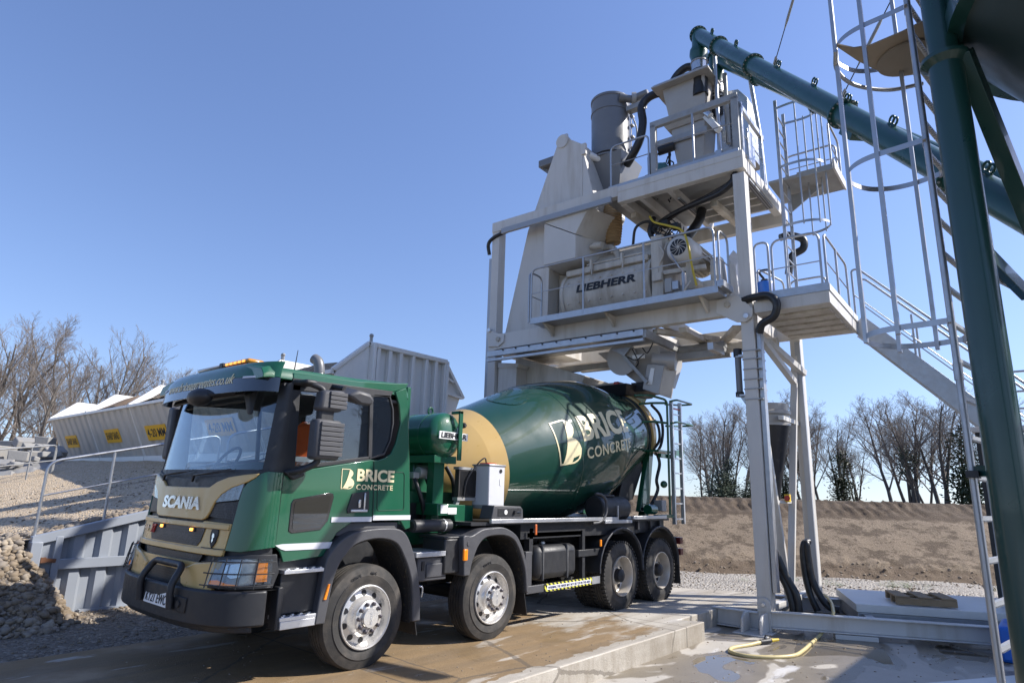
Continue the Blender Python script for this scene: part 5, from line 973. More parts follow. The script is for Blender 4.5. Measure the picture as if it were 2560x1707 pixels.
# control cabin and plinth at the right
t = thing('control_cabin', 'pale grey control cabin half hidden behind the silo ladder and leg', 'cabin', (11.3,-5.6,-.2))
obj('wall', MB().box(9.6,12.4,-7.6,-4.62,-.1,3.05), mat('cabin_panel', (.50,.51,.53), .5, 0, .05), t, bev=.02); obj('roof', MB().box(9.5,12.5,-7.7,-4.55,3.05,3.15), mat('cabin_roof', (.6,.6,.62), .5), t, bev=.02); obj('corner_trim', MB().box(9.58,9.64,-4.66,-4.60,-.1,3.05), DKMETAL, t); obj('skid', MB().box(9.6,12.4,-7.5,-4.7,-.26,-.1), DKMETAL, t)
for z in (3.45,3.75,4.1): obj('roof_rail', MB().tube([(9.65,-4.7,z),(9.65,-7.5,z)], .02, 6), GALV, t, ang=60)
t = thing('blue_tank', 'blue plastic tank edge at the end of the base beam', 'tank', (7.6,-4.9,-.265)); obj('body', MB().box(7.0,7.9,-5.5,-4.72,-.26,.2), BLUE, t, bev=.05); obj('strap', MB().tube([(7.4,-4.70,.0),(7.4,-4.7,.2)], .015, 6), GALV, t)
o = obj('plinth', MB().prism([(4.66,-4.12,-.265),(6.0,-4.93,-.265),(6.0,-6.4,-.265),(4.3,-6.4,-.265),(4.3,-4.4,-.265)], (0,0,.07)), CHEQ, bev=.006); tag(o, 'pale chequer plate step at the bottom right corner by the ladder foot', 'step')
# ================================================================ the mixer truck
TK = thing('mixer_truck', 'green and gold four axle concrete mixer truck waiting under the tower', 'mixer truck', (3,1.25,0))
def K(name, mb, m, par=None, bev=0, **k): return obj(name, mb, m, par or TK, bev=bev, **k)
class Wrap:                                     # a bowed front: side edge at x=xs, middle at x=xc(z)
    def __init__(s, xs, xc, W, p=3.0, ka=1.3): s.xs, s.xc, s.W, s.p, s.k = xs, xc, W, p, ka
    def a(s, y):
        t = max(-1, min(1, (1.25-y)/s.W)); return math.copysign(math.asin(abs(t)**(s.p/2))/(math.pi/2), t)*s.k
    def pt(s, a, z):
        ph = max(-1, min(1, a/s.k))*math.pi/2; sn, cs = math.sin(ph), max(0, math.cos(ph)); t = math.copysign(abs(sn)**(2/s.p), sn); f = cs**(2/s.p)
        xs = s.xs(z) if callable(s.xs) else s.xs; return Vector((xs+(s.xc(z)-xs)*f, 1.25-t*s.W, z))
    def __call__(s, a, z, off):
        p = s.pt(a, z); d = s.pt(min(s.k, a+.02), z)-s.pt(max(-s.k, a-.02), z); n = Vector((d.y, -d.x, 0))
        n = n.normalized() if n.length > 1e-6 else Vector((-1,0,0)); 
        if n.x > 0 and abs(a) < s.k*.9: n = -n
        return p + n*(off if n.dot(Vector((-1, (p.y-1.25)*.6, 0))) > 0 else -off)
def lin(tab):
    def f(z):
        if z <= tab[0][0]: return tab[0][1]
        for (a, va), (b, vb) in zip(tab, tab[1:]):
            if z <= b: return va+(vb-va)*(z-a)/(b-a)
        return tab[-1][1]
    return f
FC = Wrap(lin([(1.2,-1.10),(1.9,-1.10),(2.7,-1.07),(3,-1.05)]), lin([(.8,-1.52),(1.1,-1.50),(1.45,-1.46),(1.82,-1.42),(2.66,-1.26),(2.95,-1.16)]), 1.22)
FV = Wrap(-1.10, lin([(2.60,-1.52),(2.80,-1.49),(2.90,-1.45),(2.965,-1.38)]), 1.235)
FB = Wrap(-1.0, lin([(.4,-1.55),(.55,-1.64),(.9,-1.64),(1.2,-1.56)]), 1.275)
def wpoly(W, poly, th, off=0, cut=.06, mirror=False):
    pts = [(W.a(2.5-y if mirror else y), z) for y, z in poly]; g_ = poly_geo(pts, th, cut); return mapped(g_, lambda a, z, d: W(a, z, off+d))
def strip(y0, y1, z0, z1, n=10): return [(y0+(y1-y0)*i/n, z0) for i in range(n+1)]+[(y1+(y0-y1)*i/n, z1) for i in range(n+1)]
# cab body
cab = K('cab', wpoly(FC, strip(.03,2.469,.95,1.92,16), .03, -.05), BLACKP)
side = [(-1.10,1.89),(-.60,1.985),(-.07,2.08),(.02,2.078),(.12,2.11),(.20,2.16),(.26,2.28),(.31,2.51),(.27,2.72),(.20,2.86),(.36,2.93),(.40,2.70),(.48,2.09),(.55,1.36),(.48,1.34),(.40,1.44),(.1,1.47),(-.25,1.43),(-.42,1.33),(-.56,1.11),(-.99,1.08),(-1.03,1.17),(-1.10,1.24)]
frame_ = [(-1.10,1.90),(-1.07,2.80),(-.11,2.835),(.20,2.86),(.14,2.84),(.19,2.66),(.21,2.50),(.19,2.30),(.12,2.14),(-.04,2.085),(-.07,2.08),(-.96,1.925)]
win = [(-.965,1.955),(-1.0,2.70),(-.145,2.76),(-.09,2.10)]; rwin = [(-.055,2.10),(-.10,2.78),(.13,2.80),(.185,2.66),(.20,2.50),(.18,2.31),(.115,2.15)]
def sidepoly(poly, y, th, ysgn): return MB().prism([(x, y, z) for x, z in poly], (0, th*ysgn, 0))
for y, sg in ((.03, 1), (2.47, -1)):
    K('side_panel', sidepoly(side, y, .03, sg), GREEN, cab, .008)
    # window frame built of strips round the two panes
    mb = MB(); Y0 = y+.012*sg
    def st_(a, b, w): mb.bar((a[0],Y0,a[1]),(b[0],Y0,b[1]),.03,w,(0,0,1) if abs(a[0]-b[0]) > abs(a[1]-b[1]) else (1,0,0))
    for q in ([(-1.10,1.89),(-1.08,2.80),(-1.0,2.80),(-.965,1.93)], [(-1.09,2.70),(-1.09,2.82),(.17,2.86),(.14,2.79),(-.145,2.76)], [(-.145,2.77),(-.10,2.78),(-.05,2.09),(-.10,2.085)], [(-.97,1.93),(-.97,1.965),(-.09,2.115),(-.06,2.08)], [(-.10,2.79),(.135,2.81),(.20,2.66),(.215,2.50),(.19,2.30),(.115,2.14),(-.06,2.09),(-.05,2.105),(.105,2.165),(.175,2.31),(.195,2.50),(.18,2.65),(.125,2.785),(-.09,2.775)]):
        mb.prism([(x, Y0-.008*sg, z) for x, z in q], (0,.03*sg,0))
    K('window_frame', mb, BLACKP, cab, .004)
    K('side_window', MB().prism([(x, y+.02*sg, z) for x, z in win], (0,.005*sg,0)), GLASS, cab); K('rear_side_window', MB().prism([(x, y+.02*sg, z) for x, z in rwin], (0,.005*sg,0)), TGLASS if sg > 0 else GLASS, cab)
# things on the near door
mb = MB(); lw = [(-.97,1.62),(-.95,1.655),(-.56,1.725),(-.51,1.715),(-.50,1.68),(-.545,1.45),(-.62,1.365),(-.93,1.34),(-.97,1.36)]
K('kerb_window', MB().prism([(x, .022, z) for x, z in lw], (0,.02,0)), mat('black_glass', (.008,.008,.01), .06, 0, .05, coat=1), cab, .004)
K('kerb_window_pane', MB().prism([(-.74+(x+.74)*.86, .018, 1.53+(z-1.53)*.86) for x, z in lw], (0,.02,0)), DGLASS, cab)
dh = K('door_handle', MB().prism([(x, .018, z) for x, z in [(-.28,1.72),(-.065,1.75),(-.05,1.55),(-.32,1.52),(-.33,1.56)]], (0,.02,0)), BLACKP, cab, .006)
K('grab_bar', MB().box(-.135,-.115,-.0,.02,1.56,1.73), CHROME, dh, .004); K('grab_bar', MB().box(-.20,-.17,.004,.02,1.58,1.66), CHROME, dh, .004); K('grab_bar', MB().box(-.29,-.08,.002,.02,1.535,1.56), ALUBAR, dh, .004)
K('stripe', MB().box(-.505,-.005,.022,.04,1.435,1.485), SILVER, cab); K('stripe', MB().box(.012,.535,.022,.04,1.448,1.498), SILVER, cab); K('stripe', MB().prism([(x,.022,z) for x, z in [(-1.09,1.235),(-1.02,1.245),(-.47,1.245),(-.50,1.185),(-.98,1.185),(-1.03,1.20)]], (0,.02,0)), SILVER, cab)
def seam(pts, y=.026, r=.004): return MB().tube([(x, y, z) for x, z in pts], r, 5)
K('door_seam', seam([(-.03,2.07),(.005,1.60),(.01,1.44)]), BLACKT, cab); K('door_seam', seam([(-1.085,1.88),(-1.09,1.25)], .028), BLACKT, cab)
K('flap_seam', seam([(.04,1.94),(.06,1.955),(.39,1.965),(.41,1.94),(.435,1.58),(.42,1.555),(.08,1.545),(.06,1.57),(.035,1.93)], .027, .003), BLACKT, cab)
def blogo(mb, fn, w, h, cut=.0):
    """open book-like B: thin outline left, filled right"""
    out = [(0,1),(.30,1.0),(.55,.99),(.72,.95),(.84,.86),(.86,.75),(.80,.64),(.70,.58),(.66,.55),(.80,.52),(.93,.42),(1,.29),(.98,.17),(.88,.07),(.74,.02),(.6,0),(.02,0)]
    fill = [(.60,.985),(.74,.94),(.85,.85),(.87,.75),(.80,.64),(.68,.56),(.80,.52),(.94,.42),(1,.29),(.97,.17),(.92,.11),(.52,.17),(.47,.05),(.80,.03),(.60,0),(.13,0),(.30,.22),(.42,.42),(.50,.62),(.56,.82)]
    fill = [(.60,.985),(.74,.94),(.85,.85),(.87,.75),(.80,.64),(.68,.56),(.80,.52),(.94,.42),(1,.29),(.955,.17),(.60,.12),(.52,.02),(.13,0),(.30,.22),(.42,.42),(.50,.62),(.56,.82)]
    for poly in (fill, [(0,1),(.04,.965),(.075,.03),(.02,0)], [(0,1),(.60,1.0),(.60,.965),(.03,.965)], [(.02,0),(.62,0),(.76,.03),(.90,.09),(.955,.17),(.91,.18),(.80,.085),(.62,.035),(.03,.035)]):
        g_ = poly_geo([(x*w, y*h) for x, y in poly], .003, cut or 9); mapped(g_, fn, mb)
    return mb
dm = lambda x0, z0: (lambda x, y, z: (x0+x+(y*.10), .0275-z, z0+y))
lg_ = K('logo', blogo(MB(), lambda x, y, z: (-.43+x+.0*y, .0275-z, 1.765+y), .165, .205), LOGO, cab)
K('lettering', mapped(text_geo('BRICE', .50, .13, .035), lambda x, y, z: (-.235+x, .0275-z, 1.848+y)), LOGO, cab); K('lettering', mapped(text_geo('CONCRETE', .49, .055, .015, 0, .003, 1.1), lambda x, y, z: (-.235+x, .0275-z, 1.762+y)), LOGO, cab)
# roof, back, interior
rings = []
for x, dz in ((-1.40,-.04),(-1.33,-.012),(-1.0,0),(-.3,.02),(.2,.05),(.36,.06),(.41,.0)):
    rings.append([(x,.045,2.80+dz*.5),(x,.05,2.86+dz),(x,.10,2.92+dz),(x,.35,2.965+dz),(x,1.25,3.0+dz),(x,2.15,2.965+dz),(x,2.40,2.92+dz),(x,2.45,2.86+dz),(x,2.455,2.80+dz*.5),(x,1.25,2.78+dz*.5)])
K('roof', MB().loft(rings), GREEN, cab, .006); K('roof_edge', MB().prism([(x,.04,z) for x, z in [(-1.09,2.80),(.19,2.855),(.36,2.92),(.40,2.99),(.2,2.96),(-.3,2.91),(-1.09,2.875)]], (0,.06,0)), GREEN, cab, .012)
K('back_wall', MB().box(.40,.46,.06,2.44,1.40,2.95), GREEN, cab, .01); K('back_lining', MB().box(.36,.395,.07,2.43,1.45,2.80), LININ, cab)
K('floor', MB().box(-1.2,.40,.08,2.42,1.30,1.42), LININ, cab); K('headliner', MB().box(-1.15,.36,.08,2.42,2.74,2.77), LININ, cab)
K('dashboard', MB().prism([(-1.30,.40,1.50),(-1.30,.40,1.80),(-1.12,.40,1.88),(-.85,.40,1.84),(-.75,.40,1.5)], (0,1.70,0)), SEAT, cab, .03)
K('steering_wheel', MB().tube([Vector((-.78,1.85,2.02))+Matrix.Rotation(rad(-58),3,'Y') @ Vector((.22*math.cos(a),.22*math.sin(a),0)) for a in [k*math.pi/14 for k in range(29)]], .017, 8), SEAT, cab, ang=80); K('steering_column', MB().cyl((-.85,1.85,1.95),(-.95,1.85,1.7),.05,12), SEAT, cab)
for y in (.62,1.86):
    st = K('seat', MB().box(-.40,.10,y-.25,y+.25,1.62,1.84), SEAT, cab, .06); K('backrest', MB().prism([(.0,y-.24,1.80),(.14,y-.24,1.80),(.32,y-.24,2.50),(.20,y-.24,2.52)], (0,.48,0)), SEAT, st, .05); K('headrest', MB().box(.22,.33,y-.14,y+.14,2.50,2.68), SEAT, st, .03)
jk = thing('hi_vis_jacket', 'orange hi-vis jacket hanging inside the cab by the near window', 'jacket', (-.5,.5,1.9)); obj('body', MB().loft([[(-.86,.26,1.93),(-.70,.16,1.93),(-.60,.30,1.93),(-.74,.42,1.93)],[(-.92,.24,2.15),(-.70,.12,2.15),(-.58,.30,2.15),(-.76,.46,2.15)],[(-.88,.25,2.36),(-.72,.15,2.36),(-.62,.30,2.36),(-.76,.42,2.36)],[(-.80,.27,2.43),(-.74,.22,2.43),(-.68,.30,2.43),(-.75,.34,2.43)]]), ORANGE, jk, .03); obj('reflective_band', MB().loft([[(-.93,.235,2.02),(-.70,.115,2.02),(-.57,.30,2.02),(-.76,.465,2.02)],[(-.935,.235,2.07),(-.70,.11,2.07),(-.57,.30,2.07),(-.76,.47,2.07)]]), SILVER, jk)
# windscreen and front
K('windscreen', wpoly(FC, [(.10,1.93),(.3,1.885),(.6,1.85),(1.25,1.825),(1.9,1.85),(2.2,1.885),(2.40,1.93),(2.37,2.70),(1.9,2.74),(.6,2.74),(.13,2.70)], .006, -.03), GLASS, cab)
for mr in (False, True): K('pillar', wpoly(FC, [(.03,1.90),(.10,1.89),(.125,2.75),(.03,2.78)], .03, -.035, .04, mr), BLACKP, cab)
K('cowl', wpoly(FC, [(.06,1.93),(.3,1.89),(.6,1.855),(1.25,1.83),(1.9,1.855),(2.2,1.89),(2.44,1.93),(2.44,1.84),(2.0,1.76),(1.7,1.715),(.8,1.715),(.5,1.76),(.06,1.84)], .03, -.03), BLACKP, cab, .004)
hood = [(.105,1.885),(.25,1.87),(.45,1.845),(.62,1.80),(.74,1.745),(1.25,1.74),(1.76,1.745),(1.88,1.80),(2.05,1.845),(2.25,1.87),(2.395,1.885),(2.37,1.845),(2.30,1.80),(2.12,1.745),(1.99,1.68),(1.91,1.60),(1.86,1.50),(1.82,1.455),(1.76,1.435),(.74,1.435),(.68,1.455),(.64,1.50),(.59,1.60),(.51,1.68),(.38,1.745),(.20,1.80),(.13,1.845)]
hd = K('hood', wpoly(FC, hood, .03, .0, .07), GOLD, cab, .008)
K('lettering', mapped(text_geo('SCANIA', .86, .125, .05, 0, .012, 1.0, .08), lambda x, y, z: FC(FC.a(1.67-x), 1.525+y, .032+z)), CHROME, hd)
def hexmat():
    m, t_, p = nodes('hex_grille'); c = coord(t_); v = t_.nodes.new('ShaderNodeTexVoronoi'); v.feature = 'DISTANCE_TO_EDGE'; v.inputs['Scale'].default_value = 46; v.inputs['Randomness'].default_value = .35; t_.links.new(c, v.inputs[0])
    e_ = ramp(t_, v.outputs[0], [(.05,(.035,.035,.038)),(.13,(.004,.004,.005))]); t_.links.new(e_, p.inputs['Base Color']); p.inputs['Roughness'].default_value = .45; bump(t_, p, math_(t_, 'SUBTRACT', 1, v.outputs[0]), .15, .01); return m
HEX = hexmat()
LAMPIN = mat('lamp_reflector', (.36,.36,.365), .32, .35, .55, 22)
for mr in (False, True):
    lp = K('upper_lamp', wpoly(FC, [(.60,1.605),(.545,1.67),(.46,1.72),(.33,1.765),(.235,1.785),(.25,1.70),(.26,1.64)], .02, .0, .05, mr), LAMPIN, cab); K('lens', wpoly(FC, [(.60,1.605),(.545,1.67),(.46,1.72),(.33,1.765),(.235,1.785),(.25,1.70),(.26,1.64)], .004, .022, .05, mr), LENS, lp)
    K('side_grille', wpoly(FC, [(.61,1.595),(.26,1.625),(.275,1.45),(.66,1.475)], .012, .0, .05, mr), HEX, cab)
    K('corner_panel', wpoly(FC, [(.03,1.90),(.06,1.905),(.10,1.88),(.13,1.84),(.20,1.79),(.235,1.74),(.25,1.64),(.265,1.45),(.28,1.30),(.295,1.185),(.15,1.18),(.03,1.22)], .026, -.002, .03, mr), GREEN, cab, .004, ang=60)
gp = K('grille_panel', wpoly(FC, [(.285,1.42),(.70,1.43),(.76,1.405),(1.74,1.405),(1.80,1.43),(2.215,1.42),(2.205,1.20),(2.19,1.13),(.31,1.13)], .02, .0, .07), GOLD, cab, .006)
K('panel_ridge', wpoly(FC, strip(.295,2.205,1.365,1.415,14), .022, .015), GOLD, gp, .008); K('panel_ridge', wpoly(FC, strip(.305,2.195,1.135,1.19,14), .026, .015), GOLD, gp, .008)
K('main_grille', wpoly(FC, [(.64,1.365),(1.86,1.365),(1.83,1.25),(1.78,1.20),(.72,1.20),(.67,1.25)], .012, .016), HEX, gp); K('lower_grille', wpoly(FC, [(.60,1.125),(1.90,1.125),(1.86,1.06),(.64,1.06)], .015, .0), HEX, cab)
K('seam', wpoly(FC, strip(.30,.64,1.19,1.197,4), .004, .021), BLACKT, gp); K('seam', wpoly(FC, strip(.295,.64,1.362,1.368,4), .004, .021), BLACKT, gp)
K('badge', mapped(text_geo('P410', .17, .06, .02, 0, .01), lambda x, y, z: FC(FC.a(2.13-x), 1.27+y, .022+z)), CHROME, gp); K('badge', mapped(text_geo('XT', .13, .085, .03, .2, .012), lambda x, y, z: FC(FC.a(1.84-x), 1.265+y, .03+z)), RED, gp)
eb = K('emblem', mapped(poly_geo([(-.055,.03),(-.05,.075),(0,.09),(.05,.075),(.055,.03),(.04,-.04),(0,-.09),(-.04,-.04)], .014, 9), lambda x, y, z: FC(FC.a(.47-x), 1.285+y, .02+z)), BLACKT, gp, .004); K('emblem_face', mapped(poly_geo([(-.015,.02),(-.01,.045),(.012,.04),(.022,.01),(.008,0),(.015,-.02),(0,-.04),(-.01,-.02),(-.005,.0)], .006, 9), lambda x, y, z: FC(FC.a(.47-x), 1.285+y, .035+z)), CHROME, eb)
for y in (1.55, .86): K('strobe_lamp', wpoly(FC, [(y-.05,1.325),(y-.04,1.36),(y+.04,1.36),(y+.05,1.325)], .012, .028), BLACKP, gp); K('strobe_light', wpoly(FC, [(y-.022,1.33),(y-.022,1.355),(y+.022,1.355),(y+.022,1.33)], .01, .04), BEACONW, gp)
bx = K('lower_panel', wpoly(FC, [(.31,1.06),(2.19,1.06),(2.19,.98),(1.80,.99),(1.74,.975),(.76,.975),(.70,.99),(.31,.98)], .03, .012), GOLD, cab, .012)
for mr in (False, True): K('lower_panel', wpoly(FC, [(.26,1.10),(.62,1.06),(.80,1.0),(.86,.985),(.80,.86),(.66,.82),(.48,.80),(.34,.80),(.30,.95)], .05, .015, .06, mr), GOLD, cab, .012); K('panel_slot', wpoly(FC, [(.40,1.085),(.55,1.08),(.55,1.07),(.40,1.073)], .004, .042, .06, mr), BLACKT, cab)
K('bumper_grille', wpoly(FC, [(.78,.985),(1.72,.985),(1.66,.80),(.84,.80)], .012, .012), HEX, cab)
# bumper and headlights
bp = K('bumper', wpoly(FB, strip(-.02,2.52,.55,.855,20), .05, -.03, .07), BLACKP, None, .02); K('bumper_lip', wpoly(FB, strip(.0,2.5,.50,.56,20), .04, -.06, .07), BLACKP, bp, .01)
mb = MB(); n = 28; top = [FB((i/n*2-1)*1.3*.999, .85, .0) for i in range(n+1)]; inn = [FB((i/n*2-1)*1.3*.9, .83, -.22) for i in range(n+1)]
mb.add(top+inn, [(i, i+1, n+2+i, n+1+i) for i in range(n)]); K('bumper_top', mb, BLACKP, bp)
for q, z in ((.62,.71),): K('tow_cover', wpoly(FB, [(q-.10,z-.07),(q+.10,z-.06),(q+.11,z+.05),(q+.04,z+.07),(q-.11,z+.06)], .012, .02), DKMETAL, bp, .006); K('tow_knob', mapped(poly_geo([(.03*math.cos(a),.03*math.sin(a)) for a in [k*math.pi/6 for k in range(12)]], .012, 9), lambda x, y, z_: FB(FB.a(q+x), z+y, .032+z_)), BLACKP, bp)
K('bumper_end', MB().box(-1.04,-.985,-.03,.10,.50,.87), BLACKP, bp, .01)
pb = K('plate_bracket', MB().box(-1.63,-1.60,.77,1.41,.60,.80), DKMETAL, bp); pl_ = K('number_plate', MB().prism([(-1.672,.80,.655),(-1.672,1.32,.655),(-1.655,1.32,.775),(-1.655,.80,.775)], (.012,0,0)), WHITET, bp)
K('lettering', mapped(text_geo('KY21 EWC', .46, .083, .012, 0, .003), lambda x, y, z: (-1.672-.001-z+y*.14+.0025, 1.29-x, .672+y)), BLACKT, pl_)
gd = K('bull_bar', MB().tube(fillet([(-1.68,.70,.66),(-1.70,.70,.86),(-1.60,.72,1.03),(-1.60,1.36,1.03),(-1.70,1.40,.86),(-1.68,1.40,.66)], .07), .032, 10), BLACKP, bp, ang=60)
for mr in (False, True):
    f_ = lambda y: 2.5-y if mr else y
    hs = [(.335,1.12),(.2,1.135),(.10,1.15),(-.0,1.155),(-.024,1.15),(-.024,.875),(.05,.87),(.2,.87),(.34,.875)]
    hl = K('headlight', wpoly(FB, [(.32,1.13),(.16,1.15),(.05,1.16),(-.024,1.16),(-.0249,1.0),(-.024,.865),(.1,.86),(.34,.865)], .03, -.05, .05, mr), BLACKP, None, .008)
    K('reflector', wpoly(FB, [(.30,1.09),(.17,1.11),(.06,1.12),(.0,1.10),(.0,.91),(.07,.895),(.31,.91)], .012, -.022, .05, mr), LAMPIN, hl); K('turn_signal', wpoly(FB, [(.30,.935),(.24,.94),(.16,.915),(.08,.905),(.08,.895),(.31,.905)], .01, -.008, .05, mr), AMBER, hl); K('turn_signal', wpoly(FB, [(.01,1.10),(-.015,1.10),(-.018,.93),(.008,.93)], .01, -.006, .03, mr), AMBER, hl); K('bulb', wpoly(FB, [(.20,1.07),(.08,1.09),(.07,.97),(.13,.96),(.19,.99)], .02, -.012, .05, mr), CHROME, hl)
    K('lens', wpoly(FB, [(.31,1.10),(.16,1.125),(.05,1.13),(-.02,1.12),(-.022,.90),(.07,.885),(.32,.895)], .004, .012, .05, mr), LENS, hl)
    mb = MB()
    for z in (.90,1.0,1.10): mb.tube([FB(FB.a(f_(y)), z+.0, .045) for y in (.36,.30,.22,.14,.07,.02,-.01,-.022)], .006, 6)
    for y in (.31,.18,.08,.01): mb.tube([FB(FB.a(f_(y)), z, .045) for z in (.875,1.0,1.13)], .006, 6)
    K('lamp_guard', mb, BLACKP, hl, ang=80)
# visor, beacon, wipers, mirrors
vz = K('sun_visor', wpoly(FV, strip(.03,2.47,2.66,2.80,18), .012, .0, .06), mat('visor_dark_blue', (.010,.016,.034), .2, 0, .05, coat=1), cab); K('roof_front', wpoly(FV, strip(.03,2.47,2.80,2.965,18), .03, -.018, .06), GREEN, cab, .006)
K('lettering', mapped(text_geo('www.briceaggregates.co.uk', 1.50, .135, .004, .18, .003, 1.02, .08), lambda x, y, z: FV(FV.a(1.98-x), 2.715+y, .014+z)), LOGO, vz)
for y in (2.15,.26): K('marker_bar', wpoly(FV, [(y-.09,2.79),(y+.09,2.79),(y+.09,2.81),(y-.09,2.81)], .004, .016), SILVER, vz)
bn = K('light_bar', MB().box(-1.28,-1.10,.62,1.80,2.985,3.01), BLACKP, cab, .008); K('lit_lamp', MB().box(-1.285,-1.095,.62,1.18,3.01,3.06), mat('amber_dome', (.55,.24,.03), .2, 0, .15, 9, coat=.6), bn, .022); [K('led', MB().box(-1.289,-1.283,.68+.09*q,.74+.09*q,3.022,3.045), BEACON, bn) for q in range(5)]; K('clear_lamp', MB().box(-1.285,-1.095,1.24,1.80,3.01,3.055), mat('beacon_clear', (.55,.50,.45), .15, .3, .3, 14), bn, .025); K('centre_piece', MB().box(-1.29,-1.09,1.17,1.25,3.0,3.065), BLACKP, bn, .01)
for (ya, yb, yc_, zz) in ((1.90,1.85,1.25,1.90),(1.15,1.1,.45,1.92)):
    mb = MB(); mb.tube([FC(FC.a(ya), 1.80, .02), FC(FC.a(yb), 1.86, .04), FC(FC.a((yb+yc_)/2), 1.885, .045), FC(FC.a(yc_), zz, .035)], [.014,.012,.009,.006], 6); mb.tube([FC(FC.a(yb+.12), 1.855, .02), FC(FC.a((yb+yc_)/2), 1.875, .022), FC(FC.a(yc_-.05), 1.91, .018)], .007, 5); K('wiper', mb, BLACKP, cab, ang=80)
K('front_mirror', MB().ball(FV(FV.a(1.02), 2.64, .03), .15, 16, (.7,1.35,.62)), BLACKP, cab, ang=80); K('mirror_arm', MB().tube([FC(FC.a(.72), 2.70, .05), FV(FV.a(.85), 2.66, .03)], .03, 8), BLACKP, cab)
K('camera_housing', MB().loft([[FC(FC.a(.55), 2.74, .02), FC(FC.a(.42), 2.74, .02), FC(FC.a(.45), 2.66, .07), FC(FC.a(.55), 2.66, .07)],[FC(FC.a(.46), 2.46, .0), FC(FC.a(.40), 2.46, .0), FC(FC.a(.41), 2.46, .03), FC(FC.a(.46), 2.46, .03)]]), BLACKP, cab, .01)
K('visor_rail', wpoly(FC, strip(.55,2.3,2.66,2.72,10), .05, .03, .08), BLACKP, cab, .01)
def ribbed(x0, x1, y0, y1, z0, z1, nr):
    mb = MB()
    for i in range(nr):
        a = z0+(z1-z0)*i/nr; b = z0+(z1-z0)*(i+.86)/nr; mb.box(x0+.003, x1+.012, y0-.012, y1, a, b)
    return mb
mr_ = K('mirror', MB().box(-.97,-.68,-.28,-.13,2.03,2.42), GREYP, cab, .035); K('ribs', ribbed(-.93,-.68,-.285,-.20,2.07,2.40,7), GREYP, mr_, .004); K('mirror', MB().prism([(-.96,-.28,2.50),(-.70,-.28,2.50),(-.655,-.28,2.67),(-.68,-.28,2.725),(-.93,-.28,2.70)], (0,.15,0)), GREYP, cab, .035)
K('ribs', ribbed(-.86,-.672,-.285,-.2,2.53,2.70,4), GREYP, cab, .004); K('mirror_arm', MB().tube(fillet([(-1.06,.04,2.78),(-1.0,-.12,2.77),(-.86,-.18,2.72),(-.86,-.18,2.0),(-1.0,-.1,1.92),(-1.06,.05,1.90)], .06), .032, 8), BLACKP, cab, ang=60); K('mirror_neck', MB().box(-.92,-.76,-.24,-.15,2.38,2.54), BLACKP, cab, .02); K('arm_foot', MB().prism([(-1.10,-.02,1.91),(-.9,-.02,1.93),(-.88,-.02,1.88),(-1.0,-.02,1.83)], (0,.06,0)), BLACKP, cab, .015); K('arm_head', MB().box(-1.06,-.92,-.16,.04,2.75,2.80), BLACKP, cab, .02)
K('kerb_mirror', MB().loft([[(-.66,-.06,2.72),(-.54,-.06,2.80),(-.40,-.06,2.79),(-.33,-.06,2.72),(-.36,-.06,2.66),(-.50,-.06,2.65)],[(-.66,-.30,2.68),(-.54,-.32,2.74),(-.40,-.33,2.72),(-.335,-.32,2.66),(-.37,-.30,2.60),(-.50,-.29,2.60)]]), GREYP, cab, .03); K('mirror_arm', MB().tube([(-.62,.04,2.80),(-.58,-.1,2.77)], .03, 8), BLACKP, cab)
K('mirror', MB().box(-1.15,-.95,2.62,2.80,2.05,2.7), GREYP, cab, .04)
K('exhaust_stack', MB().tube(spline([(.60,2.25,1.2),(.60,2.25,3.1),(.60,2.25,3.36),(.58,2.28,3.52),(.56,2.36,3.58)], 6), .075, 16), STEELGR, None, ang=60); K('antenna', MB().tube([(-.42,1.2,3.0),(-.39,1.2,3.38)], [.009,.004], 6), BLACKT, cab)
# steps between bumper and front arch
sb = K('step_well', MB().box(-1.0,-.50,.10,.4,.52,1.12), BLACKP, cab, .01); K('step_side', MB().box(-1.0,-.60,.02,.10,.62,.98), BLACKP, sb, .01)
for z, x1 in ((1.0,-.56),(.59,-.60)):
    K('step', MB().box(-1.01,x1,-.05,.16,z-.02,z+.015), ALUBAR, sb, .004); mb = MB(); [mb.box(-.99+.045*k,-.965+.045*k,-.04+.05*(k%2),-.015+.05*(k%2),z+.015,z+.024) for k in range(int((x1+.99)/.045))]; K('step_teeth', mb, ALUBAR, sb)
K('step_lip', MB().box(-1.0,-.62,-.05,-.02,.50,.57), ALUBAR, sb, .004)
# wings
def wing(outer, inner, y0, y1, m=GREYP):
    mb = MB(); n = len(outer); assert len(inner) == n
    for y in (y0, y1): mb.v += [Vector((x, y, z)) for x, z in outer]+[Vector((x, y, z)) for x, z in inner]
    N = 2*n
    for i in range(n-1):
        mb.f += [[i,i+1,n+i+1,n+i],[N+i,N+n+i,N+n+i+1,N+i+1],[i,N+i,N+i+1,i+1],[n+i,n+i+1,N+n+i+1,N+n+i]]
    mb.f += [[0,n,N+n,N],[n-1,N+n-1,N+2*n-1,2*n-1]]; mb.mi = [0]*len(mb.f); return mb
w1o = [(-.64,.50),(-.60,.90),(-.57,1.09),(-.49,1.20),(-.39,1.28),(-.22,1.345),(.11,1.37),(.37,1.335),(.51,1.17),(.62,.90),(.68,.65),(.70,.38)]
w1i = [(-.53,.50),(-.49,.80),(-.46,.93),(-.42,1.03),(-.36,1.11),(-.23,1.22),(.04,1.265),(.28,1.215),(.41,1.07),(.52,.86),(.57,.65),(.59,.38)]
w2o = [(1.36,.79),(1.345,1.0),(1.33,1.24),(1.47,1.25),(1.66,1.32),(1.85,1.335),(2.07,1.335),(2.29,1.255),(2.41,1.14),(2.52,.95),(2.58,.75),(2.61,.49)]
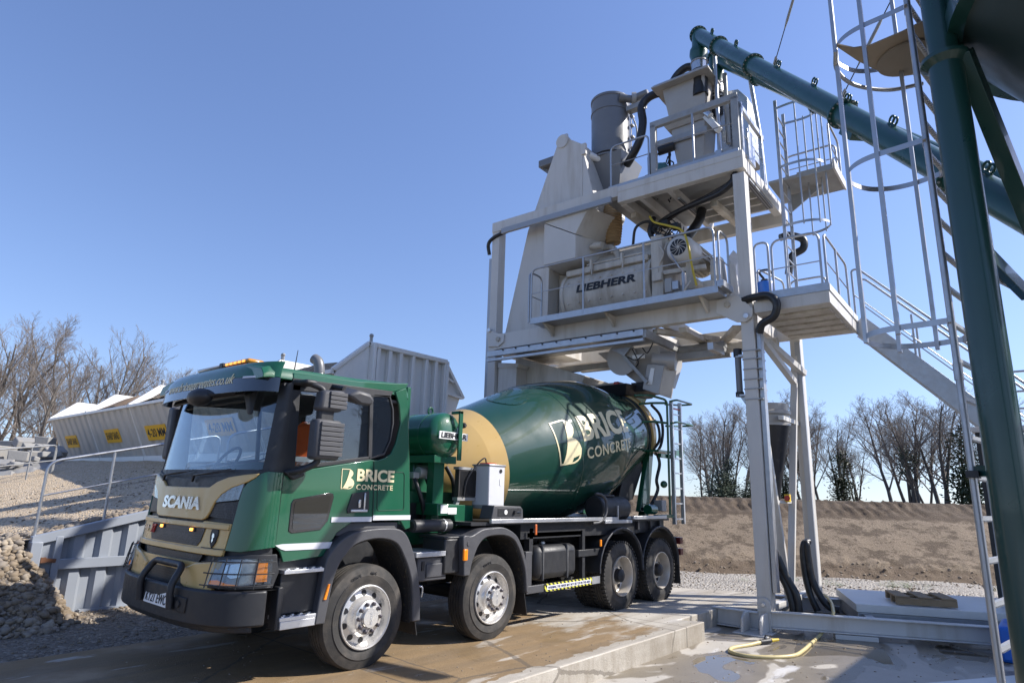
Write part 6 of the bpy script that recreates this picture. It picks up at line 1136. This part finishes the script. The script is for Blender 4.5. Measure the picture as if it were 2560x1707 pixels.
w2i = [(1.46,.79),(1.49,.92),(1.54,1.03),(1.60,1.13),(1.70,1.21),(1.85,1.24),(2.10,1.235),(2.27,1.18),(2.37,1.08),(2.46,.93),(2.53,.75),(2.56,.50)]
sp2 = lambda q: [(p.x, p.z) for p in spline([(x, 0, z) for x, z in q], 5)]
w1o, w1i, w2o, w2i = map(sp2, (w1o, w1i, w2o, w2i))
for y0, y1 in ((-.06,.42),(2.56,2.08)):
    for o_, i_, nm in ((w1o, w1i, 1), (w2o, w2i, 2)):
        wg = K('wheel_arch', wing(o_, i_, y0, y1), GREYP, None, .012); lin_ = [(x+(.02 if x > (0 if nm == 1 else 1.95) else -.02)*-1, z-.012) for x, z in i_]
        K('arch_liner', wing(i_, lin_, y0+(.04 if y0 < 1 else -.04), y1), mat('liner', (.02,.019,.018), .95, 0, .4, 8, .4, 60, dirt=(.12,.09,.05), dscale=30, dlo=.58, dhi=.66) if nm == 1 and y0 < 1 else bpy.data.materials['liner'], wg)
for x0, x1, y0, y1, z0 in ((.50,.72,.0,.40,.22),(2.45,2.66,.0,.40,.20),(.50,.72,2.1,2.5,.22),(2.45,2.66,2.1,2.5,.2)): K('mud_flap', MB().prism([(x0,y0,z0+.04),(x1,y0,z0),(x1-.03,y0,z0+.3),(x0+.05,y0,z0+.3)], (0,y1-y0,0)) if False else MB().prism([(x1-.01,y0,z0),(x1,y0,z0),(x1-.08,y0,.55),(x1-.09,y0,.55)], (0,y1-y0,0)), BLACKP)
K('wing_box', MB().box(1.10,1.36,.02,.42,.82,1.22), BLACKP, None, .02); K('wing_top', MB().box(1.10,1.50,.02,.5,1.215,1.245), BLACKP, None, .012); K('amber_marker', MB().box(1.325,1.39,-.085,-.055,.97,1.10), AMBER, None, .008); K('amber_marker', MB().prism([(-.575,-.075,.72),(-.545,-.075,.72),(-.515,-.075,.86),(-.535,-.075,.86)], (0,.02,0)), AMBER, None, .004); K('arch_oval', MB().lathe([(0,.03),(.012,.03)], (1.42,-.055,1.16), (0,-1,0), 18), GREYP)
for cx in (5.13, 6.48):
    ang_ = [math.pi*(1.02-1.04*k/14) for k in range(15)]; o_ = [(cx+.69*math.cos(a), .60+.665*max(-.1, math.sin(a))) for a in ang_]; i_ = [(cx+.655*math.cos(a), .60+.63*max(-.1, math.sin(a))) for a in ang_]
    o_[0] = (cx-.68,.60); i_[0] = (cx-.645,.60)
    for y0, y1 in ((.0,.62),(2.5,1.88)):
        wg = K('mudguard', wing(o_, i_, y0, y1), BLACKP, None, .006); K('guard_bead', MB().tube([(x, y0-(.004 if y0 < 1 else -.004), z) for x, z in o_], .014, 6), GREYP, wg, ang=80)
K('mud_flap', MB().prism([(7.14,.0,.85),(7.16,.0,.85),(7.23,.0,.22),(7.21,.0,.22)], (0,.6,0)), BLACKP); K('amber_marker', MB().box(4.44,4.48,-.02,.0,1.0,1.10), AMBER, None, .006); K('amber_marker', MB().box(2.78,2.82,-.02,.0,1.22,1.36), mat('side_reflector', (.5,.12,.03), .4), None, .006)
# wheels
NUTM = mat('nut_dark', (.10,.09,.10), .35, .6)
def tyre_prof(R_, W_, rim):   # (t across, r) from outer face inwards
    return [(.018,rim),(.004,rim+.03),(-.008,rim+.10),(.0,R_-.10),(.012,R_-.05),(.022,R_-.018),(.045,R_-.004),(.06,R_)]+sum([[(a,R_),(a+.003,R_-.014),(a+.012,R_-.014),(a+.015,R_)] for a in (.08,.125,.17,.215)], [])+[(W_-.05,R_),(W_-.02,R_-.02),(W_,R_-.10),(W_+.005,rim+.08),(W_-.02,rim)]
def wheel(x, y, sg, R_, front, name='wheel', dual=True):
    t_ = bpy.data.objects.new(name, None)
    o = Vector((x, y, R_-.02)); ax = Vector((0, sg, 0)); W_ = .30
    def lugs(mb, sh):
        for k in range(52):
            a = 2*math.pi*k/52; rd = Vector((math.cos(a),0,math.sin(a)))
            for b0, b1 in ((.012,.085),(.215,.288)): mb.bar(o+ax*(b0+sh)+rd*(R_+.002), o+ax*(b1+sh)+rd*(R_+.002), .036, .028, rd)
        return mb
    w_ = MB().lathe(tyre_prof(R_, W_, .305), o, ax, 72, cap=False)
    if not front: lugs(w_, 0)
    w_ = K(name, w_, RUBBER, None, ang=28)
    if front:
        K('rim', MB().lathe([(.02,.312),(-.012,.312),(-.016,.302),(-.008,.293),(.05,.283),(.075,.262),(.05,.20),(-.005,.175),(-.02,.165),(-.045,.163),(-.05,.155),(-.05,.0)], o, ax, 64, cap=False), ALU, w_, ang=40)
        K('hub_cap', MB().lathe([(-.05,.10),(-.075,.098),(-.088,.09),(-.092,.0)], o, ax, 40), ALU, w_)
        mb = MB(); nb = MB()
        for k in range(10):
            a = 2*math.pi*(k+.5)/10; c = o+ax*.042+Vector((.228*math.cos(a),0,.228*math.sin(a))); rd = Vector((math.cos(a),0,math.sin(a))); nrm = (-ax*.93+rd*-.05).normalized(); K('hand_hole', MB().lathe([(.0,.030),(.008,.030)], o+ax*.0635+rd*.228, Vector((0,-.93*sg,0))+rd*.37, 18), BLACKT, w_) if sg > 0 else 0
            a = 2*math.pi*k/10; K('wheel_nut', MB().lathe([(0,.02),(.03,.019),(.038,.010)], o-ax*.048+Vector((.135*math.cos(a),0,.135*math.sin(a))), -ax, 10), NUTM, w_) if sg > 0 else 0
        
    else:
        K('rim', MB().lathe([(.02,.312),(-.012,.312),(-.014,.300),(.02,.285),(.15,.268),(.165,.25),(.17,.17),(.15,.15),(.10,.14),(.09,.0)], o, ax, 64, cap=False), DIRTYALU, w_, ang=40)
        for k in range(5 if sg > 0 else 0): a = 2*math.pi*(k+.3)/5; K('hand_hole', MB().lathe([(0,.034),(.012,.034)], o+ax*.168+Vector((.222*math.cos(a),0,.222*math.sin(a))), -ax, 14), BLACKT, w_)
        K('hub', MB().lathe([(.10,.11),(.02,.10),(.0,.07),(-.005,0)], o, ax, 28), DKMETAL, w_)
        if dual: K(name, lugs(MB().lathe(tyre_prof(R_, W_, .305), o+ax*.33, ax, 48, cap=False), .33), RUBBER, None, ang=28)
    return w_
xs4 = (0, 1.94, 5.13, 6.48); FW = []
for i, x in enumerate(xs4):
    for y, sg in ((0, 1), (2.5, -1)):
        w_ = wheel(x, y, sg, .512 if i < 2 else .532, i < 2)
        if sg > 0: FW.append(w_)
def ontyre(body, w_, x, R_, ang0, rr_, size, name='tyre_lettering'):
    g_ = text_geo(body, size*len(body)*.62, size, .02, 0, .004, 1.15, .05); tw = size*len(body)*.62
    K(name, mapped(g_, lambda a, b, c: (x+(rr_+b)*math.cos(ang0-(a-tw/2)/rr_), .0-.004-c, R_-.02+(rr_+b)*math.sin(ang0-(a-tw/2)/rr_))), DKMETAL, w_)
ontyre('GEN-2', FW[0], 0, .512, rad(112), .405, .036); ontyre('M+S', FW[0], 0, .512, rad(82), .405, .036); ontyre('KMAX S', FW[1], 1.94, .512, rad(105), .40, .036)
for w_, x in ((FW[0], 0), (FW[1], 1.94)): K('cap_lettering', mapped(text_geo('SCANIA', .12, .022, .02, 0, .002), lambda a, b, c: (x+.011-b, -.092-c, .492-.06+a)), ALUBAR, w_)
for x in xs4: K('axle', MB().cyl((x,.3,.49),(x,2.2,.49),.09,14), DKMETAL)
# chassis and things along the side
for y in (.80,1.62): K('chassis_rail', MB().box(-.9,7.3,y,y+.08,.82,1.10), DKMETAL)
K('sub_frame', MB().box(.75,7.2,.74,.80,1.10,1.26), GREEN, None, .006); K('sub_frame', MB().box(.75,7.2,1.70,1.76,1.10,1.26), GREEN, None, .006)
K('engine_block', MB().box(-.9,.6,.7,1.8,.55,1.25), DKMETAL, None, .03); K('gearbox', MB().box(.6,1.6,.95,1.55,.5,1.0), DKMETAL, None, .03); K('spring', MB().box(1.4,2.5,.62,.70,.62,.72), DKMETAL); K('drive_shaft', MB().cyl((1.6,1.25,.7),(5.1,1.25,.6),.06,12), DKMETAL)
K('deck', MB().box(1.55,6.9,.04,2.46,1.36,1.40), BLACKP); K('deck_strip', MB().box(2.53,4.98,-.012,.04,1.385,1.438), ALUBAR, None, .004); K('deck_strip', MB().box(5.5,6.72,-.012,.04,1.395,1.45), ALUBAR, None, .004); K('deck_strip', MB().box(4.60,5.45,-.012,.04,1.34,1.39), ALUBAR, None, .004); K('under_box', MB().box(2.6,6.8,.10,.8,1.16,1.355), DKMETAL)
cp = K('control_panel', MB().prism([(1.88,.0,1.44),(1.93,.0,1.61),(2.47,.0,1.60),(2.52,.0,1.56),(2.53,.0,1.44)], (0,.22,0)), GREYP, None, .012); K('panel_face', MB().box(2.0,2.48,-.006,.0,1.475,1.575), BLACKP, cp, .006); K('disc', MB().lathe([(0,.03),(.008,.03)], (2.15,-.006,1.525), (0,-1,0), 20), WHITET, cp); K('knob', MB().lathe([(0,.028),(.03,.022)], (2.33,-.006,1.525), (0,-1,0), 14), BLACKT, cp); K('latch', MB().box(2.35,2.46,-.018,-.004,1.52,1.53), CHROME, cp); K('deck_strip', MB().box(1.875,2.525,-.014,.03,1.385,1.438), ALUBAR, cp, .004)
K('sign_plate', MB().box(1.30,1.42,.335,.342,1.50,1.60), WHITET); K('sign_plate', MB().box(1.43,1.58,.335,.342,1.49,1.57), WHITET); K('panel_body', MB().prism([(1.25,.345,1.62),(1.9,.345,1.60),(1.9,.345,1.36),(1.58,.345,1.36),(1.55,.345,1.47),(1.25,.345,1.47)], (0,.5,0)), GREEN, None, .01)
K('pedestal_sheet', MB().prism([(.62,.75,1.26),(.62,.75,1.55),(.95,.75,1.76),(2.0,.75,1.76),(2.0,.75,1.26)], (0,.06,0)), GREEN, None, .01); K('pedestal_hole', MB().lathe([(0,.26),(.004,.26)], (1.2,.745,1.36), (0,-1,0), 30), BLACKT); K('gear_block', MB().box(1.25,1.8,.85,1.65,1.7,2.15), GREEN, None, .05); K('gear_drum', MB().lathe([(0,.36),(.3,.36),(.32,.44),(.42,.44)], (1.35,1.25,1.92), (.98,0,.197), 36), DKMETAL, None); K('hydraulic_motor', MB().lathe([(0,.14),(.3,.12),(.4,.12)], (1.1,1.1,1.95), (1,0,.2), 20), GREEN); K('gear_cover', MB().box(1.0,1.3,.95,1.5,1.62,1.75), GREEN, None, .03)
for pts in ([(1.15,.72,1.95),(1.13,.6,1.80),(1.25,.6,1.55),(1.35,.7,1.3)], [(1.35,.70,1.95),(1.35,.58,1.75),(1.42,.6,1.5),(1.45,.7,1.3)], [(1.75,.75,2.1),(1.85,.7,1.9),(1.9,.72,1.65)]): K('hydraulic_hose', MB().tube(spline(pts, 6), .03, 8), HOSE, None, ang=80)
mb = MB(); mb.box(1.1,1.2,.66,.78,1.92,2.0); mb.box(1.3,1.4,.64,.76,1.92,2.02); mb.cyl((1.2,.7,2.0),(1.45,.7,2.0),.07,14); K('hose_fittings', mb, GALVD, None, .006)
at = K('air_tank', MB().lathe([(0,.05),(.02,.075),(.62,.075),(.64,.05)], (.78,.28,1.36), (1,0,0), 20), BLACKP); K('tank_strap', MB().lathe([(.5,.079),(.52,.079)], (.78,.28,1.36), (1,0,0), 20), ALUBAR, at)
bb = K('battery_box', MB().box(.72,1.18,.06,.5,.76,1.02), GREYP, None, .015); K('step_plate', MB().box(.66,1.14,.02,.5,1.03,1.085), ALUBAR, bb, .004); K('box_clip', MB().box(.78,.82,.05,.06,.88,.98), BLACKT, bb); K('box_face', MB().box(.85,1.15,.045,.06,.80,.95), GREYP, bb, .01)
mb = MB(); mb.box(.73,.78,.1,.16,.62,.74); mb.tube(spline([(.74,.08,.72),(.80,.05,.70),(.80,.06,.6)], 5), .012, 6); K('valve', mb, GALV, None)
# water tank behind the cab
wtk = K('water_tank', MB().lathe([(.0,0),(.01,.12),(.04,.22),(.10,.285),(.14,.295),(1.75,.295),(1.79,.285),(1.85,.2),(1.88,0)], (1.38,.30,2.48), (0,1,0), 48), GREEN)
for y in (.60,.95,1.4): K('tank_band', MB().lathe([(0,.302),(.03,.302)], (1.38,y,2.48), (0,1,0), 48), GREEN, wtk)
K('tank_plate', MB().box(1.15,1.66,.272,.288,2.42,2.515), WHITET, wtk); K('lettering', mapped(text_geo('LIEBHERR', .46, .07, .05, .1, .003), lambda x, y, z: (1.175+x, .272-z, 2.433+y)), BLACKT, wtk)
K('tank_strap', MB().box(1.46,1.525,.235,.262,2.16,2.80), GREEN, wtk, .006); K('strap_top', MB().box(1.46,1.525,.235,.40,2.76,2.80), GREEN, wtk, .006); K('tank_eye', MB().tube([(1.38+.04*math.cos(a),.72,2.81+.05*math.sin(a)) for a in [k*math.pi/6 for k in range(13)]], .014, 6), GREEN, wtk); K('tank_valve', MB().lathe([(0,.04),(.04,.035),(.06,.02)], (1.57,.29,2.62), (0,-1,0), 14), DKMETAL, wtk); K('tank_cradle', MB().box(1.2,1.6,.4,2.1,2.12,2.22), GREEN, wtk, .01); K('tank_stand', MB().box(1.30,1.48,.5,.62,1.26,2.2), GREEN, wtk)
rd_ = K('radiator', MB().box(1.62,2.0,.36,.44,1.70,2.06), mat('radiator_fin', (.045,.04,.038), .6, .2, .2, 4), None, .006); mb = MB(); [mb.box(1.65+.022*k,1.657+.022*k,.352,.36,1.72,2.04) for k in range(15)]; K('fin', mb, DKMETAL, rd_); K('radiator_frame', MB().box(1.60,2.02,.35,.45,1.66,1.70), GALVD, rd_); K('radiator_frame', MB().box(1.60,2.02,.35,.45,2.055,2.09), GALVD, rd_); K('radiator_leg', MB().bar((1.66,.4,1.68),(1.56,.4,1.48),.05,.05), GALVD, rd_)
wb = K('white_cabinet', MB().box(1.94,2.26,.12,.42,1.60,2.13), mat('cabinet_white', (.56,.57,.60), .45, 0, .04), None, .015); K('cabinet_cap', MB().box(1.93,2.27,.11,.43,2.115,2.14), GALV, wb, .006); K('cabinet_base', MB().box(1.94,2.26,.115,.42,1.56,1.61), GALVD, wb, .006); K('cap_red', MB().box(2.0,2.18,.2,.36,2.14,2.16), RED, wb, .01); K('gauge', MB().lathe([(0,.026),(.008,.026)], (2.17,.12,2.055), (0,-1,0), 18), BLACKT, wb); K('sticker', MB().box(2.155,2.195,.113,.12,1.87,1.95), WHITET, wb); K('cable', MB().tube(spline([(2.02,.25,2.15),(1.98,.25,2.22),(1.88,.3,2.12),(1.74,.33,1.92),(1.70,.34,1.7)], 6), .010, 6), BLACKT, wb)
# fuel tank and side guard
ft_ = K('fuel_tank', MB().box(2.92,3.92,.06,.62,.60,1.06), BLACKP, None, .09); 
for x in (3.07,3.66): K('tank_strap', MB().box(x-.03,x+.03,.048,.64,.585,1.072), BLACKP, ft_, .07)
K('filler_cap', MB().lathe([(0,.045),(.03,.045),(.04,.03)], (3.35,.3,1.06), (0,0,1), 18), ALUBAR, ft_)
K('guard_post', MB().box(2.64,2.78,.03,.12,.48,1.0), GREYP, None, .008); K('guard_post', MB().box(2.80,2.88,.10,.2,.95,1.30), BLACKP); K('guard_rail', MB().box(2.66,4.46,.02,.06,.455,.555), GREYP, None, .006); K('guard_rail', MB().box(3.95,4.55,.06,.12,.86,.96), BLACKP, None, .006); K('guard_post', MB().box(4.08,4.15,.08,.14,.46,1.25), BLACKP); K('guard_rail', MB().box(2.75,4.15,.10,.16,1.18,1.24), BLACKP); K('guard_rail', MB().box(4.25,4.47,.014,.02,.455,.56), ALUBAR)
def hazmat():
    m, t_, p = nodes('hazard_stripe'); c = coord(t_); s_ = t_.nodes.new('ShaderNodeSeparateXYZ'); t_.links.new(c, s_.inputs[0]); v = math_(t_, 'ADD', s_.outputs[0], s_.outputs[2]); f = math_(t_, 'LESS_THAN', math_(t_, 'FRACT', math_(t_, 'MULTIPLY', v, 11)), .5)
    t_.links.new(mixc(t_, f, (.02,.02,.025), (.62,.60,.08)), p.inputs['Base Color']); p.inputs['Roughness'].default_value = .4; return m
hz_ = K('warning_sign', MB().box(3.05,4.24,.008,.018,.455,.557), hazmat()); K('sign_field', MB().box(3.10,4.20,.004,.009,.478,.532), WHITET, hz_); K('lettering', mapped(text_geo('WARNING THE DRIVER MAY NOT SEE YOU IN THIS AREA', 1.06, .034, .01, 0, .002), lambda x, y, z: (3.12+x, .003-z, .488+y)), mat('blue_lettering', (.02,.03,.16), .4), hz_)
# dark fold-down tank beside the drum
bt = K('hose_tank', MB().loft([[(4.62+.0,.02+.20-.20*math.cos(a)*0+.19*math.cos(a),1.57+.20*math.sin(a)) for a in [k*math.pi/12 for k in range(24)]],[(5.48,.21+.19*math.cos(a),1.57+.20*math.sin(a)) for a in [k*math.pi/12 for k in range(24)]]]), BLACKP, None, .02); K('tank_hoop', MB().tube(fillet([(4.36,.02,1.80),(4.48,.0,1.80),(4.62,-.02,1.72),(4.62,-.02,1.48),(4.48,.0,1.36),(4.28,.02,1.35)], .1), .022, 8), GREYP, bt, ang=60); K('tank_clip', MB().box(5.0,5.03,-.0,.02,1.37,1.62), ALUBAR, bt); K('tank_lid', MB().box(4.75,5.1,.12,.3,1.76,1.79), BLACKP, bt, .008)
for x in (5.75,6.2,6.55): K('deck_stay', MB().box(x,x+.06,.05,.1,1.22,1.40), BLACKP)
# drum
O_ = Vector((3.0,1.25,2.21)); th_ = rad(11.3576); DA = Vector((math.cos(th_),0,math.sin(th_))); DU = Vector((-math.sin(th_),0,math.cos(th_)))
prof = [(-1.34,0),(-1.33,.38),(-1.22,.47),(-.62,.775),(-.37,.88),(.4,1.03),(1.0,1.145),(1.12,1.162),(1.3,1.176),(1.6,1.19),(2.2,1.195),(2.40,1.19),(2.52,1.172),(2.75,1.12),(3.4,.963),(3.98,.826),(4.04,.815),(4.08,.80),(4.24,.75),(4.30,.74),(4.5,.66),(4.55,.5)]
def dl(s0, s1): return [p for p in prof if s0-1e-6 <= p[0] <= s1+1e-6]
dr = K('drum', MB().lathe(dl(-.37,4.04), O_, DA, 120, DU), DRUM_GREEN, None, ang=14); K('drum_nose', MB().lathe(dl(-1.34,-.62), O_, DA, 96, DU), GOLD, dr, ang=25); K('nose_band', MB().lathe(dl(-.62,-.37), O_, DA, 96, DU), GOLD, dr, ang=5); K('rear_band', MB().lathe([(4.10,.76),(4.12,.862),(4.25,.855),(4.27,.76)], O_, DA, 96, DU), GOLD, dr); K('roller_ring', MB().lathe([(4.02,.80),(4.03,.832),(4.09,.83),(4.10,.79)], O_, DA, 96, DU), DKMETAL, dr); K('drum_mouth', MB().lathe(dl(4.30,4.55), O_, DA, 64, DU), DKMETAL, dr)
K('weld_seam', MB().lathe([(1.105,1.162),(1.112,1.1655),(1.12,1.164)], O_, DA, 120, DU), DRUM_GREEN, dr); K('weld_seam', MB().lathe([(2.44,1.183),(2.455,1.186),(2.47,1.178)], O_, DA, 120, DU), DRUM_GREEN, dr)
pf_ = lin(prof)
def ond(s, thd, off):
    r = pf_(s)+off; a = thd; return O_+DA*s+(Vector((0,-1,0))*math.cos(a)+DU*math.sin(a))*r
RD = 1.16
K('logo', blogo(MB(), lambda x, y, z: ond(.60+x, rad(-7.2)+y/RD, .004+z), .50, .74, .06), LOGO, dr)
K('lettering', mapped(text_geo('BRICE', 1.50, .43, .035, 0, .003, 1.0, .06), lambda x, y, z: ond(1.20+x, rad(8.0)+y/RD, .004+z)), LOGO, dr); K('lettering', mapped(text_geo('CONCRETE', 1.46, .178, .018, 0, .003, 1.12, .05), lambda x, y, z: ond(1.23+x, rad(-5.9)+y/RD, .004+z)), LOGO, dr)
mb = MB()
for k in range(18): a = 2*math.pi*k/18; mb.lathe([(0,.016),(.012,.012)], ond(.45+.32*math.cos(a), rad(75)+.30*math.sin(a), .0), DU, 8)
K('hatch_bolt', mb, DRUM_GREEN, dr); mb = MB(); g_ = poly_geo([(.34*math.cos(a), .34*math.sin(a)) for a in [k*math.pi/18 for k in range(36)]], .01, .08); K('drum_hatch', mapped(g_, lambda x, y, z: ond(.45+x, rad(75)+y/1.04, z)), DRUM_GREEN, dr, ang=20)
# rear end: hopper, frame, ladder, chute
K('charge_hopper', MB().loft([[(6.75,.85,3.76),(7.9,.85,3.84),(7.9,1.65,3.84),(6.75,1.65,3.76)],[(6.55,.70,3.97),(8.0,.70,4.02),(8.0,1.8,4.02),(6.55,1.8,3.97)]]), BLACKP, None, .015); K('hopper_throat', MB().loft([[(6.9,.9,3.78),(7.75,.9,3.82),(7.75,1.6,3.82),(6.9,1.6,3.78)],[(7.1,1.0,3.3),(7.5,1.0,3.35),(7.5,1.5,3.35),(7.1,1.5,3.3)]]), GREEN, None, .01)
for y in (.55,1.95): K('rear_pedestal', MB().bar((6.85,y,1.4),(7.25,y,3.3),.14,.16), GREEN, None, .01)
K('mouth_guard', MB().tube([(7.35+.0,1.25+.72*math.cos(a),3.08+.72*math.sin(a)) for a in [k*math.pi/16 for k in range(33)]], .025, 6), GREEN, None, ang=80); K('mouth_plate', MB().lathe([(0,.70),(.05,.70),(.05,.5)], (7.30,1.25,3.10), (1,0,.2), 40), DKMETAL)
mb = MB()
for pts in ([(7.12,.12,1.4),(7.12,.12,3.66),(6.75,.3,3.72),(6.5,.5,3.70)], [(7.12,.12,3.6),(7.1,.45,3.62),(6.7,.5,3.55)], [(7.12,.12,3.2),(6.9,.3,3.22),(6.65,.42,3.2)]): mb.tube(fillet(pts, .1), .024, 8)
K('ladder_frame', mb, GREEN, None, ang=60); mb = MB()
for z in (3.62,3.18): mb.tube(fillet([(7.2,.1,z+.02),(7.25,-.02,z+.05),(8.0,-.02,z+.05),(8.0,.25,z+.05),(7.4,.3,z)], .08), .020, 8)
K('hand_hoop', mb, GREEN, None, ang=60)
ld = K('rear_ladder', MB().box(7.22,7.27,.06,.13,1.28,3.66), ALUBAR, None, .004); K('ladder_rail', MB().box(7.60,7.65,.06,.13,1.28,3.66), ALUBAR, ld, .004)
for k in range(8): K('rung', MB().box(7.27,7.60,.08,.11,1.36+.29*k,1.385+.29*k), ALUBAR, ld, .003)
K('ladder_top', MB().box(7.27,7.60,.085,.105,3.50,3.53), RED, ld); K('rear_step', MB().box(6.72,7.3,.12,.62,2.62,2.66), GREEN, None, .004); K('step_bracket', MB().box(6.85,7.5,.14,.2,2.52,2.60), GREEN, None, .006); K('green_fin', MB().prism([(7.5,.18,2.70),(7.95,.18,2.72),(7.9,.18,2.60),(7.5,.18,2.6)], (0,.02,0)), GREEN)
K('chute', MB().loft([[(7.2,.75,2.55),(7.3,1.25,2.35),(7.2,1.75,2.55),(7.25,1.75,2.60),(7.38,1.25,2.4),(7.25,.75,2.60)],[(6.6,.75,1.75),(6.7,1.25,1.5),(6.6,1.75,1.75),(6.65,1.75,1.8),(6.75,1.25,1.56),(6.65,.75,1.8)]]), BLACKP, None, .008)
K('chute_sheet', MB().prism([(6.3,.60,2.28),(6.75,.55,2.62),(6.85,.55,2.3),(6.55,.6,1.72),(6.0,.62,1.62)], (0,.03,0)), BLACKP); K('chute_arm', MB().loft([[(7.0,.50,2.55),(7.2,.5,2.55),(7.2,.6,2.55),(7.0,.6,2.55)],[(6.55,.45,1.5),(6.75,.45,1.5),(6.75,.55,1.5),(6.55,.55,1.5)]]), GREEN, None, .01)
K('control_hose', MB().tube(spline([(7.0,.30,2.6),(7.05,.28,2.4),(6.95,.3,2.1),(6.98,.3,1.9),(6.75,.35,1.6),(6.55,.4,1.55)], 8), .032, 8), HOSE, None, ang=80); K('control_hose', MB().tube(spline([(7.18,.5,3.6),(7.35,.4,3.4),(7.42,.38,3.1),(7.36,.4,2.8),(7.2,.45,2.6)], 8), .03, 8), HOSE, None, ang=80); K('control_hose', MB().tube(spline([(7.15,.55,3.4),(7.28,.42,3.2),(7.3,.4,2.9),(7.15,.45,2.7)], 8), .028, 8), HOSE, None, ang=80); K('ball_handle', MB().ball((7.05,.2,2.02), .07, 14), GREEN); K('roller_motor', MB().lathe([(0,.09),(.24,.09),(.25,.07)], (6.42,.22,1.55), (1,0,0), 20), GREEN); K('roller_box', MB().box(6.8,6.98,.12,.3,1.52,1.72), GALVD, None, .01); K('rear_bar', MB().box(6.6,7.3,.1,.2,1.40,1.46), GREEN, None, .006)
for z in (.98,.78): K('rear_lamp', MB().box(7.3,7.42,.02,.2,z-.06,z+.06), mat('tail_red', (.10,.012,.012), .3) if 'tail_red' not in bpy.data.materials else bpy.data.materials['tail_red'], None, .008)
K('rear_cross', MB().box(7.2,7.32,.1,2.4,.75,1.05), DKMETAL, None, .01)
